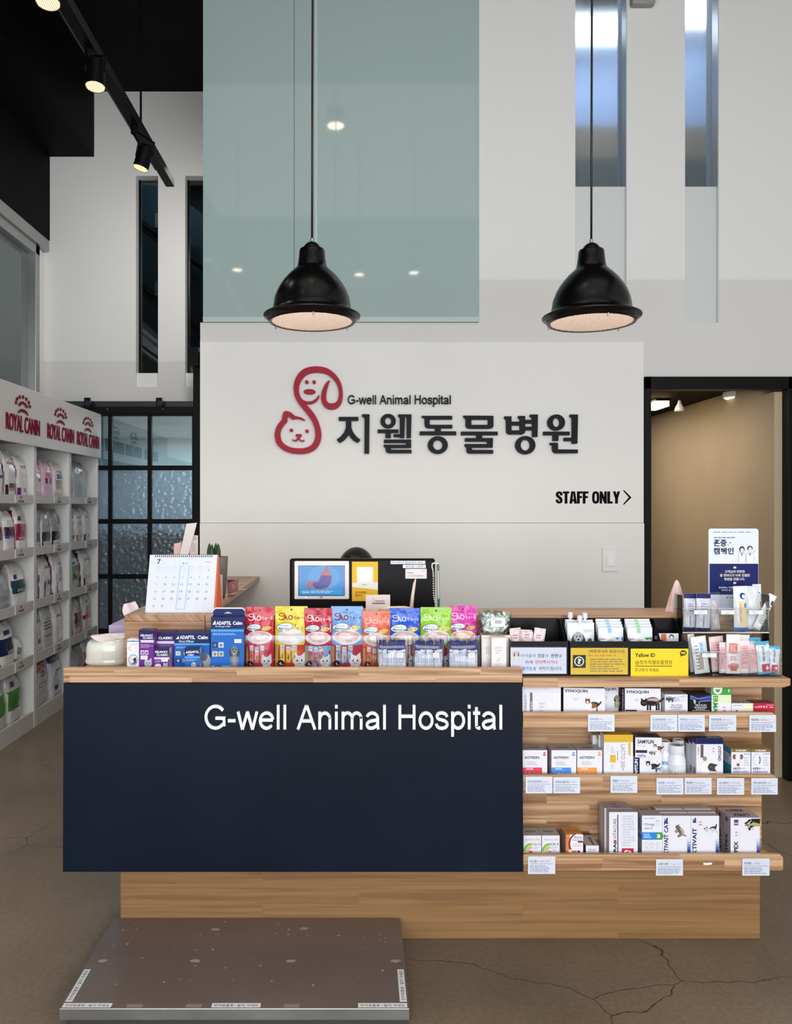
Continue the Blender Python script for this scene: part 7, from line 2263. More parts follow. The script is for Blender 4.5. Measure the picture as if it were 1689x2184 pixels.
def akt(x, catq):
    def g(f):
        f.tx('AKTIVAIT CAT' if catq else 'AKTIVAIT', x + 3, 1752 if catq else 1766, x + 12, 1832 if catq else 1834, '#262c6a', 0.03, 90)
        f.rect(x + 4, 1744, x + 11, 1755, '#3a4890').pg([(x + 4, 1744), (x + 8, 1744), (x + 6, 1750)], '#dfe2f0')
        f.rect(x + 14.5, 1744, x + 15, 1826, '#d3d6e2')
        if catq:
            cat_walk(f.at(x + 36, 1768, 0.95, 60), '#94867e', '#6a5c58', '#b8aca4')
        else:
            dog_stand(f.at(x + 38, 1768, 0.95, -28), '#c9ccd2', '#2c2e34', '#e0e2e6'); f.small(x + 17, 1750, x + 24, 1762, 2, PINKTXT, 4)
        for k in range(6):
            f.rect(x + 52.5, 1789 + k * 5.5, x + 59, 1789 + (k + 1) * 5.5, ('#cfd5ec', '#a9b6dc', '#7f92c8', '#5468b0', '#34489c', '#22307c')[k])
    return g


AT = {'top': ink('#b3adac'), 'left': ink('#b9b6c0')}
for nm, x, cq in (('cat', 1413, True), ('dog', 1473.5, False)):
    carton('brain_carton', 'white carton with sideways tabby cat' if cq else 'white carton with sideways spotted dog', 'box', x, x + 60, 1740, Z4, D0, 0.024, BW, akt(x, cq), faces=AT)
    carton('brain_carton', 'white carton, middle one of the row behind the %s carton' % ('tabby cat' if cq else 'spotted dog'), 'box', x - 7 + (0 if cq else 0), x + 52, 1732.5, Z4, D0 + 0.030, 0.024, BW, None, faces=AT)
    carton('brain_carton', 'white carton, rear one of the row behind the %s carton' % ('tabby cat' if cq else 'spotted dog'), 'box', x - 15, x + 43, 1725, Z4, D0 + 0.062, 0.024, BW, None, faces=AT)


def lyp(f):
    f.tx('LYPEX', 1565, 1794, 1574, 1832, '#20222e', 0.03, 90).rect(1565.5, 1748, 1574.5, 1760, '#3a4890').rect(1565.5, 1754, 1574.5, 1757.5, '#e0a070').rect(1577, 1747, 1577.5, 1822, '#d3d6e2').small(1568, 1772, 1575, 1785, 2, PINKTXT, 3)
    g = f.at(1604, 1757, 1.0)
    g.pg([(16.5, -11), (0, -11), (-6, -4), (-14, 2), (-17, -1.5), (-10, -6), (-6, -10), (-1, -9)], '#3a3424').pg([(16.5, -11), (16.5, 2), (6, 5), (-2, 8), (-5, 15), (-8, 12), (-10, 5), (-4, -4), (2, -10)], '#26241e')
    g.pg([(16.5, 0), (16.5, 5), (8, 6), (0, 4), (-5, 2), (2, -4)], '#b3a268').pg([(-10, 5), (-4, -2), (-3, 3), (-7, 10)], '#b3a268').pg([(-18, 4), (-8, 0), (-9, 4)], '#4a4430').pg([(-2, 8), (2, 10), (4, 13), (0, 11)], '#c89a94')
    for k in range(6):
        f.rect(1613.5, 1790 + k * 5.5, 1620, 1790 + (k + 1) * 5.5, ('#cfd5ec', '#a9b6dc', '#7f92c8', '#5468b0', '#34489c', '#22307c')[k])


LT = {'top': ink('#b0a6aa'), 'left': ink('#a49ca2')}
sdl = lambda f: f.tx('LYPEX', 0.25, 0.45, 0.6, 0.95, '#17181e', 0.03, 90).rect(0.3, 0.06, 0.6, 0.16, '#4a4c70')
carton('enzyme_carton', 'white carton with shepherd dog head, front of two at the right end', 'box', 1558, 1620.5, 1744, Z4, D0, 0.052, BW, lyp, faces=LT, side=sdl, topdraw=lambda f: f.tx('LYPEX', 0.2, 0.3, 0.75, 0.7, '#17181e', 0.03, 180))
carton('enzyme_carton', 'white carton behind the shepherd dog carton at the right end', 'box', 1543, 1604, 1734, Z4, D0 + 0.056, 0.05, BW, None, faces=LT, side=sdl, topdraw=lambda f: f.tx('LYPEX', 0.2, 0.35, 0.8, 0.8, '#17181e', 0.03))

# price cards on the shelf lips
PC = ink('#ebeefa', 0.5)
dc = DF - 0.004
CARDS = [
    (1254, 1523.5, 1310.5, 1560, '사이노퀸', 'EFA', '#d97a86', 5, 'price card under the collie carton on the upper lip'),
    (1387, 1524.5, 1444.5, 1560, '시스트룩이트레이트', 'FORT', '#d97a86', 5, 'price card under the black cat carton, left of a touching pair'),
    (1446, 1524.5, 1503, 1560.5, '카미녹스', 'Kaminox', '#8a94d0', 6, 'price card under the probiotic cartons, right of a touching pair'),
    (1512, 1524.5, 1570, 1559.5, '피부영양제', 'dermal', '#d97a86', 6, 'price card under the green skin carton'),
    (1598, 1525, 1655, 1561, '헤파액트', 'HEPAACT', '#d97a86', 6, 'price card under the crimson carton at the right end'),
    (1121, 1656.5, 1178, 1692, '프리미엄 심장보조제', 'heart', '#d97a86', 6, 'price card under the red band carton'),
    (1180, 1657.5, 1237, 1692, '프리미엄 관절보조제', 'joint', '#8a9aa8', 6, 'price card under the blue band carton'),
    (1302, 1655, 1359, 1691, '새밀린', 'SAMYLIN', '#8a9aa8', 5, 'price card under the yellow topped carton'),
    (1400, 1659.5, 1457.5, 1694.5, '티어젠', 'TEARZEN', '#8a94d0', 5, 'price card under the white bottles, left of a touching pair'),
    (1460, 1659, 1517.5, 1694, '레날멘', 'Renalzen', '#8a9aa8', 6, 'price card under the navy topped cartons, right of a touching pair'),
    (1529, 1659.5, 1587, 1695, '시스테이드', 'CYSTAID', '#d97a86', 5, 'price card under the kidneys carton'),
    (1602, 1659.5, 1658.5, 1694.5, '면역+요로건강', 'H/U', '#d97a86', 6, 'price card under the eye lens carton'),
    (1126, 1826.5, 1184, 1864, '이노캡스', 'INNOCAPS', '#d97a86', 6, 'price card under the rainbow cartons on the bottom lip'),
    (1399, 1832.5, 1456.5, 1867.5, '오메가3벳', 'omega vet-3', '#d9b08a', 6, 'price card under the blue band and tabby cat cartons'),
    (1583, 1831, 1641, 1867.5, '라이펙스', 'LYPEX', '#d97a86', 4, 'price card under the shepherd dog carton'),
]
for k, (a, b, c_, e, t1, t2, col, rows, lab) in enumerate(CARDS):
    r = empty('price_card', (wx((a + c_) / 2, dc), dc, wz(e, dc)), lab, 'price card', 'price cards on the shelf lips')
    m = MB(); m.box(wx(a, dc), wx(c_, dc), dc, dc + 0.001, wz(e, dc), wz(b, dc), PC)
    f = Face(m, lambda px, py, l: (wx(px, dc), dc - l, wz(py, dc)))
    w_ = c_ - a
    l1 = min(0.5, 0.075 * len(t1))
    f.tx(t1, a + w_ * 0.07, b + 7.5, a + w_ * (0.07 + l1), b + 13, '#4a506c', 0.012).tx(t2, a + w_ * (0.12 + l1), b + 8.5, a + w_ * min(0.93, 0.12 + l1 + 0.05 * len(t2)), b + 12.2, col)
    f.rect(a + w_ * 0.07, b + 15.5, a + w_ * 0.92, b + 16.3, '#7f88b0').small(a + w_ * 0.07, b + 18.5, a + w_ * 0.9, e - 3, rows, '#9aa2bc', k + 2)
    m.build('card', r)
    m = MB(); m.sheet(wx(a - 1, dc), wx(c_ + 1, dc), dc - 0.0020, wz(e + 1, dc), wz(b - 2.5, dc), SLEEVE); m.build('clear_sleeve', r)
m = MB(); m.prism([(wx(a, DF), wz(b, DF)) for a, b in ((1500, 1839.5), (1507, 1840.5), (1518, 1839.5), (1518.5, 1843), (1508, 1845), (1500, 1844))], DF - 0.0012, DF, W)
tag(m.build('label_remnant'), 'torn white label remnant on the bottom shelf lip', 'label')

# ================================================================ STEEL SCALE PLATFORM
hp = 0.075
dfp = (EYE - hp) * F / (2151 - CY)
dbp = DB - 0.012
STEEL = noisy('brushed_steel', '#7c6d68', '#8a7b76', 1.6, (0.32, 0.46), 0.0, 100, 4, 0.45)
STEEL_D = noisy('steel_edge', '#8a8a89', '#9c9c9a', 6, (0.25, 0.4), 0.0, 100, 4, 0.8)
px0, px1 = wx(126, dfp), wx(873.5, dfp)
r = empty('scale_platform', ((px0 + px1) / 2, (dfp + dbp) / 2, 0), 'low stainless steel weighing platform on the floor before the counter', 'scale')
m = MB(); m.box(px0, px1, dfp, dbp, hp - 0.034, hp, STEEL_D, top=STEEL); m.build('top_plate', r, bevel=0.002)
m = MB(); m.box(px0 + 0.014, px1 - 0.014, dfp + 0.014, dbp - 0.01, 0.012, hp - 0.036, mat('steel_skirt', '#5f6060', 0.35, 0.8)); m.build('skirt', r)
for x in (px0 + 0.06, px1 - 0.06):
    for y in (dfp + 0.06, dbp - 0.06):
        m = MB(); m.cyl((x, y, 0.0005), (x, y, 0.013), 0.025, BLACK_METAL, 16); m.build('foot', r)
LB = ink('#dfe0e4', 0.5)


def top_label(ax, ay, bx, by, w, name='warning_label'):
    """label strip on the plate from a to b (floor-plan metres), text reading along it"""
    m = MB()
    A, B = Vector((ax, ay)), Vector((bx, by))
    u = (B - A); L_ = u.length; u.normalize(); v = Vector((-u.y, u.x))
    f = Face(m, lambda p, q, l: (A.x + u.x * p * L_ - v.x * q * w, A.y + u.y * p * L_ - v.y * q * w, hp + l))
    f.rect(0, -1, 1, 0, LB).tx('반려동물용 / 밟지 마세요', 0.05, -0.78, 0.95, -0.2, '#3a3c48', 0.01)
    m.build(name, r)


W0 = px1 - px0
lw = 0.020
top_label(px0 + 0.006, dfp + 0.004, px0 + 0.145, dfp + 0.004, lw)
top_label(px0 + W0 * 0.433, dfp + 0.004, px0 + W0 * 0.573, dfp + 0.004, lw)
top_label(px1 - 0.146, dfp + 0.004, px1 - 0.006, dfp + 0.004, lw)
top_label(px0 + 0.026, dfp + 0.03, px0 + 0.026, dfp + 0.19, lw)
top_label(px1 - 0.006, dfp + 0.03, px1 - 0.006, dfp + 0.19, lw)
rnd = random.Random(5)
GUM = mat('dried_glue', '#a39a94', 0.6)
m = MB()


def blot(x, y, rx, ry, n=9):
    a0 = rnd.uniform(0, 6)
    vs = [(x + rx * rnd.uniform(0.65, 1.1) * math.cos(a0 + 2 * PI * k / n), y + ry * rnd.uniform(0.65, 1.1) * math.sin(a0 + 2 * PI * k / n), hp + 0.0003) for k in range(n)]
    m.add(vs, [tuple(range(n))], GUM)


for k in range(60):
    blot(px0 + W0 * rnd.uniform(0.04, 0.97), dfp + 0.05 + (dbp - dfp - 0.07) * rnd.random() ** 0.7, 0.004 * rnd.uniform(0.4, 1.7), 0.004 * rnd.uniform(0.4, 1.6))
m.build('specks', r)['kind'] = 'stuff'
for u, yy in ((0.05, 0.235), (0.34, 0.235), (0.64, 0.235), (0.97, 0.235), (0.37, 0.42), (0.67, 0.425)):
    m = MB(); blot(px0 + W0 * u, dfp + yy, 0.018, 0.010, 14); m.build('tape_residue', r)
for u in (0.19, 0.36, 0.64):
    m = MB()
    m.add([(px0 + W0 * u + a, dfp + b, hp + 0.0003) for a, b in ((0, 0.003), (0.045, 0.003), (0.045, 0.02), (0, 0.02))], [(0, 1, 2, 3)], mat('label_residue', '#857c79', 0.5))
    m.build('tape_residue', r)

# ================================================================ WHITE DISPLAY SHELVES WITH PET FOOD
XF, XBK = -2.20, -2.66
SW = mat('shelf_white', '#d2cdca', 0.4)
SWI = mat('shelf_inside', '#dbdcd8', 0.45)
LIPM = mat('shelf_lip', '#c9c3bf', 0.35)
UY = [4.735 + 0.655 * k for k in range(4)]
LIPT = [1.575, 1.225, 0.862, 0.497, 0.112]
LIPB = [1.520, 1.165, 0.800, 0.430, 0.0]
CRIM = mat('crimson_letter', '#7a1230', 0.5, spec=0.12)
TOPZ, HB = 2.278, 1.905


def paw(mb, fn, s, col):
    """small crown of dots over a curved base; fn maps (x right, y down) in unit coordinates"""
    f = Face(mb, fn)
    for k in range(7):
        a = PI * (0.02 + 0.96 * k / 6)
        f.ell(-1.0 * math.cos(a) * s, -0.15 * s - 0.95 * s * math.sin(a), 0.17 * s, 0.23 * s, col)
    for k in range(5):
        a = PI * (0.12 + 0.76 * k / 4)
        f.ell(-0.55 * math.cos(a) * s, 0.1 * s - 0.5 * s * math.sin(a), 0.17 * s, 0.19 * s, col)
    f.pg([(0.78 * s * math.cos(a), 1.0 * s - 0.65 * s * math.sin(a)) for a in [PI * (0.02 + 0.96 * k / 10) for k in range(11)]] + [(0.62 * s * math.cos(a), 1.0 * s - 0.28 * s * math.sin(a)) for a in [PI * (0.98 - 0.96 * k / 10) for k in range(11)]], col)


names = ['nearest', 'middle', 'farthest']
for k in range(3):
    y0, y1 = UY[k], UY[k + 1]
    r = empty('display_shelf', ((XF + XBK) / 2, (y0 + y1) / 2, 0), ['white pet food shelf unit nearest the viewer, at the left edge', 'white pet food shelf unit in the middle of the row', 'white pet food shelf unit at the far end by the sliding door'][k], 'shelf unit', 'white pet food shelf units')
    m = MB(); m.box(XBK, XF, y0 + 0.001, y0 + 0.022, 0, HB + 0.02, SWI, right=SW); m.box(XBK, XF, y1 - 0.022, y1 - 0.001, 0, HB + 0.02, SWI, right=SW)
    m.build('side_panel', r)
    m = MB(); m.box(XBK - 0.02, XBK, y0 + 0.001, y1 - 0.001, 0, HB + 0.02, SWI); m.build('back_panel', r)
    for j in range(5):
        zt = LIPT[j]
        m = MB(); m.box(XBK, XF - 0.018, y0 + 0.022, y1 - 0.022, zt - 0.050, zt - 0.030, SWI); sh = m.build('shelf', r)
        m = MB(); m.box(XF - 0.018, XF - 0.002, y0 + 0.022, y1 - 0.022, LIPB[j], zt, LIPM); m.build('lip', sh)
        if j < 4:
            yc = y0 + 0.43
            m = MB(); m.box(XF - 0.002, XF - 0.0005, yc - 0.085, yc + 0.085, LIPB[j] + 0.002, zt - 0.002, LIPM)
            m.box(XF - 0.002, XF + 0.0002, yc - 0.089, yc - 0.085, LIPB[j] + 0.002, zt - 0.002, ink('#efeeec'))
            paw(m, lambda x, y, l: (XF + l, yc + x * 1.6, zt - 0.019 + (-y)), 0.009, CRIM)
            f = Face(m, lambda x, y, l: (XF + l, yc + x, zt - y)); f.tx('ROYAL CANIN', -0.040, 0.034, 0.040, 0.049, CRIM, 0.04)
            m.build('brand_tag', sh)
r = empty('shelf_header', (XF, 5.7, HB + 0.02), 'long white header board with crimson lettering above the shelves', 'header board')
m = MB(); m.box(XF + 0.001, XF + 0.02, UY[0] - 0.3, UY[3] + 0.01, HB, TOPZ, SW); m.box(XF - 0.10, XF + 0.001, UY[0] - 0.3, UY[3] + 0.01, HB + 0.022, TOPZ, SW); m.box(XBK, XF - 0.10, UY[0] - 0.3, UY[3] + 0.01, HB + 0.022, HB + 0.06, SW); m.build('board', r, bevel=0.003)
for k, yc in enumerate((5.15, 5.80, 6.385)):
    X1 = XF + 0.0205
    m = MB()

    class _L(MB):
        pass
    t = MB()
    t.letters('ROYAL CANIN', yc - 0.258, yc + 0.258, 1.978, 2.085, -0.006, 0.0, CRIM, 0.0, 4)
    m.add([(X1 - v[1], v[0], v[2]) for v in t.v], t.f, CRIM)
    paw(m, lambda x, y, l: (X1 + 0.003 + l, yc - 0.01 + x * 1.95, 2.150 - y), 0.054, CRIM)
    m.build('raised_logo', r)


# pet food bags --------------------------------------------------------------
def bag(label, y, row, w, h, t, base, side, patches, texts=(), rz=0.0, seed=0, x=-2.232, lean=0.0, crown=0.42, inky='#a01c38', z=None, roll=0.0):
    """gusseted foil bag standing on a shelf, printed face towards the aisle"""
    zb = (LIPT[row] - 0.0295) if z is None else z
    B, S = film(base), film(side)
    P = [(a, b, c, d_, film(k)) for a, b, c, d_, k in patches]

    def shape(u, v):
        a = u * 2 * PI
        ca, sa = math.cos(a), math.sin(a)
        tv = 1.0 if v < crown else max(0.05, math.sqrt(max(0.0, 1 - ((v - crown) / (0.985 - crown)) ** 2.2)))
        if v < 0.06:
            tv *= 0.86 + 0.14 * (v / 0.06)
        wv = 1.0 - 0.05 * v - 0.16 * max(0.0, (v - 0.6) / 0.4) ** 2.2
        ex = 0.5 if v < 0.85 else 0.8
        n = mnoise.noise(Vector((math.cos(a) * 1.6 + seed * 5.1, v * 4.2, math.sin(a) * 1.6 + seed)))
        n2 = mnoise.noise(Vector((math.cos(a) * 4 + seed, v * 9, math.sin(a) * 4)))
        k = 1 + (0.12 * n + 0.09 * n2) * (0.3 + v)
        X = w / 2 * wv * math.copysign(abs(ca) ** ex, ca) * (1 + 0.03 * n)
        Y = t / 2 * tv * math.copysign(abs(sa) ** 0.55, sa) * k
        Z = h * v * (1 + 0.02 * n) + (0.012 * n2 if v > 0.95 else 0)
        return X, Y + lean * v * v, Z

    c = Vector((x - t / 2, y, zb + 0.0008))
    T = Matrix.Translation(c) @ Matrix.Rotation(PI / 2 + math.radians(rz), 4, 'Z') @ Matrix.Rotation(math.radians(roll), 4, 'Y')

    def colour(u, v):
        X, Y, Z = shape(u, v)
        s = X / (w / 2)
        if math.sin(u * 2 * PI) > -0.05:
            return S if abs(s) > 0.55 and v < 0.93 else B
        if abs(s) > 0.93 and v < 0.93:
            return S
        m_ = B
        for a, b, c_, d_, k in P:
            if a <= s <= b and c_ <= v <= d_:
                m_ = k
        return m_
    m = MB(); m.T = T
    m.surf(shape, 64, 30, None, True, True, colour)
    m.add([shape(i / 64, 0) for i in range(64)], [tuple(range(63, -1, -1))], B)

    def fn(s, q, l):
        v = 1 - q
        sx = max(-0.999, min(0.999, s * (0.94 + 0.06 * v)))
        ca = abs(s) ** 2.0 * (1 if s >= 0 else -1)
        a = -math.acos(max(-1, min(1, ca)))
        X, Y, Z = shape(a / (2 * PI) % 1.0, v)
        return X, Y - l - 0.0015, Z
    f = Face(m, fn)
    for tx_, a, b, c_, d_, col in texts:
        f.tx(tx_, a, b, c_, d_, col, 0.02)
    o = m.build('pet_food_bag', loc=tuple(c))
    tag(o, label, 'pet food bag', 'pet food bags on the white shelves')
    return o


RCT = lambda a=-0.6, b=0.6, q=0.22: (('ROYAL CANIN', a, q, b, q + 0.06, '#a01c38'), ('____', a, q + 0.065, b, q + 0.078, '#a01c38'))
RCT = lambda a=-0.6, b=0.6, q=0.22: (('ROYAL CANIN', a, q, b, q + 0.06, '#a01c38'),)
WB_, GR_, PU_, NV_, MG_ = '#d9d5d3', '#a5a5a8', '#5e2464', '#1a2350', '#8c1c42'
u0, u1, u2 = UY[0], UY[1], UY[2]
# nearest unit
bag('white bag with brown side band, first on the nearest unit top shelf', u0 + 0.19, 0, 0.165, 0.30, 0.11, WB_, '#4a2230', [(-0.7, 0.9, 0.42, 0.50, '#3a2c2c')], RCT(), 6, 1)
bag('white bag with orange label, middle of the nearest unit top shelf', u0 + 0.365, 0, 0.175, 0.31, 0.115, WB_, '#551f58', [(-0.9, -0.62, 0.08, 0.30, '#4a2030'), (-0.4, 0.7, 0.24, 0.32, '#3f3436'), (-0.4, 0.7, 0.17, 0.24, '#b9823c')], RCT(), 4, 2)
bag('white bag with purple corner, right on the nearest unit top shelf', u0 + 0.54, 0, 0.175, 0.29, 0.11, WB_, PU_, [(-0.9, -0.55, 0.04, 0.27, '#6a2a70'), (0.0, 0.8, 0.18, 0.27, '#7d5084')], RCT(-0.4, 0.7), 4, 3)
bag('purple and white bag cut by the picture edge, nearest unit second shelf', u0 + 0.19, 1, 0.155, 0.27, 0.11, WB_, WB_, [(-0.95, 0.95, 0.33, 0.66, '#5a1c40')], (), 5, 4)
bag('white bag with plum band and violet strip, nearest unit second shelf', u0 + 0.358, 1, 0.16, 0.27, 0.11, WB_, WB_, [(-0.95, 0.95, 0.44, 0.64, '#4a1c38'), (-0.95, 0.95, 0.36, 0.44, '#5a50a0')], (('w/d', -0.5, 0.57, 0.4, 0.63, '#e0dcec'),), 4, 5)
bag('white bag with crimson band and tan picture, nearest unit second shelf', u0 + 0.53, 1, 0.165, 0.30, 0.11, WB_, MG_, [(-0.95, 0.95, 0.36, 0.62, MG_), (-0.95, 0.6, 0.28, 0.36, '#a83058'), (0.0, 0.75, 0.68, 0.88, '#b39a5a'), (-0.75, -0.2, 0.70, 0.80, NV_)], (('n/d', -0.7, 0.645, 0.3, 0.71, '#e8dce0'),), 4, 6)
bag('crumpled grey foil bag with teal patch, left on the nearest unit third shelf', u0 + 0.26, 2, 0.24, 0.25, 0.14, '#a2a4a8', '#b5b6ba', [], (), 4, 7, crown=0.3)
bag('large white bag with dark teal panel, nearest unit third shelf', u0 + 0.50, 2, 0.23, 0.29, 0.14, WB_, '#b9b4b0', [(-0.9, 0.9, 0.34, 0.62, '#1d444c'), (-0.7, -0.25, 0.68, 0.76, NV_)], (('i/d', -0.5, 0.56, 0.1, 0.63, '#dfe4e6'),), 3, 8)
bag('white bag with navy panel, nearest unit fourth shelf', u0 + 0.33, 3, 0.22, 0.29, 0.13, WB_, '#6a5a50', [(-0.95, 0.95, 0.30, 0.66, '#18224a'), (-0.5, 0.3, 0.74, 0.82, NV_)], (('c/d', -0.3, 0.60, 0.5, 0.68, '#e4e6ee'),), 3, 9)
bag('navy and white bag lying tilted at the back, nearest unit fourth shelf', u0 + 0.50, 3, 0.15, 0.20, 0.08, WB_, '#c3c0bc', [(-0.9, 0.9, 0.2, 0.5, '#1c2750')], (), 10, 10, x=-2.42, roll=14, z=LIPT[3] - 0.0295 + 0.024)
bag('small navy and white bag leaning forward, nearest unit fourth shelf', u0 + 0.51, 3, 0.13, 0.14, 0.07, WB_, '#c3c0bc', [(-0.6, 0.6, 0.25, 0.55, '#1c2750')], (), 6, 11, x=-2.25, roll=12, z=LIPT[3] - 0.0295 + 0.018)
bag('white bag with green panel, nearest unit bottom shelf', u0 + 0.43, 4, 0.22, 0.34, 0.13, '#c9c8c2', '#b9b6ae', [(-0.9, 0.95, 0.30, 0.68, '#3f7a2c'), (-0.6, 0.0, 0.74, 0.82, NV_)], (), 4, 12)
bag('green and white bag cut by the picture edge, nearest unit bottom shelf', u0 + 0.22, 4, 0.18, 0.30, 0.13, '#c9c8c2', '#3a3a30', [(-0.9, 0.95, 0.35, 0.75, '#4a8a34')], (), 4, 13)
# middle unit
bag('pink bag with kitten face, left on the middle unit top shelf', u1 + 0.125, 0, 0.20, 0.29, 0.11, '#d3b9c4', '#b98aa6', [(-0.6, 0.5, 0.55, 0.68, '#cf7f92'), (-0.6, 0.6, 0.2, 0.5, '#d6cfcc'), (-0.1, 0.6, 0.42, 0.5, '#5f5248')], RCT(), 4, 14)
bag('pink bag with small dog face, middle of the middle unit top shelf', u1 + 0.325, 0, 0.20, 0.29, 0.11, '#d3b3c2', '#b07a98', [(-0.6, 0.6, 0.54, 0.68, '#cf7088'), (-0.7, -0.3, 0.40, 0.52, '#4a3c38'), (0.2, 0.6, 0.40, 0.52, '#4a3c38')], RCT(), 4, 15)
bag('white bag with blue square, right on the middle unit top shelf', u1 + 0.525, 0, 0.195, 0.28, 0.10, '#cfc6c4', '#c3b6b0', [(-0.5, 0.6, 0.56, 0.70, '#2a5296'), (-0.7, 0.4, 0.30, 0.52, '#8f8a86'), (-0.9, 0.95, 0.0, 0.2, '#b9a898')], RCT(), 4, 16)
for k in range(3):
    bag('silver bag with %s base strip on the middle unit second shelf' % ('blue', 'brown', 'violet')[k], u1 + 0.12 + 0.18 * k, 1, 0.175, 0.28, 0.10, ('#aaa4a4', '#a39c9c', '#8f8e8e')[k], '#c9c6c4',
        [(-0.95, 0.95, 0.0, 0.42, ('#4a4748', '#3a3738', '#141416')[k]), (-0.85, 0.9, 0.08, 0.20, '#c4c2c2'), (0.55, 0.8, 0.09, 0.18, '#1a1a1c'), (-0.95, 0.95, 0.0, 0.055, ('#4a82b8', '#6a4a44', '#3f2c78')[k]), (-0.2, 0.7, 0.62, 0.84, ('#5a6a64', '#6e706e', '#3a3e3a')[k])], (), 4, 17 + k)
bag('narrow pale blue and purple bag, left on the middle unit third shelf', u1 + 0.095, 2, 0.13, 0.30, 0.10, '#b0a6b4', PU_, [(-0.9, 0.4, 0.42, 0.7, '#7f9cc4'), (-0.9, 0.4, 0.0, 0.14, '#5f86ba')], (), 4, 20)
bag('white bag with purple side stripes, middle unit third shelf', u1 + 0.285, 2, 0.24, 0.31, 0.12, WB_, PU_, [(-0.55, -0.28, 0.02, 0.42, '#6a2c74'), (0.15, 0.9, 0.34, 0.44, '#4a2450')], RCT(-0.3, 0.6), 4, 21)
bag('white bag with purple label, right on the middle unit third shelf', u1 + 0.515, 2, 0.21, 0.32, 0.12, WB_, '#5a1c50', [(-0.55, -0.25, 0.0, 0.34, '#6a2468'), (0.1, 0.9, 0.32, 0.42, '#5c1c4c'), (0.2, 0.8, 0.48, 0.66, '#4a4446')], RCT(-0.2, 0.8), 4, 22)
bag('white bag with lilac corner, left on the middle unit fourth shelf', u1 + 0.125, 3, 0.20, 0.31, 0.11, WB_, '#c3bcc0', [(-0.8, -0.5, 0.03, 0.3, '#85568c'), (-0.1, 0.6, 0.22, 0.34, '#6a3a6a')], RCT(-0.5, 0.7), 4, 23)
bag('white bag with green line print, middle of the middle unit fourth shelf', u1 + 0.32, 3, 0.19, 0.33, 0.11, '#b9bab8', '#b4b4b4', [(-0.8, 0.3, 0.66, 0.70, '#8fae5a'), (-0.8, 0.8, 0.60, 0.62, '#5c5f62'), (-0.8, 0.8, 0.54, 0.56, '#5c5f62'), (-0.8, 0.8, 0.48, 0.50, '#5c5f62'), (-0.8, 0.8, 0.3, 0.32, '#77797c')], (), 4, 24)
bag('tall white bag with dark window, right on the middle unit fourth shelf', u1 + 0.515, 3, 0.19, 0.33, 0.11, WB_, '#bcb9b8', [(0.5, 0.9, 0.32, 0.6, '#55585c')], RCT(-0.5, 0.8, 0.3), 4, 25)
bag('white bag with orange top, left on the middle unit bottom shelf', u1 + 0.20, 4, 0.30, 0.33, 0.14, '#cbc6c4', '#b8b4b2', [(-1, 1, 0.78, 1.0, '#b0642c')], (('OB', -0.2, 0.24, 0.4, 0.29, '#1c1c20'), ('VET', -0.2, 0.31, 0.45, 0.36, '#1c1c20'), ('Food Allergy', -0.5, 0.47, 0.6, 0.51, '#c0603c'), ('Management', -0.5, 0.53, 0.6, 0.57, '#c0603c')), 4, 26)
bag('white bag with slate blue top, right on the middle unit bottom shelf', u1 + 0.49, 4, 0.25, 0.335, 0.13, '#c3c3c6', '#b4b4b8', [(-1, 1, 0.80, 1.0, '#333c54'), (-0.5, 0.0, 0.2, 0.3, '#3a4a78')], (('Renal', -0.3, 0.36, 0.5, 0.40, '#3a3e4c'),), 4, 27)
# farthest unit
bag('blue and grey bag half hidden, left on the farthest unit top shelf', u2 + 0.10, 0, 0.14, 0.27, 0.10, '#aaa6a4', '#8d8a88', [(-0.6, 0.9, 0.5, 0.68, '#2a5296'), (-0.5, 0.8, 0.24, 0.42, '#6a645e')], (), 4, 28)
bag('large clear grey foil bag on the farthest unit top shelf', u2 + 0.36, 0, 0.36, 0.31, 0.12, '#9fa2a4', '#b9bbbd', [(-0.8, 0.1, 0.42, 0.68, '#a9acae'), (0.45, 0.7, 0.02, 0.36, '#2c5a9c'), (0.6, 0.9, 0.28, 0.38, '#3f78b4')], (), 4, 29)
for k in range(3):
    bag('white bag with %s strip on the farthest unit second shelf' % ('dark green', 'ochre', 'charcoal')[k], u2 + 0.13 + 0.175 * k, 1, 0.16, 0.29, 0.10, '#c6c5c3', '#b4b4b2', [(-0.9, -0.6, 0.0, 0.26, ('#2f5a46', '#a8782c', '#55585a')[k]), (0.0, 0.7, 0.16, 0.26, ('#3a6a60', '#8a8466', '#3a3c44')[k]), (0.75, 0.95, 0.3, 0.6, '#3a3c40')], RCT(-0.6, 0.6), 4, 30 + k)
bag('white bag with bright green panel on the farthest unit third shelf', u2 + 0.20, 2, 0.25, 0.30, 0.11, '#c3c4c0', '#7a7068', [(-0.6, 0.95, 0.30, 0.66, '#4a8a30'), (-0.6, -0.1, 0.70, 0.76, NV_)], (), 4, 33)
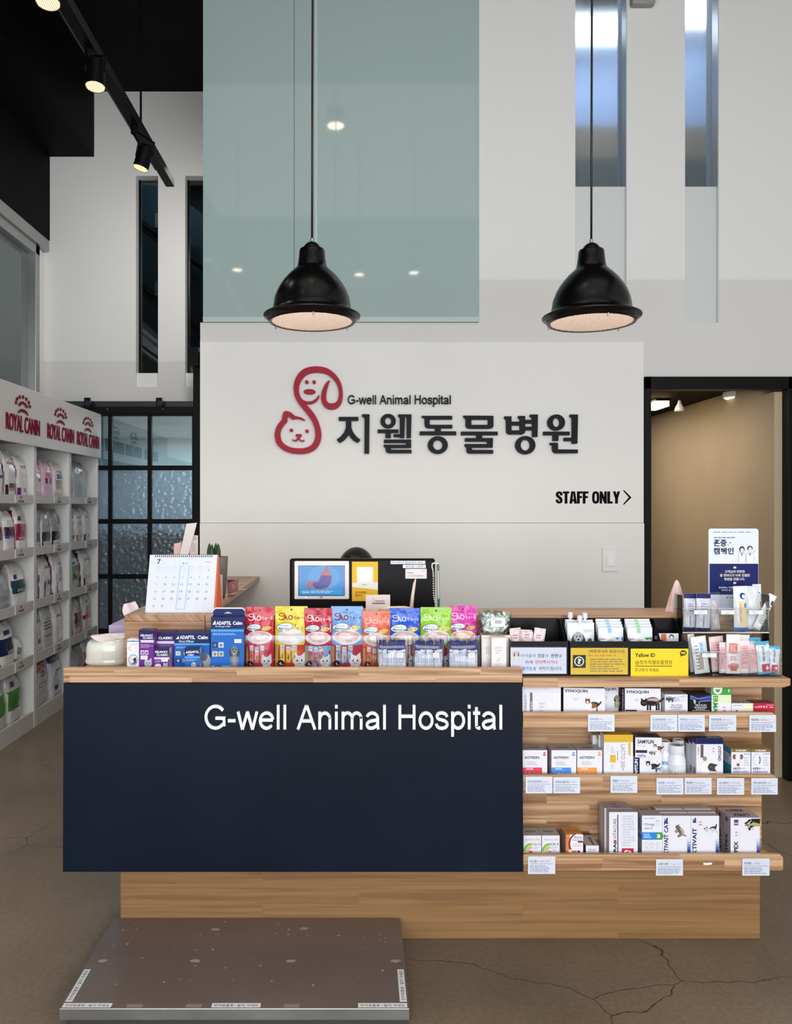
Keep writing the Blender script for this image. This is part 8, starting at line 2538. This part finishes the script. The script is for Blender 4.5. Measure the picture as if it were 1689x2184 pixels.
bag('white bag with red lettering on the farthest unit third shelf', u2 + 0.46, 2, 0.24, 0.31, 0.11, WB_, '#4a1c34', [(0.4, 0.9, 0.22, 0.32, '#1c1c20'), (-0.7, -0.45, 0.02, 0.26, '#4a1c34')], RCT(-0.4, 0.7), 4, 34)
bag('navy and white bag half hidden on the farthest unit fourth shelf', u2 + 0.08, 3, 0.10, 0.24, 0.09, '#b9b6b4', '#8d8a88', [(-0.9, 0.95, 0.4, 0.75, '#1c2750')], (), 4, 35)
bag('white bag with maroon and rust panel on the farthest unit fourth shelf', u2 + 0.27, 3, 0.22, 0.30, 0.12, '#bcbab8', '#8f8a86', [(-0.75, 0.9, 0.32, 0.64, '#4a1a14'), (-0.75, 0.9, 0.22, 0.32, '#a8542c'), (-0.1, 0.5, 0.68, 0.76, NV_)], (('KIDNEY', -0.5, 0.40, 0.6, 0.45, '#c89a8a'), ('CARE', -0.5, 0.47, 0.4, 0.52, '#c89a8a'), ('k/d', -0.5, 0.70, 0.2, 0.76, '#e0c0a8')), 4, 36)
bag('white bag with orange round and red band on the farthest unit fourth shelf', u2 + 0.50, 3, 0.22, 0.33, 0.11, '#c3c2c0', '#8f8a86', [(-0.6, 0.9, 0.42, 0.66, '#b0602c'), (-0.95, 0.95, 0.32, 0.44, '#a01c38'), (-0.4, 0.2, 0.74, 0.80, NV_)], (('c/d', -0.7, 0.59, 0.3, 0.65, '#e8d4d4'),), 4, 37)
bag('white and red bag leaning at the left of the farthest unit bottom shelf', u2 + 0.11, 4, 0.17, 0.27, 0.12, '#bdb9b6', '#7d2a2c', [(-0.9, 0.2, 0.2, 0.6, '#a83a34')], (), 4, 38)
bag('grey foil bag on the farthest unit bottom shelf', u2 + 0.31, 4, 0.21, 0.325, 0.13, '#96989b', '#b0b1b4', [(-1, 1, 0.0, 0.35, '#b9babc')], (), 4, 39)
bag('white bag with orange and red panel on the farthest unit bottom shelf', u2 + 0.53, 4, 0.20, 0.335, 0.13, '#c6c5c3', '#a9a6a4', [(-0.95, 0.95, 0.40, 0.68, '#b0602c'), (-0.95, 0.95, 0.26, 0.40, '#a01c38'), (-0.6, 0.2, 0.74, 0.84, NV_)], (), 4, 40)
